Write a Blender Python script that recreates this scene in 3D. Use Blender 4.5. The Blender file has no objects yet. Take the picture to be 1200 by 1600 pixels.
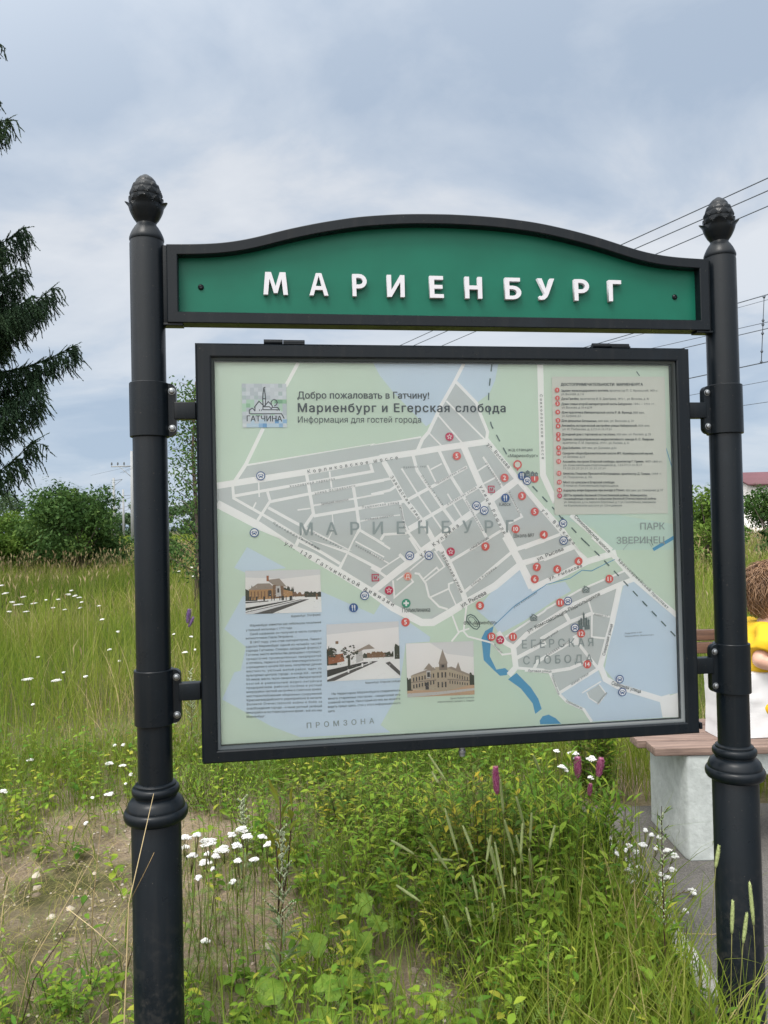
import bpy, bmesh, math, random
import numpy as np
from mathutils import Vector, Matrix

# ------------------------------------------------------------------ camera, sky, sun, exposure
SC = bpy.context.scene
COL = SC.collection
PITCH, ROLL, EYE = 0.01784261, -0.02173384, 1.5

cam_data = bpy.data.cameras.new('camera')
cam = bpy.data.objects.new('camera', cam_data)
COL.objects.link(cam)
cam_data.sensor_fit = 'VERTICAL'
cam_data.sensor_height = 36.0
cam_data.lens = 36.0 * 1209.0 / 1600.0
cam_data.clip_start = 0.05
cam_data.clip_end = 3000.0
_cp, _sp, _cr, _sr = math.cos(PITCH), math.sin(PITCH), math.cos(ROLL), math.sin(ROLL)
_f = Vector((0, _cp, _sp)); _u = Vector((0, -_sp, _cp)); _r = Vector((1, 0, 0))
_r2 = _cr * _r + _sr * _u; _u2 = -_sr * _r + _cr * _u
cam.matrix_world = Matrix(((_r2.x, _u2.x, -_f.x, 0), (_r2.y, _u2.y, -_f.y, 0), (_r2.z, _u2.z, -_f.z, EYE), (0, 0, 0, 1)))
SC.camera = cam

SUN_EL, SUN_AZ = math.radians(60), math.radians(-152)      # azimuth from +Y towards +X : behind the viewer, to the left
world = bpy.data.worlds.new('World')
SC.world = world
world.use_nodes = True
NT = world.node_tree
NT.nodes.clear()
def wn(t, **k):
    n = NT.nodes.new(t)
    for a, b in k.items():
        setattr(n, a, b)
    return n
def wmath(op, a, b=None, clamp=False):
    n = wn('ShaderNodeMath', operation=op, use_clamp=clamp)
    for i, v in enumerate((a, b)):
        if v is None: continue
        if isinstance(v, (int, float)): n.inputs[i].default_value = v
        else: NT.links.new(v, n.inputs[i])
    return n.outputs[0]
def wmix(fac, a, b):
    n = wn('ShaderNodeMix', data_type='RGBA')
    for s, v in ((n.inputs[0], fac), (n.inputs[6], a), (n.inputs[7], b)):
        if isinstance(v, (int, float)): s.default_value = v
        elif isinstance(v, tuple): s.default_value = (*v, 1)
        else: NT.links.new(v, s)
    return n.outputs[2]
sky = wn('ShaderNodeTexSky', sky_type='NISHITA', sun_disc=False, sun_elevation=SUN_EL, sun_rotation=SUN_AZ, dust_density=2.0)
tc = wn('ShaderNodeTexCoord')
sep = wn('ShaderNodeSeparateXYZ'); NT.links.new(tc.outputs['Generated'], sep.inputs[0])
zup = wmath('MAXIMUM', sep.outputs[2], 0.0)
den = wmath('ADD', zup, 0.22)
cx = wmath('DIVIDE', sep.outputs[0], den)
cy = wmath('DIVIDE', sep.outputs[1], den)
comb = wn('ShaderNodeCombineXYZ'); NT.links.new(cx, comb.inputs[0]); NT.links.new(cy, comb.inputs[1])
mp = wn('ShaderNodeMapping'); NT.links.new(comb.outputs[0], mp.inputs[0])
mp.inputs['Rotation'].default_value = (0, 0, math.radians(24)); mp.inputs['Scale'].default_value = (1.0, 1.12, 1); mp.inputs['Location'].default_value = (3.1, 1.7, 0)
nz = wn('ShaderNodeTexNoise'); NT.links.new(mp.outputs[0], nz.inputs['Vector'])
nz.inputs['Scale'].default_value = 1.5; nz.inputs['Detail'].default_value = 8.0; nz.inputs['Roughness'].default_value = 0.55; nz.inputs['Distortion'].default_value = 0.35
nz2 = wn('ShaderNodeTexNoise'); NT.links.new(mp.outputs[0], nz2.inputs['Vector'])
nz2.inputs['Scale'].default_value = 0.55; nz2.inputs['Detail'].default_value = 3.0
csum = wmath('ADD', wmath('MULTIPLY', nz.outputs[0], 0.6), wmath('MULTIPLY', nz2.outputs[0], 0.4))
band = wmath('SUBTRACT', 1.0, wmath('ABSOLUTE', wmath('MULTIPLY', wmath('SUBTRACT', zup, 0.30), 6.0)), clamp=True)   # paler bank of cloud in the middle of the sky
csum = wmath('ADD', csum, wmath('MULTIPLY', band, 0.065))
csum = wmath('SUBTRACT', csum, wmath('MULTIPLY', wmath('SUBTRACT', zup, 0.42, clamp=True), 0.5))
ramp = wn('ShaderNodeValToRGB'); NT.links.new(csum, ramp.inputs[0])
cr = ramp.color_ramp
cr.elements[0].position = 0.43; cr.elements[0].color = (0.45, 0.545, 0.68, 1)
cr.elements[1].position = 0.60; cr.elements[1].color = (0.80, 0.835, 0.885, 1)
e = cr.elements.new(0.495); e.color = (0.57, 0.65, 0.76, 1)
e = cr.elements.new(0.545); e.color = (0.72, 0.765, 0.83, 1)
low = wmath('SUBTRACT', 1.0, wmath('MULTIPLY', zup, 3.0), clamp=True)       # blue band above the horizon
cl = wmix(wmath('MULTIPLY', low, 0.5), ramp.outputs[0], (0.46, 0.605, 0.775))
skys = wn('ShaderNodeVectorMath', operation='SCALE'); NT.links.new(sky.outputs[0], skys.inputs[0]); skys.inputs[3].default_value = 0.10
col = wmix(0.9, skys.outputs[0], cl)
# warm glow added to light the scene, in thin cloud overhead and behind the viewer
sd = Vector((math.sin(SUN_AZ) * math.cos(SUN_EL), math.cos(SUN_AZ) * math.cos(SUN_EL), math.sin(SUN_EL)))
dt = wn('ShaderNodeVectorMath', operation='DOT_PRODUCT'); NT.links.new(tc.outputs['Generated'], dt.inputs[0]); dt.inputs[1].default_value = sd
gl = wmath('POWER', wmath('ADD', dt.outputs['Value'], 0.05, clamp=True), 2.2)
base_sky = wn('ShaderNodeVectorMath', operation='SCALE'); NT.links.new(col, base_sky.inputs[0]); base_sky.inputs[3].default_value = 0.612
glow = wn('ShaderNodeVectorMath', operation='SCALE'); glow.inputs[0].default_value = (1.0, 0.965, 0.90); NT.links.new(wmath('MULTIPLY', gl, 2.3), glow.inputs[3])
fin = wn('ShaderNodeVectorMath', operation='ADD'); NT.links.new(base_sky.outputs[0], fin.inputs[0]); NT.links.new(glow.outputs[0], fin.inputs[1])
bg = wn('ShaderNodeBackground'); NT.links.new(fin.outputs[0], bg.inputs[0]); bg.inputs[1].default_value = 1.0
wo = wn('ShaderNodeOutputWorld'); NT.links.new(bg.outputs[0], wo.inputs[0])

sun_data = bpy.data.lights.new('sun', 'SUN')
sun_data.energy = 1.5; sun_data.angle = math.radians(18); sun_data.color = (1.0, 0.95, 0.88)
sun = bpy.data.objects.new('sun', sun_data); COL.objects.link(sun)
sun.rotation_euler = (-sd).to_track_quat('-Z', 'Y').to_euler()
SC.view_settings.view_transform = 'Standard'
SC.view_settings.look = 'None'
SC.view_settings.exposure = 0.74
SC.view_settings.gamma = 1.0
SC.view_settings.use_curve_mapping = False
try:
    SC.cycles.max_bounces = 6; SC.cycles.transparent_max_bounces = 8
except Exception: pass

# ------------------------------------------------------------------ helpers
rnd = random.Random(7)
R = np.random.default_rng(11)

def tag(o, label=None, cat=None, group=None, kind=None):
    if label: o['label'] = label
    if cat: o['category'] = cat
    if group: o['group'] = group
    if kind: o['kind'] = kind
    return o
def empty(name, loc, rz=0.0):
    o = bpy.data.objects.new(name, None); COL.objects.link(o)
    o.location = loc; o.rotation_euler = (0, 0, rz); o.empty_display_size = 0.05
    return o

class Geo:
    """collects faces, builds ONE mesh object"""
    def __init__(self):
        self.v = []; self.f = []; self.m = []; self.t = []; self.n = 0
    def add(self, verts, faces, mat=0, tint=None):
        verts = np.asarray(verts, float).reshape(-1, 3)
        b = self.n
        self.v.append(verts); self.n += len(verts)
        for f in faces:
            self.f.append([b + i for i in f]); self.m.append(mat)
        self.t.append(np.full(len(verts), rnd.random() if tint is None else tint))
        return b
    def quads(self, verts, tints, idx, mat=0):
        """many equal pieces: verts (N,k,3), idx faces within a piece"""
        N, k, _ = verts.shape
        b = self.n
        self.v.append(verts.reshape(-1, 3)); self.n += N * k
        self.t.append(np.repeat(tints, k))
        for f in idx:
            self.f += ((np.arange(N) * k + b)[:, None] + np.array(f)[None, :]).tolist()
            self.m += [mat] * N
    def box(self, c, s, mat=0, rot=None):
        x, y, z = (s[0] / 2, s[1] / 2, s[2] / 2)
        P = np.array([(-x,-y,-z),(x,-y,-z),(x,y,-z),(-x,y,-z),(-x,-y,z),(x,-y,z),(x,y,z),(-x,y,z)])
        if rot is not None: P = P @ np.array(rot).T
        self.add(P + np.array(c), [(3,2,1,0),(4,5,6,7),(0,1,5,4),(1,2,6,5),(2,3,7,6),(3,0,4,7)], mat)
    def tube(self, pts, rad, sides=6, mat=0, tint=None, cap=True):
        pts = np.asarray(pts, float); n = len(pts)
        if np.isscalar(rad): rad = [rad] * n
        d = np.gradient(pts, axis=0); d /= np.linalg.norm(d, axis=1)[:, None] + 1e-12
        ref = np.array([0, 0, 1.0]) if abs(d[0][2]) < 0.9 else np.array([1.0, 0, 0])
        V = []
        for i in range(n):
            a = np.cross(d[i], ref); a /= np.linalg.norm(a) + 1e-12
            b = np.cross(a, d[i]); ref = b
            for k in range(sides):
                w = 2 * math.pi * k / sides
                V.append(pts[i] + rad[i] * (math.cos(w) * a + math.sin(w) * b))
        F = [(i * sides + k, i * sides + (k + 1) % sides, (i + 1) * sides + (k + 1) % sides, (i + 1) * sides + k) for i in range(n - 1) for k in range(sides)]
        if cap: F += [tuple(range(sides))[::-1], tuple((n - 1) * sides + k for k in range(sides))]
        self.add(V, F, mat, tint)
    def lathe(self, prof, seg=32, c=(0, 0, 0), mat=0, fr=None):
        """prof: (r, z) from bottom to top; fr(angle, i, r) may change the radius"""
        V = []; n = len(prof)
        for i, (r, z) in enumerate(prof):
            for k in range(seg):
                w = 2 * math.pi * k / seg
                q = fr(w, i, r) if fr else r
                V.append((c[0] + q * math.cos(w), c[1] + q * math.sin(w), c[2] + z))
        F = [(i * seg + k, i * seg + (k + 1) % seg, (i + 1) * seg + (k + 1) % seg, (i + 1) * seg + k) for i in range(n - 1) for k in range(seg)]
        F += [tuple(range(seg))[::-1], tuple((n - 1) * seg + k for k in range(seg))]
        self.add(V, F, mat)
    def leaf(self, p, d, nrm, L, W, shape=(0.35, 1.0, 0.75, 0.0), fold=0.15, droop=0.3, mat=0, tint=None):
        p = np.asarray(p, float); d = np.asarray(d, float); d = d / np.linalg.norm(d)
        nrm = np.asarray(nrm, float); s = np.cross(d, nrm); s /= np.linalg.norm(s) + 1e-9
        u = np.cross(s, d)
        k = len(shape); V = [p]; F = []
        c = p.copy(); step = L / k; dd = d.copy()
        rows = []
        for i, w in enumerate(shape):
            dd = dd - u * droop / k; dd /= np.linalg.norm(dd)
            c = c + dd * step
            if w > 0:
                V += [c - s * w * W / 2 + u * fold * w * W, c, c + s * w * W / 2 + u * fold * w * W]
                rows.append(len(V) - 3)
            else:
                V.append(c); rows.append(-(len(V) - 1))
        a = rows[0]
        F += [(0, a + 1, a), (0, a + 2, a + 1)]
        for i in range(1, k):
            b = rows[i]
            if b > 0: F += [(a, a + 1, b + 1, b), (a + 1, a + 2, b + 2, b + 1)]
            else: F += [(a, a + 1, -b), (a + 1, a + 2, -b)]
            a = b
        self.add(V, F, mat, tint)
    def build(self, name, mats, parent=None, smooth=False, bevel=0.0):
        me = bpy.data.meshes.new(name)
        V = np.concatenate(self.v) if self.v else np.zeros((0, 3))
        cnt = np.array([len(f) for f in self.f], dtype=np.int32)
        loops = np.array([i for f in self.f for i in f], dtype=np.int32)
        me.vertices.add(len(V)); me.vertices.foreach_set('co', V.astype(np.float32).ravel())
        me.loops.add(len(loops)); me.loops.foreach_set('vertex_index', loops)
        me.polygons.add(len(cnt)); st = np.concatenate([[0], np.cumsum(cnt)[:-1]]).astype(np.int32)
        me.polygons.foreach_set('loop_start', st); me.polygons.foreach_set('loop_total', cnt)
        if not isinstance(mats, (list, tuple)): mats = [mats]
        for m in mats: me.materials.append(m)
        me.polygons.foreach_set('material_index', np.array(self.m, dtype=np.int32))
        me.update(calc_edges=True)
        at = me.attributes.new('tint', 'FLOAT', 'POINT')
        at.data.foreach_set('value', np.concatenate(self.t).astype(np.float32))
        if smooth: me.polygons.foreach_set('use_smooth', np.ones(len(cnt), dtype=bool))
        me.validate()
        o = bpy.data.objects.new(name, me); COL.objects.link(o)
        if parent is not None: o.parent = parent
        if bevel > 0:
            bm = bmesh.new(); bm.from_mesh(me)
            bmesh.ops.remove_doubles(bm, verts=bm.verts, dist=1e-6)
            ed = [x for x in bm.edges if len(x.link_faces) == 2 and x.calc_face_angle(0) > 0.6]
            bmesh.ops.bevel(bm, geom=ed, offset=bevel, segments=2, affect='EDGES', profile=0.6, clamp_overlap=True)
            bm.to_mesh(me); bm.free()
            if smooth: me.polygons.foreach_set('use_smooth', np.ones(len(me.polygons), dtype=bool))
        return o

def sharp(o, ang=35):
    me = o.data
    me.polygons.foreach_set('use_smooth', np.ones(len(me.polygons), dtype=bool))
    try: me.set_sharp_from_angle(angle=math.radians(ang))
    except Exception: pass
    return o

# ------------------------------------------------------------------ materials
def mat_base(name):
    m = bpy.data.materials.new(name); m.use_nodes = True
    nt = m.node_tree; nt.nodes.clear()
    out = nt.nodes.new('ShaderNodeOutputMaterial')
    return m, nt, out
def node(nt, t, **k):
    n = nt.nodes.new(t)
    for a, b in k.items(): setattr(n, a, b)
    return n
def noise_ramp(nt, scale, stops, detail=5.0, coord='Object', rough=0.55, dist=0.0):
    tcn = node(nt, 'ShaderNodeTexCoord'); n = node(nt, 'ShaderNodeTexNoise')
    nt.links.new(tcn.outputs[coord], n.inputs['Vector'])
    n.inputs['Scale'].default_value = scale; n.inputs['Detail'].default_value = detail; n.inputs['Roughness'].default_value = rough; n.inputs['Distortion'].default_value = dist
    r = node(nt, 'ShaderNodeValToRGB'); nt.links.new(n.outputs[0], r.inputs[0])
    ramp_set(r, stops)
    return r.outputs[0], n.outputs[0]
def ramp_set(r, stops):
    el = r.color_ramp.elements
    el[0].position = stops[0][0]; el[0].color = (*stops[0][1], 1)
    el[1].position = stops[-1][0]; el[1].color = (*stops[-1][1], 1)
    for p, c in stops[1:-1]:
        x = el.new(p); x.color = (*c, 1)
def solid(name, c, rough=0.5, var=0.12, scale=6.0, bump=0.0, bscale=60.0, metal=0.0, spec=0.5):
    m, nt, out = mat_base(name)
    p = node(nt, 'ShaderNodeBsdfPrincipled')
    lo = tuple(max(0, x * (1 - var)) for x in c); hi = tuple(min(1, x * (1 + var)) for x in c)
    cc, f = noise_ramp(nt, scale, [(0.3, lo), (0.7, hi)])
    nt.links.new(cc, p.inputs['Base Color'])
    p.inputs['Roughness'].default_value = rough; p.inputs['Metallic'].default_value = metal; p.inputs['Specular IOR Level'].default_value = spec
    if bump:
        _, f2 = noise_ramp(nt, bscale, [(0, (0,0,0)), (1, (1,1,1))])
        b = node(nt, 'ShaderNodeBump'); b.inputs['Strength'].default_value = bump; b.inputs['Distance'].default_value = 0.004
        nt.links.new(f2, b.inputs['Height']); nt.links.new(b.outputs[0], p.inputs['Normal'])
    nt.links.new(p.outputs[0], out.inputs[0])
    return m
def foliage(name, stops, trans=0.35, rough=0.6, spec=0.12, attr='tint'):
    """leaf colour picked per leaf (tint), light passes through"""
    m, nt, out = mat_base(name)
    a = node(nt, 'ShaderNodeAttribute', attribute_name=attr)
    r = node(nt, 'ShaderNodeValToRGB'); nt.links.new(a.outputs['Fac'], r.inputs[0]); ramp_set(r, stops)
    p = node(nt, 'ShaderNodeBsdfPrincipled'); nt.links.new(r.outputs[0], p.inputs['Base Color'])
    p.inputs['Roughness'].default_value = rough; p.inputs['Specular IOR Level'].default_value = spec
    if trans:
        t = node(nt, 'ShaderNodeBsdfTranslucent'); nt.links.new(r.outputs[0], t.inputs[0])
        mx = node(nt, 'ShaderNodeMixShader'); mx.inputs[0].default_value = trans
        nt.links.new(p.outputs[0], mx.inputs[1]); nt.links.new(t.outputs[0], mx.inputs[2]); nt.links.new(mx.outputs[0], out.inputs[0])
    else: nt.links.new(p.outputs[0], out.inputs[0])
    return m

def black_metal(name, c, rough):
    m, nt, out = mat_base(name)
    p = node(nt, 'ShaderNodeBsdfPrincipled')
    cc, f = noise_ramp(nt, 9.0, [(0.35, tuple(x * 0.85 for x in c)), (0.62, c), (0.8, tuple(x * 1.5 for x in c))], detail=8)
    nt.links.new(cc, p.inputs['Base Color'])
    p.inputs['Specular IOR Level'].default_value = 0.19
    tcn = node(nt, 'ShaderNodeTexCoord'); sp = node(nt, 'ShaderNodeSeparateXYZ'); nt.links.new(tcn.outputs['Object'], sp.inputs[0])
    low = node(nt, 'ShaderNodeMapRange'); nt.links.new(sp.outputs[2], low.inputs[0]); low.inputs[1].default_value = 0.55; low.inputs[2].default_value = 0.0; low.inputs[3].default_value = 0.0; low.inputs[4].default_value = 0.42
    mud, _ = noise_ramp(nt, 38.0, [(0.48, (0, 0, 0)), (0.66, (1, 1, 1))], detail=9, rough=.7)
    sl = node(nt, 'ShaderNodeMapping'); nt.links.new(tcn.outputs['Object'], sl.inputs[0]); sl.inputs['Scale'].default_value = (55, 55, 2.2)
    sn = node(nt, 'ShaderNodeTexNoise'); nt.links.new(sl.outputs[0], sn.inputs[0]); sn.inputs['Scale'].default_value = 1.0; sn.inputs['Detail'].default_value = 6
    sr = node(nt, 'ShaderNodeValToRGB'); nt.links.new(sn.outputs[0], sr.inputs[0]); ramp_set(sr, [(0.52, (0, 0, 0)), (0.78, (0.07, 0.07, 0.07))])
    mm = node(nt, 'ShaderNodeMath', operation='MULTIPLY'); nt.links.new(low.outputs[0], mm.inputs[0]); nt.links.new(mud, mm.inputs[1])
    ad = node(nt, 'ShaderNodeMath', operation='ADD', use_clamp=True); nt.links.new(mm.outputs[0], ad.inputs[0]); nt.links.new(sr.outputs[0], ad.inputs[1])
    chip, _ = noise_ramp(nt, 210.0, [(0.745, (0, 0, 0)), (0.765, (1, 1, 1))], detail=2, rough=.5)     # small chips and specks
    ad2 = node(nt, 'ShaderNodeMath', operation='ADD', use_clamp=True); nt.links.new(ad.outputs[0], ad2.inputs[0]); nt.links.new(chip, ad2.inputs[1]); ad = ad2
    dm = node(nt, 'ShaderNodeMix', data_type='RGBA'); nt.links.new(ad.outputs[0], dm.inputs[0]); nt.links.new(cc, dm.inputs[6]); dm.inputs[7].default_value = (0.075, 0.068, 0.058, 1)
    nt.links.new(dm.outputs[2], p.inputs['Base Color'])
    rr, _ = noise_ramp(nt, 14.0, [(0.3, (rough - .06,) * 3), (0.7, (rough + .08,) * 3)])
    nt.links.new(rr, p.inputs['Roughness'])
    _, f2 = noise_ramp(nt, 420.0, [(0, (0,0,0)), (1, (1,1,1))], detail=2)
    b = node(nt, 'ShaderNodeBump'); b.inputs['Strength'].default_value = 0.10; b.inputs['Distance'].default_value = 0.001
    nt.links.new(f2, b.inputs['Height']); nt.links.new(b.outputs[0], p.inputs['Normal'])
    nt.links.new(p.outputs[0], out.inputs[0])
    return m
M = {}
M['black'] = black_metal('black_powder_coat', (0.0042, 0.0068, 0.0098), 0.31)
M['bolt'] = solid('zinc_bolt', (0.24, 0.255, 0.27), 0.42, metal=1.0)
M['green'] = solid('green_sign_panel', (0.005, 0.096, 0.062), 0.42, var=0.09, scale=7, spec=0.18)
M['letter'] = solid('white_letter_plastic', (0.47, 0.47, 0.51), 0.5, var=0.03)
M['rubber'] = solid('rubber_gasket', (0.035, 0.045, 0.05), 0.5)

# map drawing, millimetres on the sheet
ZONES=[('blue', [(-221,1953),(138,1955),(127,1905),(109,1867),(71,1840),(12,1901),(-27,1836),(-55,1788),(-75,1775),(-167,1872),(-202,1916)]),('gray', [(-650,1609),(-604,1628),(-574,1671),(-88,1745),(-68,1759),(10,1901),(71,1840),(82,1807),(102,1759),(97,1736),(263,1532),(361,1418),(389,1392),(217,1313),(221,1317),(189,1379),(112,1322),(20,1277),(-68,1226),(-100,1228),(-239,1320),(-541,1508),(-650,1572)]),('blue', [(-573,1451),(-608,1396),(-578,1382),(-470,1391),(-474,1394)]),('blue', [(-378,1326),(-233,1257),(-212,1289),(-77,1189),(-79,1176),(-146,1174),(-169,1038),(-221,954),(-194,932),(-440,933),(-517,967),(-646,1046),(-613,1117),(-596,1120),(-581,1183),(-637,1233),(-586,1320)]),('blue', [(58,1258),(116,1326),(189,1373),(217,1313),(217,1313),(318,1330),(335,1303),(275,1272),(196,1224),(121,1189),(103,1218)]),('gray', [(136,1182),(253,1253),(251,1251),(358,1306),(500,1360),(534,1333),(484,1313),(417,1081),(295,1017),(267,1074),(192,1085),(169,1092),(166,1142),(137,1164)]),('blue', [(494,1317),(533,1330),(653,1214),(657,998),(598,990),(467,1030),(429,1076),(456,1203)]),('blue', [(291,1013),(408,1077),(421,1046),(467,1026),(593,979),(601,928),(385,929),(363,970),(313,994)]),('green2', [(289,1517),(462,1520),(650,1487),(650,1412),(459,1416),(408,1480)]),('gray2', [(-178,1348),(-142,1366),(-105,1365),(-78,1301),(-26,1265),(-100,1234),(-180,1280)]),('gray', [(373,1013),(380,997),(407,978),(431,1006),(411,1033)]),('road', [(593,982),(655,999),(659,927),(601,929)]),('road', [(336,1173),(353,1181),(354,1148),(340,1149)]),('water', [(105,1212),(80,1199),(69,1179),(74,1118),(102,1089),(120,1072),(139,1073),(146,1083),(135,1093),(110,1090),(92,1128),(96,1170),(101,1194)]),('water', [(143,1061),(168,1078),(209,1035),(230,1002),(239,973),(220,960),(213,990),(180,1033)]),('water', [(232,940),(241,952),(259,956),(280,944),(295,928),(234,930)])]
ROADS=[(9.8,[(-426,1950),(-462,1885)]),(9.8,[(-524,1771),(-572,1674),(-604,1626)]),(4.9,[(-574,1671),(-223,1727),(-230,1723),(-90,1745)]),(17.2,[(-649,1617),(-414,1651),(-195,1688)]),(17.2,[(-207,1688),(-97,1703),(-36,1713),(105,1732)]),(21.3,[(-650,1569),(-541,1508),(-438,1447),(-484,1472),(-399,1421),(-329,1378),(-263,1335),(-204,1297)]),(20.5,[(-239,1320),(-180,1274),(-100,1230),(-68,1229),(-22,1253),(24,1279),(112,1324),(189,1383)]),(7.4,[(-608,1618),(-606,1583),(-506,1523),(-399,1454)]),(8.2,[(-437,1467),(-383,1438),(-323,1399)]),(8.2,[(-604,1589),(-411,1621),(-228,1651),(-234,1671)]),(7.4,[(-516,1599),(-509,1574),(-545,1520)]),(8.2,[(-509,1572),(-412,1590),(-197,1626)]),(3.7,[(-539,1625),(-538,1585)]),(8.2,[(-515,1556),(-436,1510),(-297,1436),(-398,1464),(-305,1431),(-210,1378)]),(4.1,[(-547,1571),(-555,1555)]),(9.0,[(-410,1647),(-400,1584),(-393,1537),(-421,1498),(-442,1451)]),(4.9,[(-347,1652),(-342,1607)]),(9.0,[(-283,1612),(-274,1550),(-268,1491),(-301,1435),(-284,1462),(-325,1386)]),(4.1,[(-436,1548),(-401,1552)]),(4.9,[(-396,1559),(-282,1576),(-198,1590)]),(9.0,[(-393,1531),(-278,1548),(-198,1561)]),(4.1,[(-265,1514),(-199,1525)]),(7.4,[(-266,1489),(-201,1449)]),(2.9,[(-342,1538),(-339,1496),(-355,1465)]),(4.1,[(-280,1459),(-201,1414)]),(9.8,[(37,1951),(10,1901),(-29,1836),(-68,1759),(-86,1739),(-102,1705)]),(9.0,[(10,1903),(71,1840),(82,1807),(101,1759),(97,1734)]),(4.9,[(-16,1846),(95,1735)]),(4.9,[(-42,1808),(30,1724)]),(4.1,[(-68,1757),(-32,1720)]),(14.8,[(-197,1678),(-137,1568),(-86,1503),(-47,1428)]),(15.6,[(-58,1464),(-19,1395),(20,1305),(28,1279)]),(9.0,[(-114,1695),(-103,1651),(-71,1603),(-36,1550),(0,1501)]),(9.0,[(-40,1707),(-5,1630),(27,1577),(59,1520),(90,1462)]),(18.9,[(30,1720),(77,1608),(109,1555),(141,1486),(173,1423)]),(20.5,[(145,1463),(189,1383),(221,1317)]),(15.6,[(95,1738),(178,1632),(261,1532)]),(18.0,[(261,1534),(317,1469),(359,1418),(326,1455),(384,1385)]),(18.9,[(187,1623),(106,1567),(17,1508),(-67,1446),(-92,1429)]),(18.9,[(-34,1466),(-96,1421),(-158,1379),(-231,1324)]),(7.4,[(-233,1621),(-174,1631)]),(7.4,[(-233,1587),(-181,1598),(-162,1610)]),(9.0,[(-234,1553),(-137,1568),(-55,1610),(39,1660)]),(4.9,[(-147,1658),(-96,1575),(-37,1487)]),(4.9,[(-74,1666),(-50,1616)]),(4.1,[(-65,1654),(-33,1670)]),(9.8,[(-131,1492),(-32,1546),(69,1603)]),(4.9,[(-19,1586),(22,1517)]),(6.6,[(-153,1562),(-143,1504),(-131,1480),(-96,1430)]),(3.3,[(-235,1522),(-154,1529)]),(7.4,[(-210,1461),(-200,1476),(-139,1478),(-86,1507)]),(4.5,[(69,1648),(98,1666)]),(5.7,[(86,1688),(141,1601)]),(4.9,[(85,1612),(120,1629)]),(5.7,[(156,1589),(195,1517),(156,1499)]),(7.4,[(40,1426),(141,1484)]),(5.7,[(-236,1470),(-184,1436)]),(18.0,[(260,1953),(260,1635),(295,1556)]),(14.8,[(340,1520),(459,1415)]),(14.8,[(404,1457),(463,1402),(523,1334),(655,1220)]),(9.0,[(201,1429),(307,1465)]),(9.0,[(173,1426),(259,1454)]),(7.4,[(-100,1420),(-129,1466)]),(3.7,[(-237,1427),(-189,1396)]),(3.7,[(-214,1379),(-155,1415)]),(7.4,[(-238,1386),(-214,1372),(-196,1358)]),(8.2,[(-159,1421),(-141,1402)]),(4.5,[(-59,1427),(-32,1383),(-87,1344)]),(4.5,[(-93,1350),(-54,1381),(-47,1371)]),(5.7,[(-117,1367),(-105,1365),(-86,1337),(-78,1301),(-50,1272),(-26,1264)]),(4.9,[(-74,1299),(-21,1321),(-21,1334),(-7,1339)]),(4.1,[(-21,1320),(-1,1273)]),(4.9,[(-178,1349),(-175,1302),(-122,1343),(-127,1351),(-142,1366)]),(4.1,[(-84,1411),(-130,1375)]),(4.1,[(-168,1349),(-142,1366)]),(8.2,[(-19,1395),(103,1462)]),(9.0,[(24,1311),(160,1416)]),(10.7,[(175,1425),(258,1448)]),(4.9,[(-13,1246),(4,1198),(-17,1174)]),(4.9,[(28,1271),(18,1201),(30,1186),(67,1175),(100,1165)]),(5.3,[(100,1165),(128,1131),(166,1134)]),(4.5,[(4,1200),(35,1208)]),(16.4,[(189,1385),(257,1401),(260,1399),(348,1430)]),(18.0,[(216,1313),(300,1346),(384,1385),(473,1409)]),(18.9,[(187,1385),(218,1315)]),(12.3,[(216,1317),(247,1325)]),(13.9,[(160,1149),(201,1186),(252,1212),(241,1212),(334,1261),(418,1293),(485,1318),(532,1333)]),(5.7,[(138,1180),(253,1248),(261,1255),(358,1304),(448,1337),(507,1359)]),(17.2,[(482,1316),(453,1203),(416,1086),(430,1048),(467,1026),(598,981),(626,987)]),(10.7,[(311,1245),(329,1213)]),(10.7,[(165,1118),(251,1157),(245,1172),(328,1215),(394,1237)]),(5.7,[(385,1273),(396,1237),(448,1225)]),(5.7,[(395,1237),(392,1170),(433,1164)]),(9.8,[(220,1088),(229,1107),(336,1161)]),(9.0,[(354,1150),(408,1080)]),(9.8,[(192,1085),(265,1077),(325,1083),(376,1101)]),(9.0,[(293,1016),(410,1079)]),(8.2,[(265,1075),(291,1013),(313,990),(363,965),(386,929)]),(3.7,[(359,1012),(417,1042)]),(3.7,[(373,1013),(380,997),(407,978),(431,1006),(411,1033)]),(16.4,[(160,1153),(166,1094),(145,1073)]),(13.9,[(117,1195),(137,1164),(166,1147)]),(8.2,[(167,1092),(249,1082)])]
LINES=[('water', 9.8,[(586,1414),(657,1451)]),('water', 2.0,[(105,1213),(169,1268),(255,1319),(262,1324),(332,1339),(369,1361),(397,1358),(439,1377),(468,1389)]),('water', 2.0,[(635,1708),(656,1634)]),('dark', 1.6,[(578,1443),(586,1426)]),('gray3', 2.0,[(494,1416),(512,1436),(573,1436),(582,1422)]),('dark', 2.5,[(550,1932),(559,1919)]),('dark', 2.9,[(29,1243),(39,1247),(50,1242),(62,1227),(64,1213),(57,1205),(48,1207),(39,1215),(27,1229),(29,1243)]),('dark', 1.6,[(33,1237),(39,1241),(47,1238),(57,1224),(58,1213),(49,1213),(33,1232),(33,1237)]),('dark', 3.3,[(304,1520),(315,1506)])]
DASHES=[[(118,1950),(107,1873),(105,1832),(111,1779),(155,1694)],[(228,1603),(262,1567),(293,1534),(394,1426)],[(378,1444),(430,1393),(648,1160)]]
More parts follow.
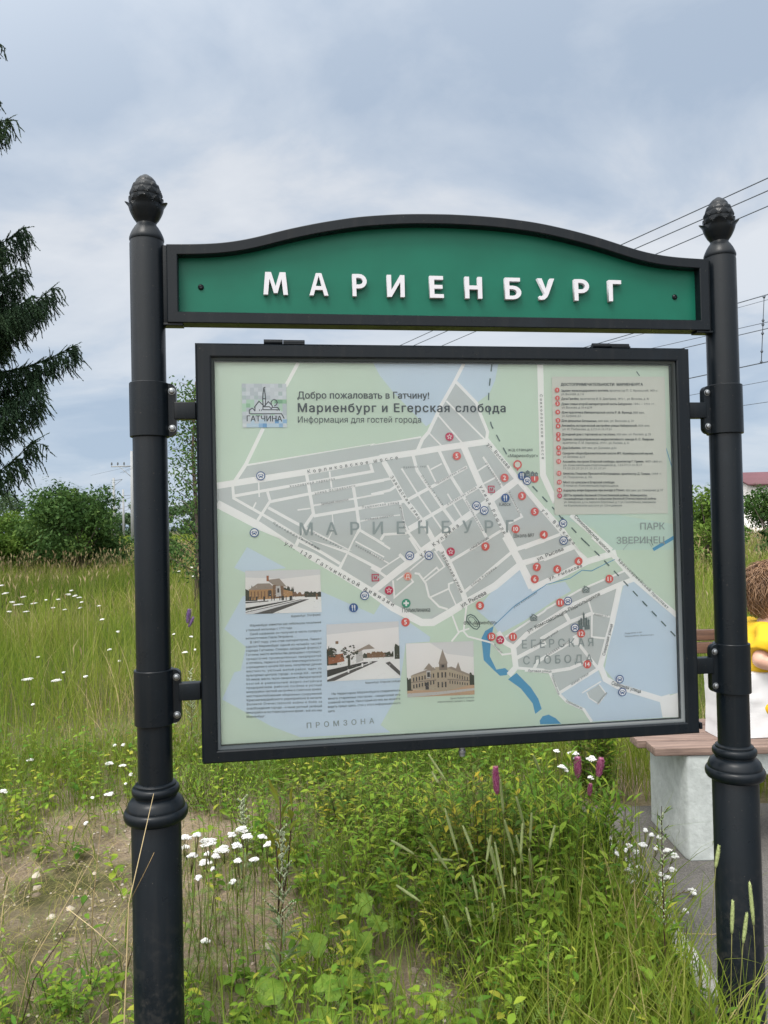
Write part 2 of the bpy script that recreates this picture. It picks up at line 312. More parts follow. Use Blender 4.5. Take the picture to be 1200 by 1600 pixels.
TEXTS=[('Добро пожаловать в Гатчину!', 'ink', 0.6,(-431,1852),(-65,1852),18.9),('Мариенбург и Егерская слобода', 'ink', 0.9,(-432,1815),(154,1814),23.8),('Информация для гостей города', 'ink', 0.0,(-432,1786),(-89,1785),17.2),('М А Р И Е Н Б У Р Г', 'ghost', 0.6,(-435,1479),(169,1474),34.4),('ПАРК', 'ghost', 0.4,(546,1473),(623,1472),19.7),('ЗВЕРИНЕЦ', 'ghost', 0.4,(473,1434),(622,1432),19.7),('Е Г Е Р С К А Я', 'ghost', 0.5,(183,1146),(396,1144),23.8),('С Л О Б О Д А', 'ghost', 0.5,(186,1101),(392,1098),23.0),('П Р О М З О Н А', 'ghost', 0.4,(-424,957),(-239,960),14.8),('Корпиковское', 'ink', 0.1,(-407,1647),(-240,1672),9.8),('шоссе', 'ink', 0.1,(-225,1675),(-157,1684),9.8),('ул. 120 Гатчинской дивизии', 'ink', 0.1,(-474,1456),(-180,1277),11.5),('Заводская улица', 'ink', 0.1,(-180,1635),(-98,1507),9.0),('Заводская улица', 'ink', 0.1,(-43,1424),(12,1308),9.0),('ул. Куприна', 'ink', 0.1,(-98,1411),(12,1494),10.7),('улица Рошаля', 'ink', 0.1,(73,1605),(139,1469),9.8),('ул. Воскова', 'ink', 0.1,(97,1722),(158,1654),9.8),('ул. Воскова', 'ink', 0.1,(252,1534),(344,1434),9.8),('Сокколовское шоссе', 'ink', 0.1,(256,1865),(257,1680),8.2),('Сокколовское шоссе', 'ink', 0.1,(348,1514),(450,1408),9.8),('Красноармейский проспект', 'ink', 0.2,(476,1386),(623,1241),9.0),('ул. Рысева', 'ink', 0.1,(14,1267),(86,1302),12.3),('ул. Рысева', 'ink', 0.1,(237,1391),(315,1419),10.7),('ул. Рыбакова', 'ink', 0.1,(270,1336),(369,1370),9.8),('ул. Комсомольцев-Подпольщиков', 'ink', 0.1,(204,1189),(421,1288),10.7),('Северная улица', 'ink', 0.1,(430,1114),(456,1203),9.0),('Северная улица', 'ink', 0.1,(446,1032),(534,1003),10.7),('ж/д станция', 'ink', 0,(158,1703),(230,1703),9.0),('«Мариенбург»', 'ink', 0,(157,1686),(246,1686),9.0),('Поликлиника', 'ink', 0,(-155,1260),(-76,1259),13.1),('ФОК «Мариенбург»', 'ink', 0,(18,1219),(113,1218),9.8),('Школа №7', 'ink', 0,(168,1459),(229,1459),10.7),('Киоск', 'ink', 0,(128,1549),(163,1549),9.8),('Пригородная улица', 'ink2', 0,(-504,1512),(-383,1440),6.6),('Хохловский переулок', 'ink2', 0,(-456,1609),(-332,1629),6.6),('улица Островского', 'ink2', 0,(-388,1590),(-277,1609),6.6),('Троицкий переулок', 'ink2', 0,(-373,1561),(-296,1572),5.7),('Пушкинская улица', 'ink2', 0,(-260,1549),(-157,1561),6.6),('Полевой переулок', 'ink2', 0,(-251,1515),(-172,1526),5.3),('Огородная улица', 'ink2', 0,(-93,1637),(-36,1554),6.1),('Крайний пер.', 'ink2', 0,(-142,1658),(-76,1661),5.3),('Пролетарская улица', 'ink2', 0,(-51,1612),(37,1657),6.1),('Балтийская улица', 'ink2', 0,(-19,1553),(64,1599),6.1),('Госпитальная улица', 'ink2', 0,(29,1567),(78,1479),6.1),('Станционная', 'ink2', 0,(91,1669),(132,1608),6.1),('Кирпичная ул.', 'ink2', 0,(156,1587),(188,1523),6.1),('улица Беляева', 'ink2', 0,(42,1426),(97,1458),7.4),('улица Куприна', 'ink2', 0,(43,1325),(117,1374),7.4),('Гатчинская улица', 'ink2', 0,(-156,1556),(-143,1492),5.7),('Лесная улица', 'ink2', 0,(-398,1484),(-320,1439),5.7),('Пушкарская улица', 'ink2', 0,(-433,1471),(-379,1438),5.7),('Кооперативная', 'ink2', 0,(-281,1446),(-204,1404),5.7),('Луговая улица', 'ink2', 0,(200,1080),(269,1075),6.6),('Покровская улица', 'ink2', 0,(221,1146),(293,1189),6.6),('Боковая улица', 'ink2', 0,(257,1120),(327,1159),6.6),('Малая улица', 'ink2', 0,(328,1035),(379,1065),6.1),('Солнечная улица', 'ink2', 0,(269,1066),(288,1011),5.7),('Сиреневая ул.', 'ink2', 0,(309,991),(358,965),6.6),('Цветочная', 'ink2', 0,(405,977),(434,1008),5.7),('река Колпанская', 'ink2', 0,(165,1260),(233,1300),5.7),('Новая ул.', 'ink2', 0,(400,1232),(444,1225),5.7),('Речная ул.', 'ink2', 0,(102,1159),(126,1134),5.7),('Подробнее о нас', 'ink2', 0,(492,1174),(544,1176),4.1),('микрорайоне «Мариенбург»', 'ink2', 0,(492,1166),(580,1167),4.1),('Мариенбург. Платформа', 'ink2', 0,(-459,1258),(-380,1260),6.1),('Мариенбург. Егерская слобода', 'ink2', 0,(-261,1069),(-164,1070),5.7),('Здание бывшего училища', 'ink2', 0,(-25,1015),(43,1015),4.5),('меднолитейного завода К. С. Лаврова', 'ink2', 0,(-61,1007),(43,1006),4.5)]
LEGEND_TEXT=[('ДОСТОПРИМЕЧАТЕЛЬНОСТИ  МАРИЕНБУРГА', 0.8,(318,1889),(567,1890),8.0),('Здание железнодорожного вокзала,', 0.7,(319,1872),(462,1873),6.4),('архитектор П. С. Купинский, 1870 г.', 0,(464,1873),(613,1873),6.2),('ул. Воскова, д. 1 а', 0,(319,1862),(386,1863),6.2),('Дача Грачёва,', 0.7,(319,1849),(372,1849),6.4),('архитектор И. В. Дмитриев, 1892 г., ул. Воскова, д. 40', 0,(375,1849),(585,1849),6.2),('Дома семьи второй императорской охоты Бабуренко,', 0.7,(319,1834),(533,1834),6.4),('1886 – 1900 гг.,', 0,(536,1834),(605,1834),6.2),('ул. Воскова, д. 33 и д.38', 0,(319,1824),(410,1824),6.2),('Дом художника Императорской охоты Р. Ф. Френца,', 0.7,(319,1810),(532,1809),6.4),('XIX век,', 0,(534,1809),(570,1809),6.2),('ул. Куприна, д.2', 0,(319,1800),(376,1800),6.2),('Дом дворцовых Бетюшиных,', 0.7,(318,1786),(424,1785),6.4),('XIX век, ул. Воскова д. 20', 0,(427,1785),(536,1785),6.2),('Ансамбль исторической застройки улицы Набережной,', 0.7,(318,1772),(546,1771),6.4),('XIX век.', 0,(549,1771),(586,1771),6.2),('ул. И. Рыбакова, д. 5,7,9,11,15,17,20', 0,(319,1762),(468,1761),6.2),('Доходный дом с торговлей на 1-м этаже,', 0.7,(318,1747),(479,1746),6.4),('XIX век, ул. Рысева, д. 23', 0,(482,1746),(587,1746),6.2),('Здание заводоуправления меднолитейного завода К. С. Лаврова', 0.7,(318,1733),(595,1731),6.4),('архитектор Л. М. Харламов, 1907 г., ул. Рысева, д. 32', 0,(319,1723),(520,1721),6.2),('Дом Кобызева,', 0.7,(318,1708),(373,1708),6.4),('XIX век, ул. Беляева, д.26', 0,(376,1708),(481,1707),6.2),('Средняя общеобразовательная школа №7. Краеведческий музей,', 0.7,(318,1693),(593,1690),6.4),('ул. Беляева, д.14', 0,(319,1683),(384,1682),6.2),('Ансамбль построек Егерской слободы, архитектор Г. Гримм,', 0.7,(318,1669),(563,1667),6.4),('1857–1880 гг.', 0,(565,1667),(620,1666),6.2),('ул. Комсомольцев-подпольщиков д., 1,3,5,7,9,11,13,15,17', 0,(319,1659),(557,1657),6.2),('19,23,25,27,29,31,33,35,37,39', 0,(318,1650),(446,1648),6.2),('Церковь Покрова Пресвятой Богородицы, архитектор Д. Гримм,', 0.7,(318,1635),(582,1631),6.4),('1888 г.', 0,(585,1631),(617,1631),6.2),('ул. Покровская, д. 18а', 0,(318,1625),(404,1624),6.2),('Мост со шлюзом в Егерской слободе.', 0.7,(318,1610),(473,1608),6.4),('В конце ул. Комсомольцев-подпольщиков', 0,(318,1601),(483,1598),6.2),('Караулка егеря Баранова при въезде в Ремиз,', 0.7,(318,1587),(502,1585),6.4),('XIX век, ул. Северная, д. 57', 0,(505,1584),(620,1583),6.2),('ДОТы времён Великой Отечественной войны. Мемориалы,', 0.7,(318,1573),(571,1569),6.4),('посвящённые героям и событиям Великой Отечественной войны', 0.7,(318,1563),(597,1559),6.2),('ул. Заводская, д.116, переулок Березовый, д. 9, ул. Госпитальная, мемориалы', 0,(318,1554),(596,1549),6.2),('на Корпиковском шоссе и ул. 120-я дивизия', 0,(318,1544),(492,1541),6.2)]
LEGEND_MARKS=[(1,(307,1876)),(2,(307,1853)),(3,(307,1837)),(4,(307,1813)),(5,(307,1789)),(6,(307,1773)),(7,(307,1749)),(8,(307,1736)),(9,(307,1711)),(10,(307,1696)),(11,(306,1672)),(12,(306,1638)),(13,(306,1613)),(14,(306,1590)),('*', (306,1574))]
LEGEND_BOX=[(293,1915),(636,1917),(634,1518),(291,1521)]
MARKS=[('5', (10,1691)),('2', (146,1628)),('1', (234,1625)),('3', (196,1576)),('5', (232,1531)),('10', (175,1483)),('4', (257,1465)),('9', (86,1436)),('7', (234,1374)),('6', (227,1340)),('6', (294,1366)),('6', (358,1387)),('8', (66,1271)),('13', (97,1183)),('11', (159,1180)),('11', (300,1271)),('11', (449,1334)),('12', (360,1181)),('14', (376,1093)),('*', (-10,1745)),('*', (-14,1424)),('*', (-190,1322)),('*', (122,1173)),('5', (-146,1233)),('Д', (-137,1359)),('+', (-143,1285))]
BUSES=[(-533,1642),(-553,1489),(-258,1310),(63,1551),(85,1537),(-130,1416),(-76,1415),(212,1619),(315,1496),(315,1447),(323,1275),(342,1198),(472,1046),(479,1009)]
FOODS=[(-289,1278),(147,1571),(197,1633)]
HOUSES=[(378,1306),(221,1232)]
CHURCH=(369,1194)
STATION=(219,1639)
PIN=(185,1646)
SHOPS=[(107,1596),(-227,1358)]
PHOTO_HOUSE=[(-579,1387),(-378,1385),(-376,1269),(-580,1271)]
PHOTO_STREET=[(-364,1235),(-165,1236),(-164,1080),(-365,1080)]
PHOTO_TOWER=[(-146,1174),(45,1173),(45,1024),(-145,1026)]
EMBLEM=[(-579,1892),(-460,1892),(-461,1774),(-580,1773)]
EMBLEM_LINES=[[(-560,1810),(-560,1820),(-553,1825),(-549,1823),(-545,1817)],[(-545,1817),(-545,1830),(-534,1844),(-523,1833),(-524,1821),(-479,1821)],[(-547,1827),(-534,1844)],[(-523,1833),(-524,1851),(-523,1863),(-520,1881),(-516,1882)],[(-520,1881),(-517,1863),(-516,1851),(-517,1832),(-524,1831)],[(-518,1832),(-509,1843),(-498,1831),(-501,1823)],[(-522,1829),(-506,1829),(-501,1823)],[(-498,1827),(-484,1827),(-479,1821)],[(-500,1835),(-502,1841),(-498,1847),(-493,1849),(-488,1847),(-485,1841),(-487,1835),(-493,1831)],[(-560,1810),(-474,1810),(-467,1797)],[(-525,1851),(-516,1851)]]
EMBLEM_TEXT=[(-569,1790),(-473,1789)]
PARAS=[('Мариенбург известен как небольшое поселение', (-570,1237),(-378,1239),6.3),('у пильной мельницы с 1799 года.', (-580,1225),(-456,1227),6.3),('Своё название он получил в честь супруги', (-570,1214),(-379,1216),6.3),('великого князя Павла Петровича.', (-581,1203),(-454,1204),6.3),('В 1897 году, уже став императором, Павел I', (-570,1192),(-379,1194),6.3),('сделал Мариенбург одной из четырёх частей', (-581,1181),(-379,1182),6.3),('города Гатчины. Северо-западный форпост', (-581,1170),(-379,1171),6.3),('Гатчины, место жительства дворцовых служащих,', (-581,1159),(-379,1160),6.3),('средоточие промышленных предприятий', (-581,1148),(-380,1148),6.3),('и погибель, первого в Гатчине благотворительного', (-581,1137),(-380,1137),6.3),('учреждения в начале XIX века, популярная дачная', (-581,1126),(-380,1126),6.3),('местность, уютный жилой район, один из', (-581,1115),(-380,1114),6.3),('культурных центров города - в конце XIX - начале', (-582,1104),(-380,1103),6.3),('XX веков, место, тесно связанное с Императорской', (-582,1093),(-380,1092),6.3),('охотой и уникальным медно-литейным', (-582,1082),(-380,1080),6.3),('предприятием, рабочий посёлок и уютный', (-582,1071),(-380,1069),6.3),('микрорайон частной застройки в советское время,', (-582,1060),(-381,1058),6.3),('месторасположение оборонных сооружений', (-582,1049),(-381,1046),6.3),('Красногвардейского укрепрайона в начале', (-582,1038),(-381,1035),6.3),('Великой Отечественной войны и боёв за', (-582,1027),(-381,1024),6.3),('освобождение города - и ныне уютный зелёный', (-582,1016),(-381,1012),6.3),('микрорайон в постперестроечное время - всё это наш', (-583,1005),(-381,1001),6.3),('Мариенбург.', (-583,994),(-533,993),6.3),('На территории Мариенбурга сохранилось', (-354,1043),(-164,1044),6.3),('много старинных построек - свидетелей его', (-364,1031),(-165,1032),6.3),('славной истории. Некоторые из них вы можете', (-364,1020),(-165,1021),6.3),('видеть прямо здесь, стоя у этого информационного', (-365,1009),(-165,1009),6.3),('щита.', (-365,997),(-345,997),6.3)]
# ------------------------------------------------------------------ the information sign
SIGN_RZ = math.atan2(0.13852761, 0.99035857)
sign = empty('information_sign', (0.19678, 2.16379, 0.0), SIGN_RZ)
tag(sign, 'black metal information sign with green arched header and glazed town map', 'sign')
HW = 0.8214

def make_post(sx):
    g = Geo()
    g.lathe([(0.0655, -0.05), (0.0655, 0.03), (0.0636, 0.036), (0.0636, 0.765), (0.045, 0.80), (0.0445, 0.83), (0.0445, 2.262), (0.0435, 2.266), (0.0435, 2.270), (0.030, 2.273)], 48, (sx * HW, 0, 0))
    post = sharp(g.build('post', M['black'], sign), 40)
    g = Geo()       # cast ring between the two tubes
    prof = [(0.0640, 0.738), (0.0700, 0.740), (0.0775, 0.745), (0.0812, 0.7515), (0.0826, 0.759), (0.0818, 0.766), (0.0790, 0.7715), (0.0745, 0.7735), (0.0745, 0.778), (0.0735, 0.781), (0.0700, 0.7905), (0.0640, 0.7975), (0.0580, 0.8015), (0.0545, 0.8035), (0.0545, 0.8075), (0.0575, 0.8095), (0.0606, 0.8145), (0.0615, 0.8205), (0.0604, 0.8265), (0.0570, 0.8305), (0.0525, 0.8315), (0.0525, 0.8365), (0.0495, 0.8395), (0.0460, 0.8405), (0.0450, 0.8410)]
    g.lathe(prof, 56, (sx * HW, 0, 0))
    sharp(g.build('ring_moulding', M['black'], post), 42)
    for zc in (1.8196, 1.0635):
        g = Geo(); h = 0.0715
        g.lathe([(0.0452, zc - h), (0.0500, zc - h), (0.0512, zc - h + .0015), (0.0512, zc + h - .0015), (0.0500, zc + h), (0.0452, zc + h)], 48, (sx * HW, 0, 0))
        # bolted ears, towards the panel
        pts = []
        x0, x1, rr = 0.040, 0.0700, 0.018
        for a in range(0, 91, 15):
            w = math.radians(a); pts.append((x1 - rr + rr * math.sin(w), h - rr + rr * math.cos(w)))
        for a in range(90, 181, 15):
            w = math.radians(a); pts.append((x1 - rr + rr * math.sin(w), -h + rr + rr * math.cos(w)))
        ring = [(x0, h)] + pts + [(x0, -h)]
        for (y0, y1) in ((-0.011, -0.0012), (0.0012, 0.011)):
            V = [(sx * HW - sx * x, y, zc + z * .985) for y in (y0, y1) for x, z in ring]
            k = len(ring)
            F = [tuple(range(k)), tuple(range(2 * k - 1, k - 1, -1))] + [(i, (i + 1) % k + k * 0, (i + 1) % k + k, i + k) for i in range(k)]
            g.add(V, F)
        sharp(g.build('clamp_collar', M['black'], post, bevel=0.0), 30)
        for dz in (-0.0495, 0.0495):
            g = Geo()
            cx_ = sx * HW - sx * 0.0595
            V = []; seg = 14
            prof = [(0.0095, -0.011), (0.0095, -0.0125), (0.0078, -0.0128), (0.0078, -0.0150), (0.0068, -0.0175), (0.0045, -0.0190), (0.0020, -0.0192), (0.0018, -0.0182)]
            for r_, y_ in prof:
                for k in range(seg):
                    w = 2 * math.pi * k / seg
                    V.append((cx_ + r_ * math.cos(w), y_, zc + dz + r_ * math.sin(w)))
            F = [(i * seg + k, i * seg + (k + 1) % seg, (i + 1) * seg + (k + 1) % seg, (i + 1) * seg + k) for i in range(len(prof) - 1) for k in range(seg)]
            F.append(tuple((len(prof) - 1) * seg + k for k in range(seg)))
            g.add(V, F)
            sharp(g.build('bolt', M['bolt'], post), 30)
    # finial: foot, open leaves and the scaled cone in one casting
    g = Geo()
    c = (sx * HW, 0, 0)
    g.lathe([(0.0440, 2.271), (0.0452, 2.2745), (0.0448, 2.279), (0.0425, 2.286), (0.0375, 2.297), (0.0315, 2.307), (0.0265, 2.3135), (0.0250, 2.318), (0.0265, 2.322), (0.0300, 2.327), (0.0365, 2.337), (0.0405, 2.348), (0.0420, 2.358), (0.041, 2.362)], 40, c)
    seg = 72; prof = []
    nrow = 46
    for i in range(nrow + 1):
        t = i / nrow
        z = 2.352 + t * (2.4525 - 2.352)
        r_ = 0.0435 * (1 - 0.10 * (1 - t) ** 2) * max(0.0, 1 - max(0, (t - 0.20) / 0.80) ** 1.95) ** 0.68
        prof.append((max(r_, 0.0008), z))
    def scales(w, i, r_):
        t = i / nrow * 5.2
        row = math.floor(t); fr_ = t - row
        a = w / (2 * math.pi) * 9 + 0.5 * (row % 2)
        fa = abs((a % 1.0) - 0.5) * 2
        edge = 0.80 - 0.75 * fa ** 1.6
        lift = 0.0085 * (0.25 + 0.75 * min(1, fr_ / max(.05, edge))) if fr_ < edge else 0.0
        if fr_ >= edge:
            a2 = a + 0.5; fb = abs((a2 % 1.0) - 0.5) * 2
            lift = 0.0
        return r_ * (1 + lift * 16 * (1 - i / nrow * .4)) if r_ > 0.004 else r_
    g.lathe(prof, seg, c, 0, scales)
    for k in range(4):       # leaves
        w0 = math.pi / 4 + k * math.pi / 2 + (0.25 if sx > 0 else 0.78)
        nu, nv = 9, 9
        V = []
        for j in range(nv):
            t = j / (nv - 1)
            z = 2.330 + 0.0475 * t - 0.004 * max(0, t - .8) * 5 * .3
            rad_ = 0.0325 + 0.0135 * math.sin(min(1, t * 1.25) * math.pi / 2) + 0.0095 * max(0, t - .72) / .28
            wid = 0.80 * (1 - 0.75 * max(0, t - .45) ** 1.4 / .55 ** 1.4 * 1.0)
            for i in range(nu):
                s = (i / (nu - 1) - .5) * 2
                rr = rad_ - 0.0035 * max(0, t - .5) * s * s * 2
                V.append((c[0] + rr * math.cos(w0 + s * wid), rr * math.sin(w0 + s * wid), z - 0.003 * s * s * t))
        base = len(V)
        for (x, y, z) in list(V):
            d_ = math.hypot(x - c[0], y); q = (d_ - 0.0028) / d_
            V.append((c[0] + (x - c[0]) * q, y * q, z))
        F = []
        for j in range(nv - 1):
            for i in range(nu - 1):
                a = j * nu + i
                F.append((a, a + 1, a + nu + 1, a + nu)); F.append((base + a, base + a + nu, base + a + nu + 1, base + a + 1))
        for i in range(nu - 1):
            a = (nv - 1) * nu + i; F.append((a, a + 1, base + a + 1, base + a))
        for j in range(nv - 1):
            a = j * nu; F.append((a, a + nu, base + a + nu, base + a))
            a = j * nu + nu - 1; F.append((a + nu, a, base + a, base + a + nu))
        g.add(V, F)
    sharp(g.build('finial', M['black'], post), 38)
    return post
for s in (-1, 1): make_post(s)

# ---- arched header
ARCH = [(-0.7675, 2.2558), (-0.70, 2.2578), (-0.655, 2.2603), (-0.617, 2.2637), (-0.557, 2.2750), (-0.533, 2.2812), (-0.455, 2.3045), (-0.361, 2.3270), (-0.256, 2.3465), (-0.149, 2.3572), (-0.075, 2.3605), (0, 2.3617)]
def smooth_arch(n=61):
    P = np.array(ARCH); x = np.linspace(-0.7675, 0, n)
    z = np.interp(x, P[:, 0], P[:, 1])
    for _ in range(10):
        z[1:-1] = (z[:-2] + 2 * z[1:-1] + z[2:]) / 4
    X = np.concatenate([x, -x[-2::-1]]); Z = np.concatenate([z, z[-2::-1]])
    return np.stack([X, Z], 1)
TOP = smooth_arch()
def inset_arch(d):
    t = np.gradient(TOP, axis=0); t /= np.linalg.norm(t, axis=1)[:, None]
    q = TOP + np.stack([t[:, 1], -t[:, 0]], 1) * d
    k = 0.7675 - d
    q = q[(q[:, 0] > -k) & (q[:, 0] < k)]
    zl = q[0, 1]
    return np.concatenate([[(-k, zl)], q, [(k, zl)]])
def loop_at(d, n=120):
    a = inset_arch(d) if d > 0 else TOP
    xs = np.linspace(a[0, 0], a[-1, 0], n); zs = np.interp(xs, a[:, 0], a[:, 1])
    zb = 2.0480 + d * 1.05
    top = np.stack([xs, zs], 1); bot = np.stack([xs[::-1], np.full(n, zb)], 1)
    return np.concatenate([top, bot])
def sweep(levels, closed_front=False):
    g = Geo(); k = None; V = []
    for d, y in levels:
        L = loop_at(d); k = len(L)
        V += [(x, y, z) for x, z in L]
    F = []
    for i in range(len(levels) - 1):
        for j in range(k):
            F.append((i * k + j, i * k + (j + 1) % k, (i + 1) * k + (j + 1) % k, (i + 1) * k + j))
    g.add(V, F); return g, k, len(V)
g, k, n = sweep([(0.028, 0.022), (0.002, 0.022), (0.0, 0.020), (0.0, -0.028), (0.002, -0.030), (0.026, -0.030), (0.028, -0.028), (0.028, 0.022)])
hf = sharp(g.build('header_frame', M['black'], sign), 40)
for s in (-1, 1):
    g = Geo()
    g.box((s * 0.7735, 0.0, 2.152), (0.012, 0.030, 0.212))          # side plate against the post
    g.box((s * 0.7535, -0.008, 2.0448), (0.050, 0.034, 0.006))       # foot plate under the corner
    g.build('fixing_plate', M['black'], hf, bevel=0.001)
g = Geo()
Lf = loop_at(0.0272)
kk = len(Lf)
g.add([(x, 0.0, z) for x, z in Lf] + [(x, 0.006, z) for x, z in Lf], [tuple(range(kk - 1, -1, -1)), tuple(range(kk, 2 * kk))])
panel = g.build('header_panel', M['green'], sign)

from mathutils.geometry import delaunay_2d_cdt
def text_outline(s, spacing=1.0, res=2):
    cu = bpy.data.curves.new('text', 'FONT'); cu.body = s; cu.size = 20.0; cu.space_character = spacing
    ob = bpy.data.objects.new('text', cu); COL.objects.link(ob)
    oc = ob.to_curve(bpy.context.evaluated_depsgraph_get())
    loops = []
    for sp_ in oc.splines:
        P = []
        bp = sp_.bezier_points; n = len(bp)
        for i in range(n):
            p0, h0, h1, p1 = bp[i].co, bp[i].handle_right, bp[(i + 1) % n].handle_left, bp[(i + 1) % n].co
            chord = (p1 - p0).length
            flat = chord < 1e-6 or ((h0 - p0).cross(p1 - p0).length + (h1 - p0).cross(p1 - p0).length) / chord < 0.02 * max(chord, .2)
            k = 1 if flat else res
            for j in range(k):
                t = j / k; q = p0 * (1 - t) ** 3 + h0 * 3 * t * (1 - t) ** 2 + h1 * 3 * t * t * (1 - t) + p1 * t ** 3
                P.append((q.x / 20, q.y / 20))
        if len(P) > 2: loops.append(P)
    ob.to_curve_clear(); bpy.data.objects.remove(ob); bpy.data.curves.remove(cu)
    return loops
def text_width(s, spacing=1.0): return max(p[0] for L in text_outline(s, spacing, 1) for p in L)
def text_mesh(s, weight=0.0, spacing=1.0, res=3):
    """flat lettering: outlines filled where the winding is not zero"""
    loops = text_outline(s, spacing, res)
    pts = []; ed = []
    for L in loops:
        b0 = len(pts); pts += L; ed += [(b0 + i, b0 + (i + 1) % len(L)) for i in range(len(L))]
    V, E2_, F, *_ = delaunay_2d_cdt([Vector(p) * 100 for p in pts], ed, [], 0, 1e-4)
    V = np.array([(v.x / 100, v.y / 100) for v in V]); F = [tuple(f) for f in F]
    T = np.array(F); C_ = V[T].mean(1)
    keep = np.zeros(len(T), int); A = np.array(pts); 
    order = np.argsort(C_[:, 0])
    P0 = A[[e_[0] for e_ in ed]]; P1 = A[[e_[1] for e_ in ed]]
    for i0 in range(0, len(T), 400):
        c = C_[i0:i0 + 400]
        x, y = c[:, :1], c[:, 1:2]
        up_ = (P0[None, :, 1] <= y) & (P1[None, :, 1] > y); dn_ = (P0[None, :, 1] > y) & (P1[None, :, 1] <= y)
        side = (P1[None, :, 0] - P0[None, :, 0]) * (y - P0[None, :, 1]) - (x - P0[None, :, 0]) * (P1[None, :, 1] - P0[None, :, 1])
        keep[i0:i0 + 400] = (up_ & (side > 0)).sum(1) - (dn_ & (side < 0)).sum(1)
    F = [f for f, k in zip(F, keep) if k != 0]
    return np.concatenate([V, np.zeros((len(V), 1))], 1), F

def arc(cx_, cz_, rx, rz, a0, a1, n=9): return [(cx_ + rx * math.cos(math.radians(a0 + (a1 - a0) * i / n)), cz_ + rz * math.sin(math.radians(a0 + (a1 - a0) * i / n))) for i in range(n + 1)]
GLYPH = {
 'М': [[(0, 0), (.185, 0), (.255, .70), (.425, .07), (.575, .07), (.745, .70), (.815, 0), (1, 0), (.915, 1), (.675, 1), (.5, .38), (.325, 1), (.085, 1)]],
 'А': [[(0, 0), (.22, 0), (.30, .25), (.70, .25), (.78, 0), (1, 0), (.645, 1), (.355, 1)], [(.345, .42), (.50, .88), (.655, .42)]],
 'Р': [[(0, 0), (.27, 0), (.27, .355)] + arc(.47, .68, .53, .325, -90, 90) + [(0, 1)], [(.27, .53), (.27, .835)] + arc(.44, .6825, .28, .1525, 90, -90)],
 'И': [[(0, 0), (.25, 0), (.755, .68), (.755, 0), (1, 0), (1, 1), (.75, 1), (.245, .32), (.245, 1), (0, 1)]],
 'Е': [[(0, 0), (1, 0), (1, .17), (.33, .17), (.33, .42), (.92, .42), (.92, .59), (.33, .59), (.33, .83), (.97, .83), (.97, 1), (0, 1)]],
 'Н': [[(0, 0), (.25, 0), (.25, .42), (.75, .42), (.75, 0), (1, 0), (1, 1), (.75, 1), (.75, .60), (.25, .60), (.25, 1), (0, 1)]],
 'Б': [[(0, 0)] + arc(.48, .315, .52, .315, -90, 90) + [(.27, .63), (.27, .83), (.93, .83), (.93, 1), (0, 1)], [(.27, .165), (.27, .47)] + arc(.45, .3175, .27, .1525, 90, -90)],
 'У': [[(0, 1), (.27, 1), (.52, .45), (.745, 1), (1, 1), (.66, .27), (.56, .12), (.42, .025), (.25, 0), (.10, .015), (.12, .185), (.24, .175), (.34, .22), (.405, .31)]],
 'Г': [[(0, 0), (.33, 0), (.33, .82), (1, .82), (1, 1), (0, 1)]],
}
def glyph(ch, x0, x1, zb, zt, front=-0.013):
    cu = bpy.data.curves.new('letter', 'CURVE'); cu.dimensions = '2D'; cu.fill_mode = 'BOTH'; cu.extrude = 0.5
    for loop in GLYPH[ch]:
        sp_ = cu.splines.new('POLY'); sp_.points.add(len(loop) - 1); sp_.use_cyclic_u = True
        for p_, (a, b) in zip(sp_.points, loop): p_.co = (a * (x1 - x0) * 100, b * (zt - zb) * 100, 0, 1)
    ob = bpy.data.objects.new('letter', cu); COL.objects.link(ob)
    me = bpy.data.meshes.new_from_object(ob.evaluated_get(bpy.context.evaluated_depsgraph_get())); bpy.data.objects.remove(ob); bpy.data.curves.remove(cu)
    V = [(x0 + v.co.x / 100, front if v.co.z > 0 else -0.0005, zb + v.co.y / 100) for v in me.vertices]
    F = [tuple(p_.vertices) for p_ in me.polygons]; bpy.data.meshes.remove(me); return V, F
LETTERS = [('М', -0.5164, -0.4505), ('А', -0.3925, -0.3405), ('Р', -0.2744, -0.2345), ('И', -0.1783, -0.1290), ('Е', -0.0583, -0.0185), ('Н', 0.0424, 0.0920), ('Б', 0.1585, 0.2060), ('У', 0.2530, 0.3036), ('Р', 0.3630, 0.4078), ('Г', 0.4663, 0.5048)]
for ch, x0, x1 in LETTERS:
    zb, zt = 2.1322, 2.1935
    g = Geo(); V, F = glyph(ch, x0, x1, zb, zt); g.add(V, F)
    g.build('letter', M['letter'], panel)
for x in (-0.6823, 0.6751):
    g = Geo(); V = []; seg = 18
    prof = [(0.0080, 0.0), (0.0078, -0.002), (0.0062, -0.0042), (0.0035, -0.0054), (0.0030, -0.0044), (0.0005, -0.0040)]
    for r_, y_ in prof:
        V += [(x + r_ * math.cos(2 * math.pi * k / seg), y_, 2.1518 + r_ * math.sin(2 * math.pi * k / seg)) for k in range(seg)]
    g.add(V, [(i * seg + k, i * seg + (k + 1) % seg, (i + 1) * seg + (k + 1) % seg, (i + 1) * seg + k) for i in range(len(prof) - 1) for k in range(seg)])
    sharp(g.build('rivet', M['black'], panel), 50)

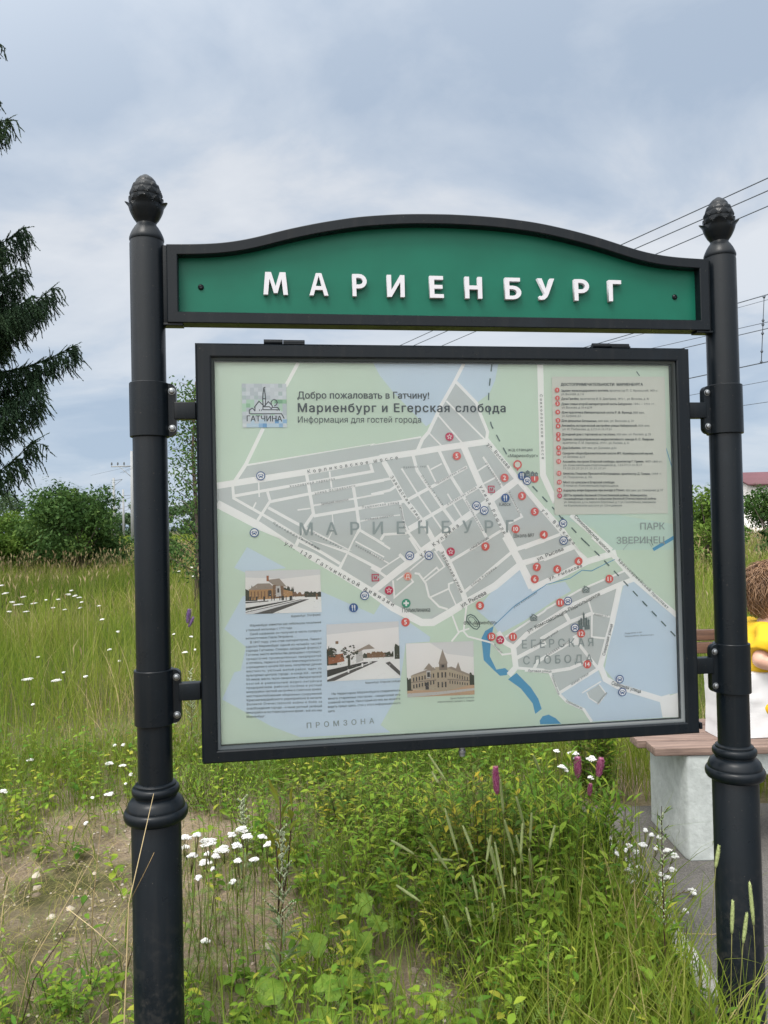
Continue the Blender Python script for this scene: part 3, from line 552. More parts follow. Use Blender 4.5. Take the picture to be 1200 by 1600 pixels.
# ---- display case: back box, door frame
X0, X1, Z0, Z1 = -0.7005, 0.7005, 0.8845, 2.0002
def rect_sweep(levels):
    """levels: (side inset, top inset, bottom inset, y)"""
    V = []
    for a, t, b, y in levels:
        V += [(X0 + a, y, Z0 + b), (X1 - a, y, Z0 + b), (X1 - a, y, Z1 - t), (X0 + a, y, Z1 - t)]
    F = [(i * 4 + j, (i + 1) * 4 + j, (i + 1) * 4 + (j + 1) % 4, i * 4 + (j + 1) % 4) for i in range(len(levels) - 1) for j in range(4)]
    g = Geo(); g.add(V, F); return g, len(V)
g, n = rect_sweep([(0.001, .001, .001, 0.046), (0, 0, 0, 0.044), (0, 0, 0, -0.0035), (0.0015, .0015, .0015, -0.005), (0.0045, .0075, .002, -0.0055), (0.0050, .0085, .0025, -0.0060), (0.0050, .0085, .0025, -0.0315), (0.0085, .012, .006, -0.0350), (0.0400, .040, .031, -0.0350), (0.0435, .0435, .0345, -0.0330), (0.0440, .044, .035, -0.0250)])
g.f += [[0, 1, 2, 3]]; g.m += [0]
df = sharp(g.build('display_frame', M['black'], sign), 25)
g, n = rect_sweep([(0.0425, .0425, .0335, -0.0265), (0.0470, .047, .0385, -0.0235), (0.0485, .0485, .0400, -0.0190), (0.0500, .0500, .0415, -0.0175), (0.0505, .0505, .042, -0.0060), (0.0505, .0505, .042, 0.0015)])
g.build('gasket', M['rubber'], df)
for xh in (-0.463, 0.468):
    g = Geo()
    for (a, b, r_) in ((-0.055, -0.004, 0.0075), (-0.003, 0.055, 0.0068)):
        g.tube([(xh + a, -0.010, 2.0030), (xh + b, -0.010, 2.0030)], r_, 14)
    g.box((xh - 0.0295, 0.004, 2.0022), (0.050, 0.026, 0.0036)); g.box((xh + 0.026, -0.016, 1.9975), (0.056, 0.018, 0.0036))
    sharp(g.build('hinge', M['black'], df), 35)
g = Geo()
g.lathe([(0.0085, 0.862), (0.0085, 0.868), (0.0065, 0.870), (0.0100, 0.8705), (0.0100, 0.878), (0.0080, 0.880), (0.0080, 0.886)], 18, (0.001, -0.02, 0))
sharp(g.build('lock', M['bolt'], df), 35)
g = Geo(); g.box((0.7045, -0.012, 0.905), (0.008, 0.03, 0.018)); g.build('latch', M['black'], df, bevel=0.001)
for s in (-1, 1):
    for zc in (1.8175, 1.0735):
        g = Geo(); g.box((s * 0.7285, 0.0, zc), (0.0565, 0.030, 0.0455))
        g.build('bracket_arm', M['black'], df, bevel=0.002)
# ---- glazing
m, nt, out = mat_base('clear_glazing')
tr = node(nt, 'ShaderNodeBsdfTransparent'); tr.inputs[0].default_value = (0.99, 1.0, 0.995, 1)
gs = node(nt, 'ShaderNodeBsdfGlossy'); gs.inputs['Roughness'].default_value = 0.05
frn = node(nt, 'ShaderNodeFresnel'); frn.inputs[0].default_value = 1.5
mul = node(nt, 'ShaderNodeMath', operation='MULTIPLY'); mul.inputs[1].default_value = 1.05; nt.links.new(frn.outputs[0], mul.inputs[0])
mx = node(nt, 'ShaderNodeMixShader'); nt.links.new(mul.outputs[0], mx.inputs[0]); nt.links.new(tr.outputs[0], mx.inputs[1]); nt.links.new(gs.outputs[0], mx.inputs[2])
nt.links.new(mx.outputs[0], out.inputs[0]); M['glass'] = m
g = Geo()
g.add([(-0.6495, -0.0150, 0.927), (0.6495, -0.0150, 0.927), (0.6495, -0.0150, 1.9495), (-0.6495, -0.0150, 1.9495)], [(0, 1, 2, 3)])
g.build('glazing', M['glass'], sign)

# ------------------------------------------------------------------ the printed map
INK = dict(base=(0.610, 0.738, 0.631), green2=(0.567, 0.728, 0.663), blue=(0.610, 0.728, 0.845), gray=(0.572, 0.615, 0.621), gray2=(0.578, 0.642, 0.621), road=(0.950, 0.950, 0.950), water=(0.100, 0.340, 0.580), dark=(0.100, 0.160, 0.170), gray3=(0.420, 0.500, 0.500), ink=(0.055, 0.075, 0.085), ink2=(0.110, 0.140, 0.160), ghost=(0.310, 0.370, 0.380), red=(0.700, 0.120, 0.110), white=(0.860, 0.860, 0.870), navy=(0.025, 0.100, 0.300), clinic=(0.050, 0.330, 0.220), crim=(0.560, 0.040, 0.110), legend=(0.663, 0.679, 0.626), icon=(0.150, 0.200, 0.210), orange=(0.740, 0.190, 0.120))
def ink(k):
    key = 'ink_' + k
    if key not in M: M[key] = solid('print_' + k, INK[k], 0.55, var=0.02, scale=5, spec=0.3)
    return M[key]
LAY = [0.0]; MARKING = [False]
def strokes(wt):
    if wt < .05: return [(0, 0)]
    w = .030 * wt
    return [(-w, 0), (w, 0), (0, w * .5), (0, -w * .5)] if wt > .3 else [(-w, 0), (w, 0)]
class Print(Geo):
    """flat print in layers, each 0.012 mm above the last"""
    def __init__(self, *cols):
        super().__init__(); self.cols = list(cols); LAY[0] = -0.0042 if MARKING[0] else -0.0022
    def mi(self, c):
        if c not in self.cols: self.cols.append(c)
        return self.cols.index(c)
    def y(self):
        LAY[0] -= 1.2e-5; return LAY[0]
    def poly(self, pts, c):
        y = self.y()
        a = sum(pts[i][0] * pts[(i + 1) % len(pts)][1] - pts[(i + 1) % len(pts)][0] * pts[i][1] for i in range(len(pts)))
        if a < 0: pts = pts[::-1]
        self.add([(p[0] / 1000, y, p[1] / 1000) for p in pts], [tuple(range(len(pts)))], self.mi(c))
    def rect(self, x0, z0, x1, z1, c): self.poly([(x0, z0), (x1, z0), (x1, z1), (x0, z1)], c)
    def disc(self, x, z, r, c, n=24): self.poly([(x + r * math.cos(2 * math.pi * k / n), z + r * math.sin(2 * math.pi * k / n)) for k in range(n)], c)
    def ring(self, x, z, r0, r1, c, n=28):
        y = self.y(); V = []
        for r_ in (r0, r1): V += [((x + r_ * math.cos(2 * math.pi * k / n)) / 1000, y, (z + r_ * math.sin(2 * math.pi * k / n)) / 1000) for k in range(n)]
        self.add(V, [(k, n + k, n + (k + 1) % n, (k + 1) % n)[::-1] for k in range(n)], self.mi(c))
    def line(self, pts, w, c):
        P = np.array(pts, float); keep = [0]
        for i in range(1, len(P)):
            if np.linalg.norm(P[i] - P[keep[-1]]) > 0.5: keep.append(i)
        P = P[keep]
        if len(P) < 2: return
        y = self.y(); t = np.diff(P, axis=0); t /= np.linalg.norm(t, axis=1)[:, None]
        V = []
        for i in range(len(P)):
            a = t[max(i - 1, 0)]; b = t[min(i, len(t) - 1)]
            m_ = a + b; nn = np.linalg.norm(m_)
            m_ = m_ / nn if nn > 1e-6 else a
            nr = np.array([-m_[1], m_[0]]); cs = max(0.45, float(np.dot(nr, [-a[1], a[0]])))
            o = nr * w / 2 / cs
            for q in (P[i] + o, P[i] - o): V.append((q[0] / 1000, y, q[1] / 1000))
        self.add(V, [(2 * i, 2 * i + 1, 2 * i + 3, 2 * i + 2) for i in range(len(P) - 1)], self.mi(c))
    def text(self, s, c, wt, p, q, cap):
        p = np.array(p, float); q = np.array(q, float); L = np.linalg.norm(q - p); d = (q - p) / L; nrm = np.array([-d[1], d[0]])
        sc_ = cap / 0.73
        w1 = text_width(s) * sc_; sp = 1.0
        if L > w1 * 1.12 and len(s) > 2:
            w2 = text_width(s, 2.0) * sc_; sp = min(3.2, 1 + (L - w1) / max(1e-6, (w2 - w1)))
        V, F = text_mesh(s, 0, sp, res=1 if cap < 9 else 2); w1 = V[:, 0].max() * sc_
        kx = L / w1
        for ox, oy in strokes(wt):       # heavier weights are struck more than once
            y = self.y()
            X = p[None] + d[None] * (V[:, :1] * sc_ * kx + ox * sc_) + nrm[None] * (V[:, 1:2] * sc_ + oy * sc_)
            self.add(np.stack([X[:, 0] / 1000, np.full(len(V), y), X[:, 1] / 1000], 1), F, self.mi(c))
    def ctext(self, s, c, wt, x, z, cap, wmax=None):
        V, F = text_mesh(s, 0, 1.0, res=2); k = cap / 0.73
        mn, mx = V.min(0), V.max(0); kx = k
        if wmax and (mx[0] - mn[0]) * k > wmax: kx = wmax / (mx[0] - mn[0])
        for ox, oy in strokes(wt):
            y = self.y()
            self.add(np.stack([(x + (V[:, 0] - (mn[0] + mx[0]) / 2 + ox) * kx) / 1000, np.full(len(V), y), (z + (V[:, 1] - (mn[1] + mx[1]) / 2 + oy) * k) / 1000], 1), F, self.mi(c))
    def done(self, name, parent): return self.build(name, [ink(c) for c in self.cols], parent)

g = Print('base'); LAY[0] = 0.0
g.rect(-652, 923, 657, 1953, 'base')
for c, pts in ZONES: g.poly(pts, c)
for w, pts in ROADS: g.line(pts, w, 'road')
for c, w, pts in LINES: g.line(pts, w, c)
for path in DASHES:
    P = np.array(path, float); seg = np.linalg.norm(np.diff(P, axis=0), axis=1); cum = np.concatenate([[0], np.cumsum(seg)])
    s = 0
    while s < cum[-1]:
        e_ = min(s + 21, cum[-1]); q = [(np.interp(k, cum, P[:, 0]), np.interp(k, cum, P[:, 1])) for k in np.linspace(s, e_, 3)]
        g.line(q, 3.6, 'dark'); s += 41
sheet = g.done('map_sheet', sign)
tag(sheet, 'pale green and blue printed town map')

g = Print('ink')
for s, c, wt, p, q, cap in TEXTS[:3]: g.text(s, c, wt, p, q, cap)
g.done('title_lettering', sheet)
g = Print('ink')
for s, c, wt, p, q, cap in TEXTS[3:]: g.text(s, c, wt, p, q, cap)
g.done('street_lettering', sheet)
g = Print('ink2')
for s, p, q, cap in PARAS: g.text(s, 'ink2', 0, p, q, cap)
g.done('history_lettering', sheet)
# legend
g = Print('legend'); g.poly(LEGEND_BOX, 'legend')
lb = g.done('legend_box', sheet)
MARKING[0] = True
g = Print('ink')
for s, wt, p, q, cap in LEGEND_TEXT: g.text(s, 'ink' if wt else 'ink2', wt, p, q, cap)
for k, (x, z) in LEGEND_MARKS:
    z += 0.5
    g.disc(x, z, 7.0, 'crim' if k == '*' else 'red', 18)
    if k == '*': g.ring(x, z, 2.4, 3.6, 'white', 5)
    else: g.ctext(str(k), 'white', .8, x, z, 7.2, 9)
g.done('legend_lettering', sheet)
# markers
def star(g, x, z, r, c):
    g.poly([(x + (r if k % 2 == 0 else r * .42) * math.sin(math.pi * k / 5), z + (r if k % 2 == 0 else r * .42) * math.cos(math.pi * k / 5)) for k in range(10)], c)
for k, (x, z) in MARKS:
    if k == '*':
        g = Print('crim'); g.disc(x, z, 11.8, 'crim'); star(g, x, z, 8.6, 'white'); star(g, x, z, 5.2, 'crim')
    elif k == '+':
        g = Print('clinic'); g.disc(x, z, 12.3, 'clinic'); g.rect(x - 2.4, z - 7.6, x + 2.4, z + 7.6, 'white'); g.rect(x - 7.6, z - 2.4, x + 7.6, z + 2.4, 'white')
    elif k == 'Д':
        g = Print('orange'); g.disc(x, z, 11.8, 'orange'); g.ring(x, z, 9.8, 10.8, 'white'); g.ctext('Д', 'white', .9, x, z, 10.5)
    else:
        g = Print('red'); g.disc(x, z, 11.8, 'red'); g.ctext(k, 'white', 1.0, x, z, 13.0 if len(k) == 1 else 12.4, 17)
    g.done('map_marker', sheet)
for x, z in BUSES:
    g = Print('navy'); g.disc(x, z, 12.2, 'navy'); g.disc(x, z, 9.6, 'white')
    g.rect(x - 5.6, z - 4.2, x + 5.6, z + 4.6, 'navy'); g.rect(x - 4.2, z + 0.2, x + 4.2, z + 3.2, 'white'); g.rect(x - 4.8, z - 6.2, x - 2.6, z - 4.2, 'navy'); g.rect(x + 2.6, z - 6.2, x + 4.8, z - 4.2, 'navy')
    g.rect(x - 7.2, z - 0.6, x - 5.6, z + 2.4, 'navy'); g.rect(x + 5.6, z - 0.6, x + 7.2, z + 2.4, 'navy'); g.disc(x - 3.4, z - 2.0, 1.1, 'white', 8); g.disc(x + 3.4, z - 2.0, 1.1, 'white', 8)
    g.done('bus_stop_marker', sheet)
for x, z in FOODS:
    g = Print('navy'); g.disc(x, z, 12.2, 'navy')
    for dx in (-4.6, -3.1, -1.6): g.rect(x + dx - .45, z + 1.5, x + dx + .45, z + 7.5, 'white')
    g.rect(x - 5.0, z + 0.2, x - 1.2, z + 1.6, 'white'); g.rect(x - 3.9, z - 8.0, x - 2.3, z + 0.4, 'white')
    g.poly([(x + 1.8, z - 1), (x + 4.8, z - 1), (x + 4.8, z + 5.5), (x + 3.6, z + 7.8), (x + 1.8, z + 7.8)], 'white'); g.rect(x + 2.6, z - 8, x + 4.4, z - 1, 'white')
    g.done('canteen_marker', sheet)
for x, z in HOUSES:
    g = Print('icon'); g.poly([(x - 13, z + 1), (x, z + 10), (x + 13, z + 1)], 'icon'); g.rect(x - 10, z - 9, x + 10, z + 0.8, 'icon')
    for dx in (-4.6, 4.6): g.ring(x + dx, z - 3.6, 2.6, 3.5, 'gray', 14)
    g.poly([(x - 6, z + 2), (x, z + 6.6), (x + 6, z + 2)], 'gray'); g.rect(x - 6, z + 7.5, x - 3.5, z + 11, 'icon')
    g.done('house_marker', sheet)
x, z = CHURCH
g = Print('icon'); g.rect(x - 16, z - 2, x + 17, z + 10, 'icon')
for dx, h in ((-14, 20), (-8, 26), (0, 40), (7, 27), (14, 21)):
    g.rect(x + dx - 2.4, z + 9, x + dx + 2.4, z + h, 'icon'); g.disc(x + dx, z + h + 1.5, 3.2, 'icon', 10); g.poly([(x + dx - 1.2, z + h + 3), (x + dx + 1.2, z + h + 3), (x + dx, z + h + 10)], 'icon')
g.rect(x - 4, z - 2, x + 1, z + 5, 'gray'); g.done('church_marker', sheet)
x, z = STATION
g = Print('icon')
for dx, w, h in ((-16, 9, 8), (-5, 12, 12), (9, 11, 9), (20, 9, 7)): g.rect(x + dx - w / 2, z - 8, x + dx + w / 2, z - 8 + h, 'icon'); g.poly([(x + dx - w / 2 - 2, z - 8 + h), (x + dx + w / 2 + 2, z - 8 + h), (x + dx, z - 2 + h)], 'icon')
for dx in (-17, -7, -3, 8, 20): g.rect(x + dx - 1, z - 5, x + dx + 1.2, z - 1.5, 'gray3')
g.done('station_marker', sheet)
x, z = PIN
g = Print('crim'); g.poly([(x - 7.5, z + 14), (x, z), (x + 7.5, z + 14)], 'red'); g.disc(x, z + 19, 12.5, 'red'); g.disc(x, z + 19, 8.2, 'legend'); g.done('location_pin', sheet)
for x, z in SHOPS:
    g = Print('crim'); g.line([(x + 8, z + 4), (x + 8, z + 9), (x - 9, z + 9), (x - 9, z - 8.5), (x + 3, z - 8.5)], 2.4, 'crim'); g.line([(x + 3, z - 8.5), (x + 9, z - 8.5), (x + 9, z - 1)], 2.4, 'crim'); g.ctext('М', 'crim', 1.1, x, z, 8.5)
    g.done('shop_marker', sheet)
# emblem
MARKING[0] = False
INK.update(e0=(0.46, 0.55, 0.57), e1=(0.52, 0.57, 0.63), e2=(0.62, 0.66, 0.72), e3=(0.68, 0.72, 0.78), g1=(0.20, 0.42, 0.26), g2=(0.30, 0.54, 0.35), g3=(0.48, 0.68, 0.55), b1=(0.14, 0.35, 0.66), b2=(0.30, 0.50, 0.76), b3=(0.52, 0.66, 0.80))
g = Print('e1'); ex, ez, ew = -579, 1773, 119
g.rect(ex, ez, ex + ew, ez + ew, 'e1')
kr = random.Random(3)
for j in range(11):
    for i in range(11):
        if j < 4: c = kr.choice(['e0', 'e1', 'e1', 'e2', 'e2', 'e3'])
        elif j < 7: c = kr.choice(['g1', 'g2', 'g3', 'g3', 'e1', 'e2']) if (i < 4 or i > 6) else kr.choice(['e2', 'e3', 'g3'])
        elif j < 9: c = kr.choice(['e1', 'e2', 'e3', 'e2', 'g3'])
        else: c = kr.choice(['b1', 'b2', 'b3', 'e3', 'b3']) if j == 10 or kr.random() < .4 else 'e2'
        s = ew / 11
        g.rect(ex + i * s, ez + ew - (j + 1) * s, ex + (i + 1) * s, ez + ew - j * s, c)
INK['emb'] = (0.02, 0.035, 0.05)
g.poly([(-555, 1811), (-555, 1823), (-543, 1826), (-531, 1845), (-520, 1836), (-517, 1875), (-514, 1836), (-505, 1845), (-492, 1828), (-476, 1819), (-473, 1811)], 'e3')
for pts in EMBLEM_LINES: g.line(pts, 2.6, 'emb')
for dx in (-533, -528, -486, -480): g.rect(dx - 1, 1818, dx + 1.2, 1822, 'emb')
g.text('ГАТЧИНА', 'emb', .6, EMBLEM_TEXT[0], EMBLEM_TEXT[1], 15.5)
g.done('town_emblem', sheet)
# three printed photographs (old tinted views)
INK.update(psky=(0.84, 0.82, 0.82), psky2=(0.70, 0.70, 0.72), snow=(0.86, 0.86, 0.86), wood=(0.46, 0.27, 0.13), wood2=(0.22, 0.13, 0.08), roof=(0.33, 0.28, 0.24), pdark=(0.045, 0.05, 0.05), pline=(0.10, 0.10, 0.10), firs=(0.055, 0.065, 0.05), brick=(0.46, 0.39, 0.30), brick2=(0.25, 0.21, 0.18), win=(0.06, 0.06, 0.065), yard=(0.55, 0.37, 0.25), rust=(0.34, 0.13, 0.07), shade=(0.55, 0.54, 0.54))
def frame_of(q):
    q = np.array(q, float)
    def f(u, v):       # u right, v down, 0..1
        p = (q[0] * (1 - u) + q[1] * u) * (1 - v) + (q[3] * (1 - u) + q[2] * u) * v
        return tuple(p)
    return f
pr = random.Random(5)
def speckle(f, u0, u1, v0, v1, n, cols, g, s0=.004, s1=.011):
    for i in range(n):
        u, v, a, b = pr.uniform(u0, u1), pr.uniform(v0, v1), pr.uniform(s0, s1), pr.uniform(s0, s1)
        g.poly([f(u, v), f(u + a, v + b * .3), f(u + a * .8, v + b), f(u - a * .2, v + b * .8)], pr.choice(cols))
def ragged(f, u0, u1, vb, vt, n, c, g, jag):
    top = [f(u0 + (u1 - u0) * i / n, vt + pr.uniform(-jag, jag)) for i in range(n + 1)]
    g.poly([f(u0, vb)] + top + [f(u1, vb)], c)
f = frame_of(PHOTO_HOUSE); g = Print('psky')
P = lambda c, *uv: g.poly([f(u, v) for u, v in uv], c)
P('psky', (0, 0), (1, 0), (1, 1), (0, 1)); P('psky2', (0, .0), (1, 0), (1, .12), (.5, .2), (0, .15))
P('snow', (0, .62), (1, .60), (1, 1), (0, 1))
ragged(f, .0, .14, .70, .40, 10, 'firs', g, .07); ragged(f, .50, .64, .62, .42, 12, 'firs', g, .06); ragged(f, .62, 1.0, .62, .54, 18, 'wood2', g, .035); ragged(f, .78, 1.0, .64, .53, 12, 'firs', g, .03)
P('wood', (.05, .44), (.38, .42), (.38, .66), (.05, .68)); P('roof', (.03, .45), (.16, .30), (.32, .30), (.40, .43)); P('wood2', (.36, .34), (.50, .32), (.52, .64), (.36, .66)); P('roof', (.28, .22), (.45, .19), (.55, .40), (.47, .36), (.36, .33))
P('rust', (.28, .12), (.31, .12), (.31, .25), (.28, .25)); P('shade', (.40, .36), (.46, .36), (.47, .60), (.40, .62)); P('wood', (.50, .45), (.62, .50), (.62, .62), (.50, .64))
for i in range(7): P('wood2', (.07 + i * .044, .48), (.085 + i * .044, .48), (.085 + i * .044, .64), (.07 + i * .044, .64))
P('win', (.30, .46), (.34, .46), (.34, .60), (.30, .60)); P('win', (.42, .42), (.445, .42), (.445, .52), (.42, .52))
for i in range(24):
    u = pr.uniform(.03, .62); P('pdark', (u, .60), (u + .012, .60), (u + .010, .70), (u, .70))
P('pdark', (0, .72), (.30, .70), (.30, .72), (0, .75)); P('pdark', (0, .86), (.62, .69), (.66, .69), (0, .92)); P('pline', (0, .95), (.72, .69), (.84, .69), (.40, .96), (.35, 1), (0, 1)); P('psky2', (0, .965), (.75, .695), (.77, .695), (.10, 1), (0, 1)); P('wood2', (.93, .56), (.95, .56), (.955, .70), (.93, .70))
speckle(f, .05, .62, .36, .64, 90, ['wood2', 'pdark', 'rust', 'snow', 'wood'], g); speckle(f, .0, 1, .68, .98, 60, ['psky2', 'shade', 'pline'], g); speckle(f, .6, .98, .55, .64, 50, ['pdark', 'rust', 'shade'], g)
g.done('printed_photograph', sheet)['label'] = 'tinted old view of a wooden station house by snowy tracks'
f = frame_of(PHOTO_STREET); g = Print('psky')
P('psky', (0, 0), (1, 0), (1, 1), (0, 1)); P('psky2', (0, 0), (1, 0), (1, .10), (0, .18)); P('snow', (0, .62), (1, .58), (1, 1), (0, 1))
ragged(f, .40, 1.0, .62, .54, 26, 'firs', g, .035); ragged(f, .55, .80, .62, .53, 14, 'wood2', g, .03); ragged(f, .0, .14, .72, .42, 10, 'firs', g, .06)
P('snow', (.06, .36), (.16, .32), (.32, .55), (.10, .58)); P('rust', (.02, .55), (.22, .52), (.24, .66), (.02, .70)); P('wood2', (.12, .30), (.16, .30), (.16, .35), (.12, .35)); P('shade', (.40, .50), (.48, .46), (.50, .66), (.40, .70)); P('roof', (.34, .52), (.58, .38), (.66, .46), (.50, .47), (.40, .54))
for c0, r_ in ((.30, .12), (.07, .07)):
    for k in range(46):
        a = pr.uniform(0, 6.28); rr = r_ * math.sqrt(pr.random()); u = c0 + rr * math.cos(a); v = .50 + rr * 1.15 * math.sin(a); s = pr.uniform(.008, .022)
        P('firs', (u - s, v), (u, v - s), (u + s, v), (u, v + s))
P('firs', (.285, .55), (.315, .55), (.318, .74), (.282, .74)); P('pdark', (.0, .80), (.50, .69), (.60, .69), (.0, .94)); P('pline', (0, .97), (.62, .68), (.70, .68), (.10, .99), (.0, 1)); P('snow', (.0, .92), (.60, .695), (.615, .70), (.0, .945))
for u, v in ((.28, .83), (.47, .74), (.56, .69)): P('snow', (u, v - .03), (u + .025, v - .03), (u + .02, v + .03), (u, v + .03))
P('pline', (.80, .72), (.86, .70), (1, .88), (1, .96)); P('snow', (.915, .46), (.93, .46), (.93, .68), (.915, .68)); ragged(f, .93, 1.0, .66, .42, 5, 'firs', g, .05)
speckle(f, .02, .45, .40, .72, 90, ['pdark', 'firs', 'rust', 'snow', 'shade'], g); speckle(f, .45, .98, .56, .63, 60, ['wood2', 'rust', 'pdark', 'shade'], g); speckle(f, .2, .95, .70, .98, 40, ['psky2', 'shade'], g)
g.done('printed_photograph', sheet)['label'] = 'tinted old view of a snowy village street'
f = frame_of(PHOTO_TOWER); g = Print('psky')
P('psky', (0, 0), (1, 0), (1, 1), (0, 1)); P('psky2', (.35, 0), (1, 0), (1, .30), (.6, .22)); P('yard', (0, .86), (.5, .90), (1, .80), (1, 1), (0, 1)); P('shade', (0, .93), (.45, .92), (1, .88), (1, .92), (.4, .98), (0, 1))
ragged(f, 0, .08, .88, .66, 6, 'firs', g, .04); ragged(f, .93, 1.0, .82, .62, 5, 'firs', g, .04)
P('brick', (.06, .60), (.42, .50), (.44, .90), (.06, .86)); P('brick', (.42, .46), (.60, .46), (.60, .91), (.42, .90)); P('brick', (.60, .47), (.93, .64), (.93, .82), (.60, .91))
P('roof', (.04, .62), (.10, .58), (.40, .46), (.43, .51), (.06, .61)); P('roof', (.60, .48), (.66, .46), (.94, .62), (.93, .65)); P('roof', (.25, .50), (.33, .38), (.40, .49)); P('brick2', (.48, .38), (.60, .38), (.60, .52), (.48, .52)); P('roof', (.47, .40), (.535, .13), (.61, .40)); P('roof', (.72, .53), (.765, .38), (.81, .56))
P('brick2', (.06, .72), (.43, .69), (.43, .71), (.06, .735)); P('brick2', (.60, .69), (.93, .73), (.93, .745), (.60, .71))
for i in range(8):
    u = .09 + i * .042; v = .64 - i * .009
    P('win', (u, v), (u + .018, v), (u + .018, v + .075), (u, v + .075)); P('win', (u, v + .13), (u + .018, v + .13), (u + .018, v + .20), (u, v + .20))
for i in range(8):
    u = .63 + i * .037; v = .57 + i * .014
    P('win', (u, v), (u + .013, v), (u + .013, v + .07), (u, v + .07)); P('win', (u, v + .15 - i * .006), (u + .013, v + .15 - i * .006), (u + .013, v + .21 - i * .008), (u, v + .21 - i * .008))
for u in (.45, .51, .56): P('win', (u, .56), (u + .022, .56), (u + .022, .66), (u, .66)); P('win', (u, .74), (u + .022, .74), (u + .022, .84), (u, .84))
P('win', (.27, .74), (.32, .74), (.32, .87), (.27, .87)); P('win', (.515, .42), (.555, .42), (.555, .47), (.515, .47)); P('shade', (.29, .52), (.35, .52), (.35, .66), (.29, .66)); P('win', (.30, .55), (.34, .55), (.34, .64), (.30, .64))
for i in range(60):
    u = pr.uniform(.07, .92); v = pr.uniform(.60, .84)
    if u < .42 or u > .6: P('brick2', (u, v), (u + .012, v), (u + .012, v + .006), (u, v + .006))
speckle(f, .07, .92, .62, .86, 120, ['brick2', 'roof', 'yard', 'shade'], g); speckle(f, .0, 1, .88, .99, 60, ['rust', 'shade', 'brick'], g)
g.done('printed_photograph', sheet)['label'] = 'tinted old view of a brick corner building with a pointed turret'

# ------------------------------------------------------------------ ground, kerb, asphalt
def ground_mat():
    m, nt, out = mat_base('meadow_soil')
    tcn = node(nt, 'ShaderNodeTexCoord')
    def nz(scale, detail=6, rough=.6):
        n = node(nt, 'ShaderNodeTexNoise'); nt.links.new(tcn.outputs['Object'], n.inputs[0]); n.inputs['Scale'].default_value = scale; n.inputs['Detail'].default_value = detail; n.inputs['Roughness'].default_value = rough
        return n.outputs[0]
    def rp(f, st):
        r = node(nt, 'ShaderNodeValToRGB'); nt.links.new(f, r.inputs[0]); ramp_set(r, st); return r.outputs[0]
    def mix(f, a, b):
        n = node(nt, 'ShaderNodeMix', data_type='RGBA'); nt.links.new(f, n.inputs[0]) if not isinstance(f, float) else setattr(n.inputs[0], 'default_value', f)
        nt.links.new(a, n.inputs[6]); nt.links.new(b, n.inputs[7]); return n.outputs[2]
    soil = rp(nz(7, 10, .7), [(0.28, (0.19, 0.145, 0.10)), (0.48, (0.34, 0.265, 0.19)), (0.66, (0.46, 0.38, 0.29))])
    grit = rp(nz(85, 6, .8), [(0.33, (0.08, 0.06, 0.042)), (0.52, (0.27, 0.21, 0.15)), (0.68, (0.50, 0.43, 0.34))])
    soil2 = mix(0.62, soil, grit)
    thatch = rp(nz(16, 8, .7), [(0.3, (0.035, 0.042, 0.014)), (0.5, (0.075, 0.08, 0.028)), (0.7, (0.15, 0.13, 0.06))])
    msk = rp(nz(1.1, 5, .6), [(0.46, (0, 0, 0)), (0.62, (1, 1, 1))])
    sp = node(nt, 'ShaderNodeSeparateXYZ'); nt.links.new(tcn.outputs['Object'], sp.inputs[0])
    mr = node(nt, 'ShaderNodeMapRange'); nt.links.new(sp.outputs[1], mr.inputs[0]); mr.inputs[1].default_value = 4.3; mr.inputs[2].default_value = 6.5
    mxx = node(nt, 'ShaderNodeMath', operation='MAXIMUM'); nt.links.new(msk, mxx.inputs[0]); nt.links.new(mr.outputs[0], mxx.inputs[1])
    mulm = node(nt, 'ShaderNodeMath', operation='MULTIPLY', use_clamp=True); nt.links.new(mxx.outputs[0], mulm.inputs[0]); mulm.inputs[1].default_value = 0.95
    col_ = mix(mulm.outputs[0], soil2, thatch)
    p = node(nt, 'ShaderNodeBsdfPrincipled'); nt.links.new(col_, p.inputs['Base Color']); p.inputs['Roughness'].default_value = 0.95; p.inputs['Specular IOR Level'].default_value = 0.15
    b = node(nt, 'ShaderNodeBump'); b.inputs['Strength'].default_value = 0.9; b.inputs['Distance'].default_value = 0.035
    nt.links.new(nz(38, 9, .8), b.inputs['Height']); nt.links.new(b.outputs[0], p.inputs['Normal'])
    nt.links.new(p.outputs[0], out.inputs[0]); return m
M['soil'] = ground_mat()
def bumpy(x, y):
    k = np.clip((x - 0.9) / -0.25, 0, 1)
    return k * (0.018 * np.sin(3.1 * x + 1.3 * y) + 0.014 * np.sin(5.7 * y - 2.2 * x + 1) + 0.007 * np.sin(13 * x + 4) * np.sin(11 * y))
g = Geo()
xs = np.concatenate([[-900, -300, -120, -60, -30, -15, -8, -5], np.arange(-4, 0.96, 0.08), [0.965, 5, 9, 20, 60, 200, 900]])
ys = np.concatenate([[-300, -60, -15, -4, -1], np.arange(0, 8, 0.08), [8.5, 10, 14, 25, 60, 150, 400, 1500]])
XX, YY = np.meshgrid(xs, ys); ZZ = np.where((np.abs(XX) < 4.1) & (YY > -.5) & (YY < 8.2), bumpy(XX, YY), 0) - 0.004
nx, ny = len(xs), len(ys)
g.add(np.stack([XX, YY, ZZ], -1).reshape(-1, 3), [(j * nx + i, j * nx + i + 1, (j + 1) * nx + i + 1, (j + 1) * nx + i) for j in range(ny - 1) for i in range(nx - 1)])
o = g.build('ground', M['soil'], smooth=True); tag(o, kind='structure')
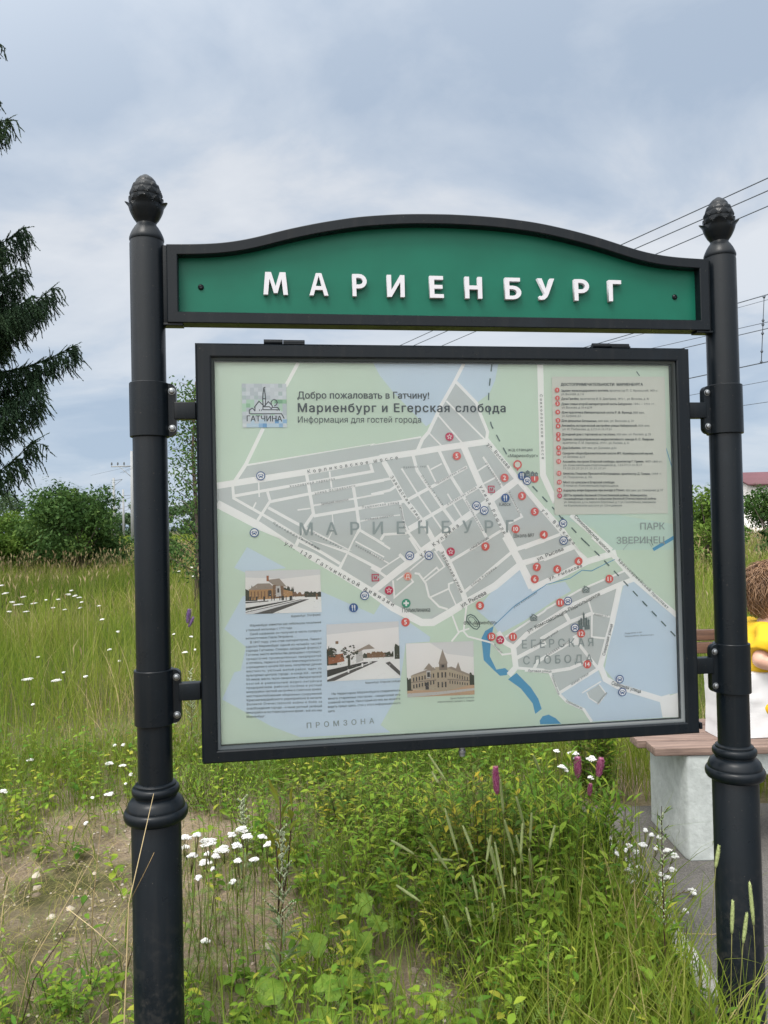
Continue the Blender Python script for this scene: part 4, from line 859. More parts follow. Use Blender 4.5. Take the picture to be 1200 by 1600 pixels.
# asphalt pad under the bench
m, nt, out = mat_base('worn_asphalt')
c1, _ = noise_ramp(nt, 4.0, [(0.3, (0.075, 0.070, 0.066)), (0.7, (0.150, 0.140, 0.130))], detail=8)
c2, _ = noise_ramp(nt, 160.0, [(0.35, (0.045, 0.042, 0.04)), (0.55, (0.12, 0.112, 0.105)), (0.75, (0.26, 0.245, 0.225))], detail=4)
mxn = node(nt, 'ShaderNodeMix', data_type='RGBA'); mxn.inputs[0].default_value = 0.55; nt.links.new(c1, mxn.inputs[6]); nt.links.new(c2, mxn.inputs[7])
p = node(nt, 'ShaderNodeBsdfPrincipled'); nt.links.new(mxn.outputs[2], p.inputs['Base Color']); p.inputs['Roughness'].default_value = 0.9
_, f2 = noise_ramp(nt, 180.0, [(0, (0,0,0)), (1, (1,1,1))], detail=3)
b = node(nt, 'ShaderNodeBump'); b.inputs['Strength'].default_value = 0.7; b.inputs['Distance'].default_value = 0.006; nt.links.new(f2, b.inputs['Height']); nt.links.new(b.outputs[0], p.inputs['Normal'])
nt.links.new(p.outputs[0], out.inputs[0]); M['asphalt'] = m
g = Geo(); g.add([(0.985, -3, 0.004), (9, -3, 0.004), (9, 4.08, 0.004), (0.985, 4.08, 0.004)], [(0, 1, 2, 3)])
o = g.build('pavement', M['asphalt']); tag(o, kind='structure')
M['concrete'] = solid('old_concrete', (0.36, 0.355, 0.34), 0.9, var=0.3, scale=9, bump=0.6, bscale=90)
for i, (y0, y1) in enumerate(((-2.0, 0.62), (0.635, 1.85), (2.36, 3.08), (3.10, 3.72))):
    g = Geo(); g.box((0.985 - i * 0.006, (y0 + y1) / 2, 0.015), (0.075, y1 - y0, 0.09))
    o = g.build('kerb', M['concrete'], bevel=0.006); tag(o, kind='structure')

# ------------------------------------------------------------------ bench
M['bench_conc'] = solid('painted_concrete', (0.40, 0.43, 0.42), 0.85, var=0.13, scale=22, bump=0.9, bscale=48)
def wood_mat(name, a, b_):
    m, nt, out = mat_base(name)
    tcn = node(nt, 'ShaderNodeTexCoord'); mpn = node(nt, 'ShaderNodeMapping'); nt.links.new(tcn.outputs['Object'], mpn.inputs[0]); mpn.inputs['Scale'].default_value = (3, 40, 40)
    n = node(nt, 'ShaderNodeTexNoise'); nt.links.new(mpn.outputs[0], n.inputs[0]); n.inputs['Scale'].default_value = 1.5; n.inputs['Detail'].default_value = 8; n.inputs['Roughness'].default_value = .65
    r = node(nt, 'ShaderNodeValToRGB'); nt.links.new(n.outputs[0], r.inputs[0]); ramp_set(r, [(0.32, a), (0.5, tuple((x + y) / 2 for x, y in zip(a, b_))), (0.68, b_)])
    p = node(nt, 'ShaderNodeBsdfPrincipled'); nt.links.new(r.outputs[0], p.inputs['Base Color']); p.inputs['Roughness'].default_value = .75
    bb = node(nt, 'ShaderNodeBump'); bb.inputs['Strength'].default_value = .5; bb.inputs['Distance'].default_value = .004; nt.links.new(n.outputs[0], bb.inputs['Height']); nt.links.new(bb.outputs[0], p.inputs['Normal'])
    nt.links.new(p.outputs[0], out.inputs[0]); return m
M['plank'] = wood_mat('weathered_brown_plank', (0.085, 0.055, 0.045), (0.27, 0.19, 0.155))
M['plank2'] = wood_mat('peeling_red_plank', (0.040, 0.024, 0.020), (0.17, 0.09, 0.062))
bench = empty('park_bench', (2.05, 3.66, 0.004)); tag(bench, 'bench of brown planks on pale concrete legs behind the right post', 'bench')
bx, by = 2.05, 3.66
for i, (yc, w, xl) in enumerate(((3.465, 0.115, 1.163), (3.590, 0.115, 1.128), (3.715, 0.115, 1.150), (3.840, 0.115, 1.140))):
    g = Geo(); n_ = 24; L0 = xl; L1 = 2.98
    g.box(((L0 + L1) / 2 - bx, yc - by, 0.478), (L1 - L0, w, 0.036)); g.build('seat_plank', M['plank'], bench, bevel=0.004)
for xc in (1.372, 2.70):
    g = Geo()
    x0, x1, y0, y1 = xc - 0.075, xc + 0.10, 3.425, 3.880
    P = [(y0 + .05, 0), (y1, 0), (y1, .455), (y0, .455), (y0, .03)]
    ch = 0.010
    outline = [(x0 + ch, y0 - .01), (x1 - ch, y0 - .01), (x1, y0 + ch), (x1, y1), (x0, y1), (x0, y0 + ch * 1.5)]
    V = []; lv = [(0.0, 1.02), (0.02, 1.0), (0.40, 0.99), (0.457, 1.0)]
    for z, s in lv: V += [((x - xc) * s + xc - bx, (y - 3.65) * s + 3.65 - by, z) for x, y in outline]
    k = len(outline); F = [tuple(range(k))[::-1], tuple((len(lv) - 1) * k + i for i in range(k))] + [(i * k + j, i * k + (j + 1) % k, (i + 1) * k + (j + 1) % k, (i + 1) * k + j) for i in range(len(lv) - 1) for j in range(k)]
    g.add(V, F); g.build('leg', M['bench_conc'], bench, bevel=0.006)
g = Geo(); g.box((2.043 - bx, 3.50 - by, 0.405), (1.130, 0.09, 0.100)); g.build('beam', M['bench_conc'], bench, bevel=0.006)
for zc, dy in ((0.895, 0.02), (0.832, 0.005)):
    g = Geo(); g.box((2.08 - bx, 4.00 + dy - by, zc), (1.78, 0.032, 0.056)); g.build('backrest_plank', M['plank2'], bench, bevel=0.004)
for xc in (1.42, 2.70):
    g = Geo(); g.tube([(xc - bx, 3.885 - by, 0.30), (xc - bx, 3.93 - by, 0.5), (xc - bx, 4.045 - by, 0.90)], 0.018, 8); g.build('backrest_support', M['black'], bench)

# ------------------------------------------------------------------ white cloth bag on the bench
M['cloth'] = solid('white_cloth', (0.60, 0.60, 0.61), 0.85, var=0.04, scale=12, bump=0.25, bscale=260)
g = Geo()
nu, nv = 44, 22
bagV = []
import itertools
W_, D_, H_ = 0.262, 0.150, 0.292
per = []
for i in range(nu):
    t = i / nu * 4; s = int(t); f_ = t - s
    cor = [(-W_ / 2, -D_ / 2), (W_ / 2, -D_ / 2), (W_ / 2, D_ / 2), (-W_ / 2, D_ / 2)]
    a, b_ = cor[s], cor[(s + 1) % 4]; per.append((a[0] + (b_[0] - a[0]) * f_, a[1] + (b_[1] - a[1]) * f_))
for j in range(nv + 1):
    v = j / nv
    for i, (x, y) in enumerate(per):
        edge = abs(((i / nu * 4) % 1) - .5) * 2
        w = 0.0022 * math.sin(7 * v + x * 22 + y * 14) + 0.0016 * math.sin(21 * v - x * 37) + 0.0010 * math.sin(31 * x + 17 * v * v * 3) - .004 * math.exp(-((v - .62 + x * .6) / .05) ** 2) + .003 * math.exp(-((v - .25 - x * .5) / .06) ** 2)
        sag = 1 - 0.02 * math.sin(math.pi * v)
        n_ = math.hypot(x, y)
        bagV.append((x * sag + w * .5, y * sag + w * (1 - edge * .7), H_ * v + (0.006 * edge ** 6 if j == nv else 0) - 0.004 * (1 - edge) * v))
F = [(j * nu + i, j * nu + (i + 1) % nu, (j + 1) * nu + (i + 1) % nu, (j + 1) * nu + i) for j in range(nv) for i in range(nu)] + [tuple(range(nu))[::-1], tuple(nv * nu + i for i in range(nu))]
g.add(bagV, F)
bag = empty('cloth_bag', (1.628, 3.60, 0.5015), 0.06); tag(bag, 'square white cloth bag standing on the bench beside the person in yellow', 'bag')
sharp(g.build('bag_body', M['cloth'], bag), 50)
g = Geo(); P = [(-0.06 + 0.12 * t, 0.05 + 0.01 * math.sin(7 * t), H_ - 0.004 + 0.022 * math.sin(math.pi * t)) for t in np.linspace(0, 1, 12)]
g.tube(P, 0.006, 6); g.build('strap', M['cloth'], bag, smooth=True)

# ------------------------------------------------------------------ seated person in a yellow T-shirt
M['skin'] = solid('skin', (0.55, 0.33, 0.25), 0.5, var=0.08, scale=14, spec=0.4)
M['yellow'] = solid('yellow_jersey', (0.58, 0.36, 0.008), 0.85, var=0.08, scale=10, bump=0.2, bscale=300)
M['trouser'] = solid('dark_trousers', (0.022, 0.024, 0.030), 0.85, var=0.2, scale=12)
def skin_mesh(name, joints, edges, levels=2, voxel=None, extra=None):
    """joints: (x,y,z,rx,ry); connected edges grow into one surface"""
    me = bpy.data.meshes.new(name)
    me.from_pydata([j[:3] for j in joints], edges, [])
    ob = bpy.data.objects.new(name, me); COL.objects.link(ob)
    md = ob.modifiers.new('skin', 'SKIN'); md.use_smooth_shade = True
    sv = me.skin_vertices[0].data
    for i, j in enumerate(joints):
        sv[i].radius = (j[3], j[4] if len(j) > 4 else j[3]); sv[i].use_root = (i == 0)
    sb = ob.modifiers.new('sub', 'SUBSURF'); sb.levels = levels; sb.render_levels = levels
    dg = bpy.context.evaluated_depsgraph_get()
    m2 = bpy.data.meshes.new_from_object(ob.evaluated_get(dg))
    bpy.data.objects.remove(ob)
    return m2
def mesh_arrays(me):
    V = np.zeros(len(me.vertices) * 3, np.float32); me.vertices.foreach_get('co', V)
    return V.reshape(-1, 3).astype(float), [tuple(p.vertices) for p in me.polygons]
def merge_voxel(name, parts, voxel, mat, parent, smooth_it=6):
    """union of closed pieces into one continuous skin"""
    g = Geo()
    for V, F in parts: g.add(V, F)
    ob = g.build(name, mat)
    rm = ob.modifiers.new('rm', 'REMESH'); rm.mode = 'VOXEL'; rm.voxel_size = voxel; rm.use_smooth_shade = True
    sm = ob.modifiers.new('sm', 'SMOOTH'); sm.iterations = smooth_it; sm.factor = 0.5
    dg = bpy.context.evaluated_depsgraph_get()
    m2 = bpy.data.meshes.new_from_object(ob.evaluated_get(dg)); bpy.data.objects.remove(ob)
    m2.name = name
    o2 = bpy.data.objects.new(name, m2); COL.objects.link(o2); o2.parent = parent
    if not m2.materials: m2.materials.append(mat)
    m2.polygons.foreach_set('use_smooth', np.ones(len(m2.polygons), dtype=bool))
    return o2
def ellipsoid(c, r, nu=28, nv=18, fn=None):
    V = []; F = []
    for j in range(nv + 1):
        th = math.pi * j / nv
        for i in range(nu):
            w = 2 * math.pi * i / nu
            d = np.array([math.sin(th) * math.cos(w), math.sin(th) * math.sin(w), math.cos(th)])
            q = d * np.array(r)
            if fn: q = fn(d, q)
            V.append(np.array(c) + q)
    for j in range(nv):
        for i in range(nu): F.append((j * nu + i, (j + 1) * nu + i, (j + 1) * nu + (i + 1) % nu, j * nu + (i + 1) % nu))
    return np.array(V), F
# figure frame: +x is where the person faces (to the right along the bench), -y is the viewer's side
pz = Vector((1.782, 3.70, 0.50))
person = empty('person', tuple(pz), math.radians(-14)); tag(person, 'person in a yellow T-shirt with wavy brown hair sitting on the bench', 'person')
J = [(0.02, 0, 0.10, .11, .10), (0.00, 0, 0.22, .10, .085), (-0.005, 0, 0.33, .095, .085), (0.005, 0, 0.41, .085, .075), (0.035, 0, 0.485, .052, .050), (0.050, 0, 0.555, .05, .05)]
E_ = [(0, 1), (1, 2), (2, 3), (3, 4), (4, 5)]
def add(j, par):
    J.append(j); E_.append((par, len(J) - 1)); return len(J) - 1
arms = {}
for s in (-1, 1):
    a = add((0.0, s * .155, .415, .046, .046), 3)
    if s < 0:      # near arm: elbow propped on the bag, forearm forward
        b_ = add((-.035, -.185, .375, .044), a); c = add((-.060, -.205, .345, .042), b_)
        d = add((.06, -.195, .338, .040), c); e2 = add((.185, -.150, .330, .027, .024), d); h = add((.230, -.135, .328, .036, .017), e2)
    else:
        b_ = add((.06, .195, .345, .046), a); c = add((.175, .205, .272, .041), b_)
        d = add((.28, .17, .245, .037), c); e2 = add((.375, .125, .235, .027, .024), d); h = add((.42, .110, .232, .036, .017), e2)
    arms[s] = e2
    lg = add((0.10, s * .085, .095, .092), 0); k1 = add((0.29, s * .10, .095, .078), lg); k2 = add((0.47, s * .115, .085, .062), k1); sh = add((0.495, s * .115, -.15, .055), k2); an = add((0.48, s * .115, -.42, .036), sh); ft = add((0.53, s * .12, -.463, .034, .03), an); add((0.63, s * .13, -.472, .036, .022), ft)
bodyV, bodyF = mesh_arrays(skin_mesh('body', J, E_))
def head_fn(d, q):
    q = q.copy()
    if d[2] < 0: q[0] *= 1 + .10 * d[0] * (-d[2]); q[1] *= 1 - .28 * (-d[2]); q[2] *= 1.06
    if d[0] > .55 and -.15 < d[2] < .25: q[0] -= .006
    return q
hc = np.array([0.070, 0, 0.648])
parts = [(bodyV, bodyF), ellipsoid(hc, (.098, .075, .115), fn=head_fn), ellipsoid(hc + [.100, 0, -.012], (.016, .012, .020), 12, 8), ellipsoid(hc + [.088, 0, .012], (.012, .010, .028), 12, 8), ellipsoid(hc + [.085, 0, -.058], (.012, .022, .008), 12, 8), ellipsoid(hc + [.082, 0, -.090], (.018, .022, .016), 12, 8), ellipsoid(hc + [0.02, 0, -.085], (.052, .052, .06), 16, 10)]
for s in (-1, 1):
    parts += [ellipsoid(hc + [-.005, s * .080, -.012], (.019, .010, .033), 14, 10), ellipsoid(hc + [-.010, s * .080, .010], (.018, .007, .014), 12, 8), ellipsoid(hc + [.075, s * .034, .030], (.016, .022, .009), 12, 8), ellipsoid(hc + [.068, s * .042, -.03], (.02, .02, .018), 12, 8)]
    wx = J[arms[s]]
    for k, (ang, L) in enumerate(((-.22, .072), (-.07, .082), (.08, .079), (.24, .064))):
        q0 = np.array([wx[0] + .07, wx[1] - s * (.002) + (k - 1.5) * .0175, wx[2] - .004])
        pts = [q0 + np.array([math.cos(ang) * t * L, math.sin(ang) * t * L * .6, -.022 * t * t * 1.6]) for t in (-.25, 0, .35, .7, 1)]
        gg = Geo(); gg.tube(pts, [.0085, .0088, .0082, .0078, .006], 8); parts.append((np.concatenate(gg.v), gg.f))
    th0 = np.array([wx[0] + .02, wx[1] - s * .028, wx[2]])
    gg = Geo(); gg.tube([th0, th0 + [.025, -s * .018, -.006], th0 + [.052, -s * .022, -.016], th0 + [.07, -s * .018, -.024]], [.012, .011, .0095, .007], 8); parts.append((np.concatenate(gg.v), gg.f))
body = merge_voxel('body', parts, 0.0062, M['skin'], person, 4)
# T-shirt
def loft(sec, nu=28):
    V = []; n = len(sec)
    for (x, y, z, rx, ry) in sec: V += [(x + rx * math.cos(6.28319 * k / nu), y + ry * math.sin(6.28319 * k / nu), z) for k in range(nu)]
    F = [(i * nu + k, i * nu + (k + 1) % nu, (i + 1) * nu + (k + 1) % nu, (i + 1) * nu + k) for i in range(n - 1) for k in range(nu)] + [tuple(range(nu))[::-1], tuple((n - 1) * nu + k for k in range(nu))]
    return np.array(V), F
def limb(pts, rad, sides=18):
    gg = Geo(); gg.tube(pts, rad, sides); return np.concatenate(gg.v), gg.f
pieces = [loft([(.02, 0, .07, .145, .175), (.01, 0, .14, .140, .172), (-.005, 0, .24, .125, .165), (-.012, 0, .33, .122, .175), (-.004, 0, .40, .115, .185), (.006, 0, .445, .108, .180), (.014, 0, .478, .092, .140), (.026, 0, .505, .070, .085)])]
for s in (-1, 1):
    q = .05
    if s < 0: pieces.append(limb([(.004, -.10, .440), (-.004, -.155, .432), (-.022, -.180, .405), (-.040, -.196, .376)], [.066, .066, .061, .060]))
    else: pieces.append(limb([(.004, .11, .435), (.0, .165, .432), (q * .55, .182, .402), (q * 1.3, .192, .362), (q * 1.9, .198, .330)], [.068, .072, .068, .066, .069]))
shirt = merge_voxel('t_shirt', pieces, 0.0075, M['yellow'], person, 5)
me = shirt.data; V = np.zeros(len(me.vertices) * 3, np.float32); N = np.zeros_like(V); me.vertices.foreach_get('co', V); me.vertices.foreach_get('normal', N)
V = V.reshape(-1, 3); N = N.reshape(-1, 3)
fold = 0.0075 * np.sin(38 * V[:, 2] + 30 * V[:, 0] - 18 * V[:, 1]) + 0.0045 * np.sin(61 * V[:, 2] - 25 * V[:, 0] + 9 * V[:, 1] + 1.3) + 0.004 * np.sin(24 * V[:, 2] + 44 * V[:, 1])
V += N * (fold * np.clip(1.4 - abs(V[:, 2] - .26) * 2.0, .35, 1.2))[:, None]
me.vertices.foreach_set('co', V.ravel()); me.update()
# trousers and shoes
pieces = [ellipsoid((.03, 0, .10), (.145, .178, .105))]
for s in (-1, 1): pieces.append(limb([(.03, s * .085, .10), (.16, s * .09, .10), (.32, s * .10, .10), (.46, s * .113, .09), (.50, s * .115, .02), (.505, s * .115, -.15), (.49, s * .115, -.42)], [.098, .098, .088, .078, .074, .068, .060]))
merge_voxel('trousers', pieces, 0.010, M['trouser'], person, 4)
for s in (-1, 1):
    g = Geo(); V, F = ellipsoid((0.565, s * .125, -.462), (.125, .048, .036)); V[:, 2] = np.maximum(V[:, 2], -.494); g.add(V, F); g.build('shoe', M['trouser'], person, smooth=True)
# hair: an under-shell of the hair mass plus many wavy locks
M['hair'] = foliage('brown_hair', [(0.0, (0.07, 0.034, 0.017)), (0.5, (0.16, 0.085, 0.043)), (1.0, (0.30, 0.18, 0.10))], trans=0.0, rough=0.45, spec=0.5)
g = Geo()
def hair_fn(d, q):
    k = 1.0
    if d[0] > .35 and d[2] < .52: k = .80
    if abs(d[1]) > .5 and d[2] < .2 and d[0] > -.30: k = .80
    if d[2] < -.62: k = .7
    return q * k
V, F = ellipsoid(hc + [-.018, 0, .012], (.118, .096, .128), 40, 26, hair_fn); g.add(V, F, 0, 0.3)
hr = random.Random(9)
for i in range(2600):
    th = math.acos(hr.uniform(-.55, 1)); w = hr.uniform(0, 2 * math.pi)
    d = np.array([math.sin(th) * math.cos(w), math.sin(th) * math.sin(w), math.cos(th)])
    if d[0] > .35 and d[2] < .5: continue
    if abs(d[1]) > .5 and d[2] < .22 and d[0] > -.30: continue
    c0 = hc + [-.018, 0, .012]
    p = c0 + d * np.array([.117, .095, .127]); tdir = np.array([-.35, 0, -1.0]) + np.array([hr.uniform(-.7, .7), hr.uniform(-.7, .7), hr.uniform(-.2, .2)])
    if d[2] > .8: tdir = d * np.array([1, 1, 0]) + np.array([hr.uniform(-.4, .4), hr.uniform(-.4, .4), 0])
    tdir -= d * np.dot(tdir, d); tdir /= np.linalg.norm(tdir) + 1e-9; sd_ = np.cross(d, tdir)
    L = hr.uniform(.05, .125); ph = hr.uniform(0, 6.28); am = hr.uniform(.004, .011); pts = []
    for k in range(9):
        t = k / 8; q = p + tdir * L * t + sd_ * am * math.sin(ph + t * 6.0) + d * (.003 + .006 * math.cos(ph + t * 6.0)); r_ = q - c0
        q = q - d * .022 * t * t * (L / .08) ** 2 * .33
        pts.append(q)
    g.tube(pts, [.0008, .0014, .0017, .0018, .0017, .0015, .0012, .0009, .0003], 4, 0, hr.random(), cap=True)
g.build('hair', M['hair'], person, smooth=True)
M['eye'] = solid('eye', (0.10, 0.08, 0.07), 0.15)
for s in (-1, 1):
    g = Geo(); V, F = ellipsoid(hc + [.080, s * .034, .014], (.010, .012, .011), 14, 10); g.add(V, F); g.build('eye', M['eye'], person, smooth=True)

# ------------------------------------------------------------------ house beyond the meadow
M['white_wall'] = solid('white_render', (0.66, 0.63, 0.62), 0.9, var=0.08, scale=.6)
M['maroon'] = solid('maroon_roof_sheet', (0.105, 0.042, 0.052), 0.7, var=0.1, scale=.8)
M['win'] = solid('dark_window', (0.03, 0.035, 0.04), 0.15)
house = empty('house', (35.6, 62.0, 0.0), math.radians(-6)); tag(house, 'white house with a maroon pitched roof beyond the meadow at the right edge', 'house')
g = Geo()
hx, hy, ez_, rz_ = 7.2, 4.0, 4.05, 5.05
g.add([(-hx, -hy, 0), (hx, -hy, 0), (hx, hy, 0), (-hx, hy, 0), (-hx, -hy, ez_), (hx, -hy, ez_), (hx, hy, ez_), (-hx, hy, ez_), (-hx, 0, rz_ - .05), (hx, 0, rz_ - .05)], [(0, 1, 5, 4), (1, 2, 6, 9, 5), (2, 3, 7, 6), (3, 0, 4, 8, 7), (4, 5, 9, 8), (6, 7, 8, 9)])
wall = g.build('wall', M['white_wall'], house)
g = Geo(); ov = .45
for s in (-1, 1):
    dz = (rz_ - ez_) / hy * ov
    a = [(-hx - ov, s * (hy + ov), ez_ - dz), (hx + ov, s * (hy + ov), ez_ - dz), (hx + ov, 0, rz_), (-hx - ov, 0, rz_)]
    b_ = [(x, y, z + .14) for x, y, z in a]
    g.add(a + b_, [(0, 1, 2, 3), (7, 6, 5, 4), (0, 4, 5, 1), (1, 5, 6, 2), (3, 7, 4, 0)])
g.build('roof', M['maroon'], house)
for x in (-4.6, -1.4, 1.8, 5.0):
    g = Geo(); g.box((x, -hy - .03, 1.9), (1.3, .08, 1.4)); fr_ = g.build('window', M['white_wall'], house, bevel=.01)
    g = Geo(); g.box((x - .32, -hy - .075, 1.9), (.52, .02, 1.2)); g.box((x + .32, -hy - .075, 1.9), (.52, .02, 1.2)); g.build('pane', M['win'], fr_)

# ------------------------------------------------------------------ railway masts and wires
M['mast'] = solid('grey_concrete_mast', (0.25, 0.26, 0.27), 0.9, var=0.1, scale=.7)
M['steel'] = solid('dark_steel', (0.06, 0.065, 0.07), 0.6)
def mast(x, y, h, arm_side, arm_z, arm_len, w, label, brackets):
    t = empty('railway_mast', (x, y, 0)); tag(t, label, 'mast', 'railway masts across the meadow')
    g = Geo(); g.lathe([(w * .62, 0), (w * .5, h * .5), (w * .40, h)], 14); g.build('pole', M['mast'], t, smooth=False)
    g = Geo(); g.box((arm_side * arm_len / 2, 0, arm_z), (arm_len, .10, .12)); g.tube([(arm_side * arm_len * .62, 0, arm_z), (0, 0, arm_z - arm_len * .55)], .035, 6)
    arm = g.build('crossarm', M['mast'], t)
    for k in (.97, .68, .38):
        g = Geo(); g.lathe([(.03, 0), (.03, .12), (.09, .14), (.10, .24), (.05, .30), (.08, .33), (.03, .40)], 8, (arm_side * arm_len * k, 0, arm_z + .06)); g.build('insulator', M['steel'], arm)
    for z, L in brackets:
        g = Geo(); g.tube([(0, 0, z), (L, 0, z + .15)], .04, 6); g.tube([(0, 0, z - .9), (L * .95, 0, z + .1)], .03, 6); g.build('bracket', M['steel'], t)
mast(-26.95, 83, 10.1, -1, 8.5, 2.25, .40, 'tall grey concrete railway mast half hidden behind the left post', [(7.0, 2.6)])
mast(-43.25, 124, 10.1, -1, 8.4, 2.1, .42, 'grey railway mast with a crossarm of insulators standing clear, left of the post', [(9.7, 1.4), (6.6, -1.0)])
mast(-53.2, 158, 10.1, -1, 6.2, 1.8, .42, 'farthest and smallest railway mast between the two taller ones', [(8.8, 3.4), (6.5, 3.0)])
M['wire'] = solid('overhead_wire', (0.07, 0.085, 0.11), 0.6)
WIRES = [
   ((13.34, 1.13, 7.5), (-26.87, 79.03, 7.5), 0.011, 'topmost of the three wires passing behind the right finial'),
   ((13.64, 1.69, 7.5), (-26.71, 79.22, 7.5), 0.011, 'middle of the three wires passing behind the right finial'),
   ((13.72, 2.26, 7.5), (-24.7, 80.14, 7.5), 0.011, 'lowest of the three wires passing behind the right finial'),
   ((18.75, 11.05, 8.2), (-27.05, 89.33, 8.2), 0.016, 'upper carrying wire of the catenary right of the right post'),
   ((19.32, 11.78, 8.2), (-27.68, 87.72, 8.2), 0.008, 'thin wire just under the upper carrying wire'),
   ((20.42, 12.77, 7.6), (-31.43, 83.08, 7.6), 0.011, 'thin wire of the middle pair right of the post'),
   ((20.2, 13.16, 7.6), (-27.5, 85.82, 7.6), 0.015, 'thicker lower wire of the middle pair right of the post'),
   ((19.02, 12.04, 6.4), (-23.44, 87.85, 6.4), 0.019, 'thick contact wire at the foot of the dropper'),
   ((20.96, 15.6, 6.4), (-23.18, 90.82, 6.4), 0.011, 'faint wire next below the contact wire'),
   ((24.7, 21.47, 6.4), (-27.24, 91.94, 6.4), 0.014, 'lowest overhead wire right of the post'),
]
for a, b_, r_, lab in WIRES:
    a = Vector(a); b_ = Vector(b_);
    g = Geo(); d_ = b_ - a
    g.tube([tuple(d_ * t) for t in np.linspace(0, 1, 9)], r_, 6)
    o = g.build('overhead_wire', M['wire']); o.location = a; tag(o, lab, 'wire', 'railway overhead wires')
g = Geo(); A_ = np.array([11.607, 23.226, 8.2]); B_ = np.array([12.067, 24.46, 6.4])
g.tube([(0, 0, 0), tuple((B_ - A_) * .5), tuple(B_ - A_)], .012, 5)
for t in (.02, .36, .42, .55, .82, .985): g.lathe([(.02, -.05), (.05, 0), (.02, .05)], 6, tuple((B_ - A_) * t))
o = g.build('wire_dropper', M['wire']); o.location = tuple(A_); tag(o, 'knotted vertical dropper hanging between two overhead wires at the right edge', 'wire')

# plant positions, metres
YARROW_CLUMP = [([-0.679,2.576,0.49],0.0197,[-0.719,2.551,0.0]),([-0.633,2.55,0.507],0.013,[-0.676,2.526,0.0]),([-0.737,2.794,0.369],0.016,[-0.707,2.821,0.0]),([-0.6,2.571,0.475],0.0311,[-0.596,2.53,0.0]),([-0.651,2.555,0.439],0.0163,[-0.69,2.505,0.0]),([-0.667,2.797,0.314],0.0232,[-0.634,2.83,0.0]),([-0.65,2.756,0.36],0.0105,[-0.681,2.72,0.0]),([-0.582,2.701,0.398],0.031,[-0.559,2.74,0.0]),([-0.625,2.782,0.341],0.0159,[-0.666,2.786,0.0]),([-0.515,2.715,0.46],0.0242,[-0.514,2.66,0.0]),([-0.487,2.652,0.456],0.0203,[-0.528,2.702,0.0]),([-0.548,2.777,0.378],0.0195,[-0.543,2.739,0.0]),([-0.569,2.791,0.411],0.0142,[-0.562,2.834,0.0]),([-0.457,2.771,0.408],0.0159,[-0.456,2.749,0.0]),([-0.426,2.692,0.413],0.0146,[-0.433,2.634,0.0]),([-0.51,2.598,0.4],0.0132,[-0.479,2.524,0.0]),([-0.442,2.515,0.437],0.0144,[-0.429,2.474,0.0]),([-0.662,2.671,0.315],0.0119,[-0.665,2.639,0.0]),([-0.574,2.819,0.233],0.0135,[-0.604,2.797,0.0]),([-0.587,2.565,0.388],0.0065,[-0.574,2.524,0.0]),([-0.628,2.614,0.131],0.015,[-0.603,2.579,0.0])]
YARROW_KERB = [([0.97,2.968,0.324],0.0075,[0.91,2.883,0.0]),([0.942,2.818,0.367],0.0082,[0.815,2.833,0.0]),([1.026,2.985,0.291],0.0076,[0.9,2.934,0.0]),([0.921,2.853,0.318],0.0155,[0.817,2.76,0.0]),([0.918,3.009,0.25],0.0109,[0.858,3.052,0.0]),([0.95,3.02,0.222],0.0131,[0.896,2.923,0.0]),([0.835,2.887,0.272],0.0063,[0.782,2.903,0.0]),([0.996,2.923,0.277],0.0116,[0.92,2.916,0.0]),([1.078,3.045,0.214],0.0165,[0.92,2.974,0.0]),([1.065,2.933,0.243],0.0149,[0.92,2.89,0.0]),([1.111,3.089,0.12],0.0145,[0.92,2.99,0.0]),([0.971,2.813,0.227],0.0071,[0.838,2.831,0.0]),([1.027,2.909,0.171],0.0137,[0.906,2.823,0.0]),([1.189,3.095,0.034],0.0146,[0.92,3.026,0.0]),([1.092,2.818,0.149],0.0061,[0.92,2.743,0.0]),([0.91,3.003,0.16],0.0152,[0.775,2.909,0.0]),([0.916,2.947,0.138],0.016,[0.791,2.997,0.0]),([1.062,2.837,0.084],0.0113,[0.92,2.853,0.0]),([1.081,2.923,-0.07],0.0095,[0.92,2.894,0.0]),([0.863,2.873,0.29],0.0052,[0.754,2.778,0.0]),([0.927,2.926,0.204],0.0085,[0.802,2.96,0.0])]
YARROW_SHRUB = [([0.776,3.6,0.446],0.0139,[0.802,3.6,0.0]),([0.854,3.6,0.435],0.0298,[0.854,3.6,0.0]),([0.868,3.6,0.41],0.0179,[0.831,3.6,0.0]),([0.937,3.6,0.408],0.0258,[0.917,3.6,0.0]),([0.798,3.6,0.372],0.0199,[0.777,3.6,0.0]),([0.818,3.6,0.357],0.0119,[0.795,3.6,0.0]),([0.93,3.6,0.32],0.0139,[0.909,3.6,0.0]),([0.785,2.9,0.107],0.0128,[0.815,2.9,0.0])]
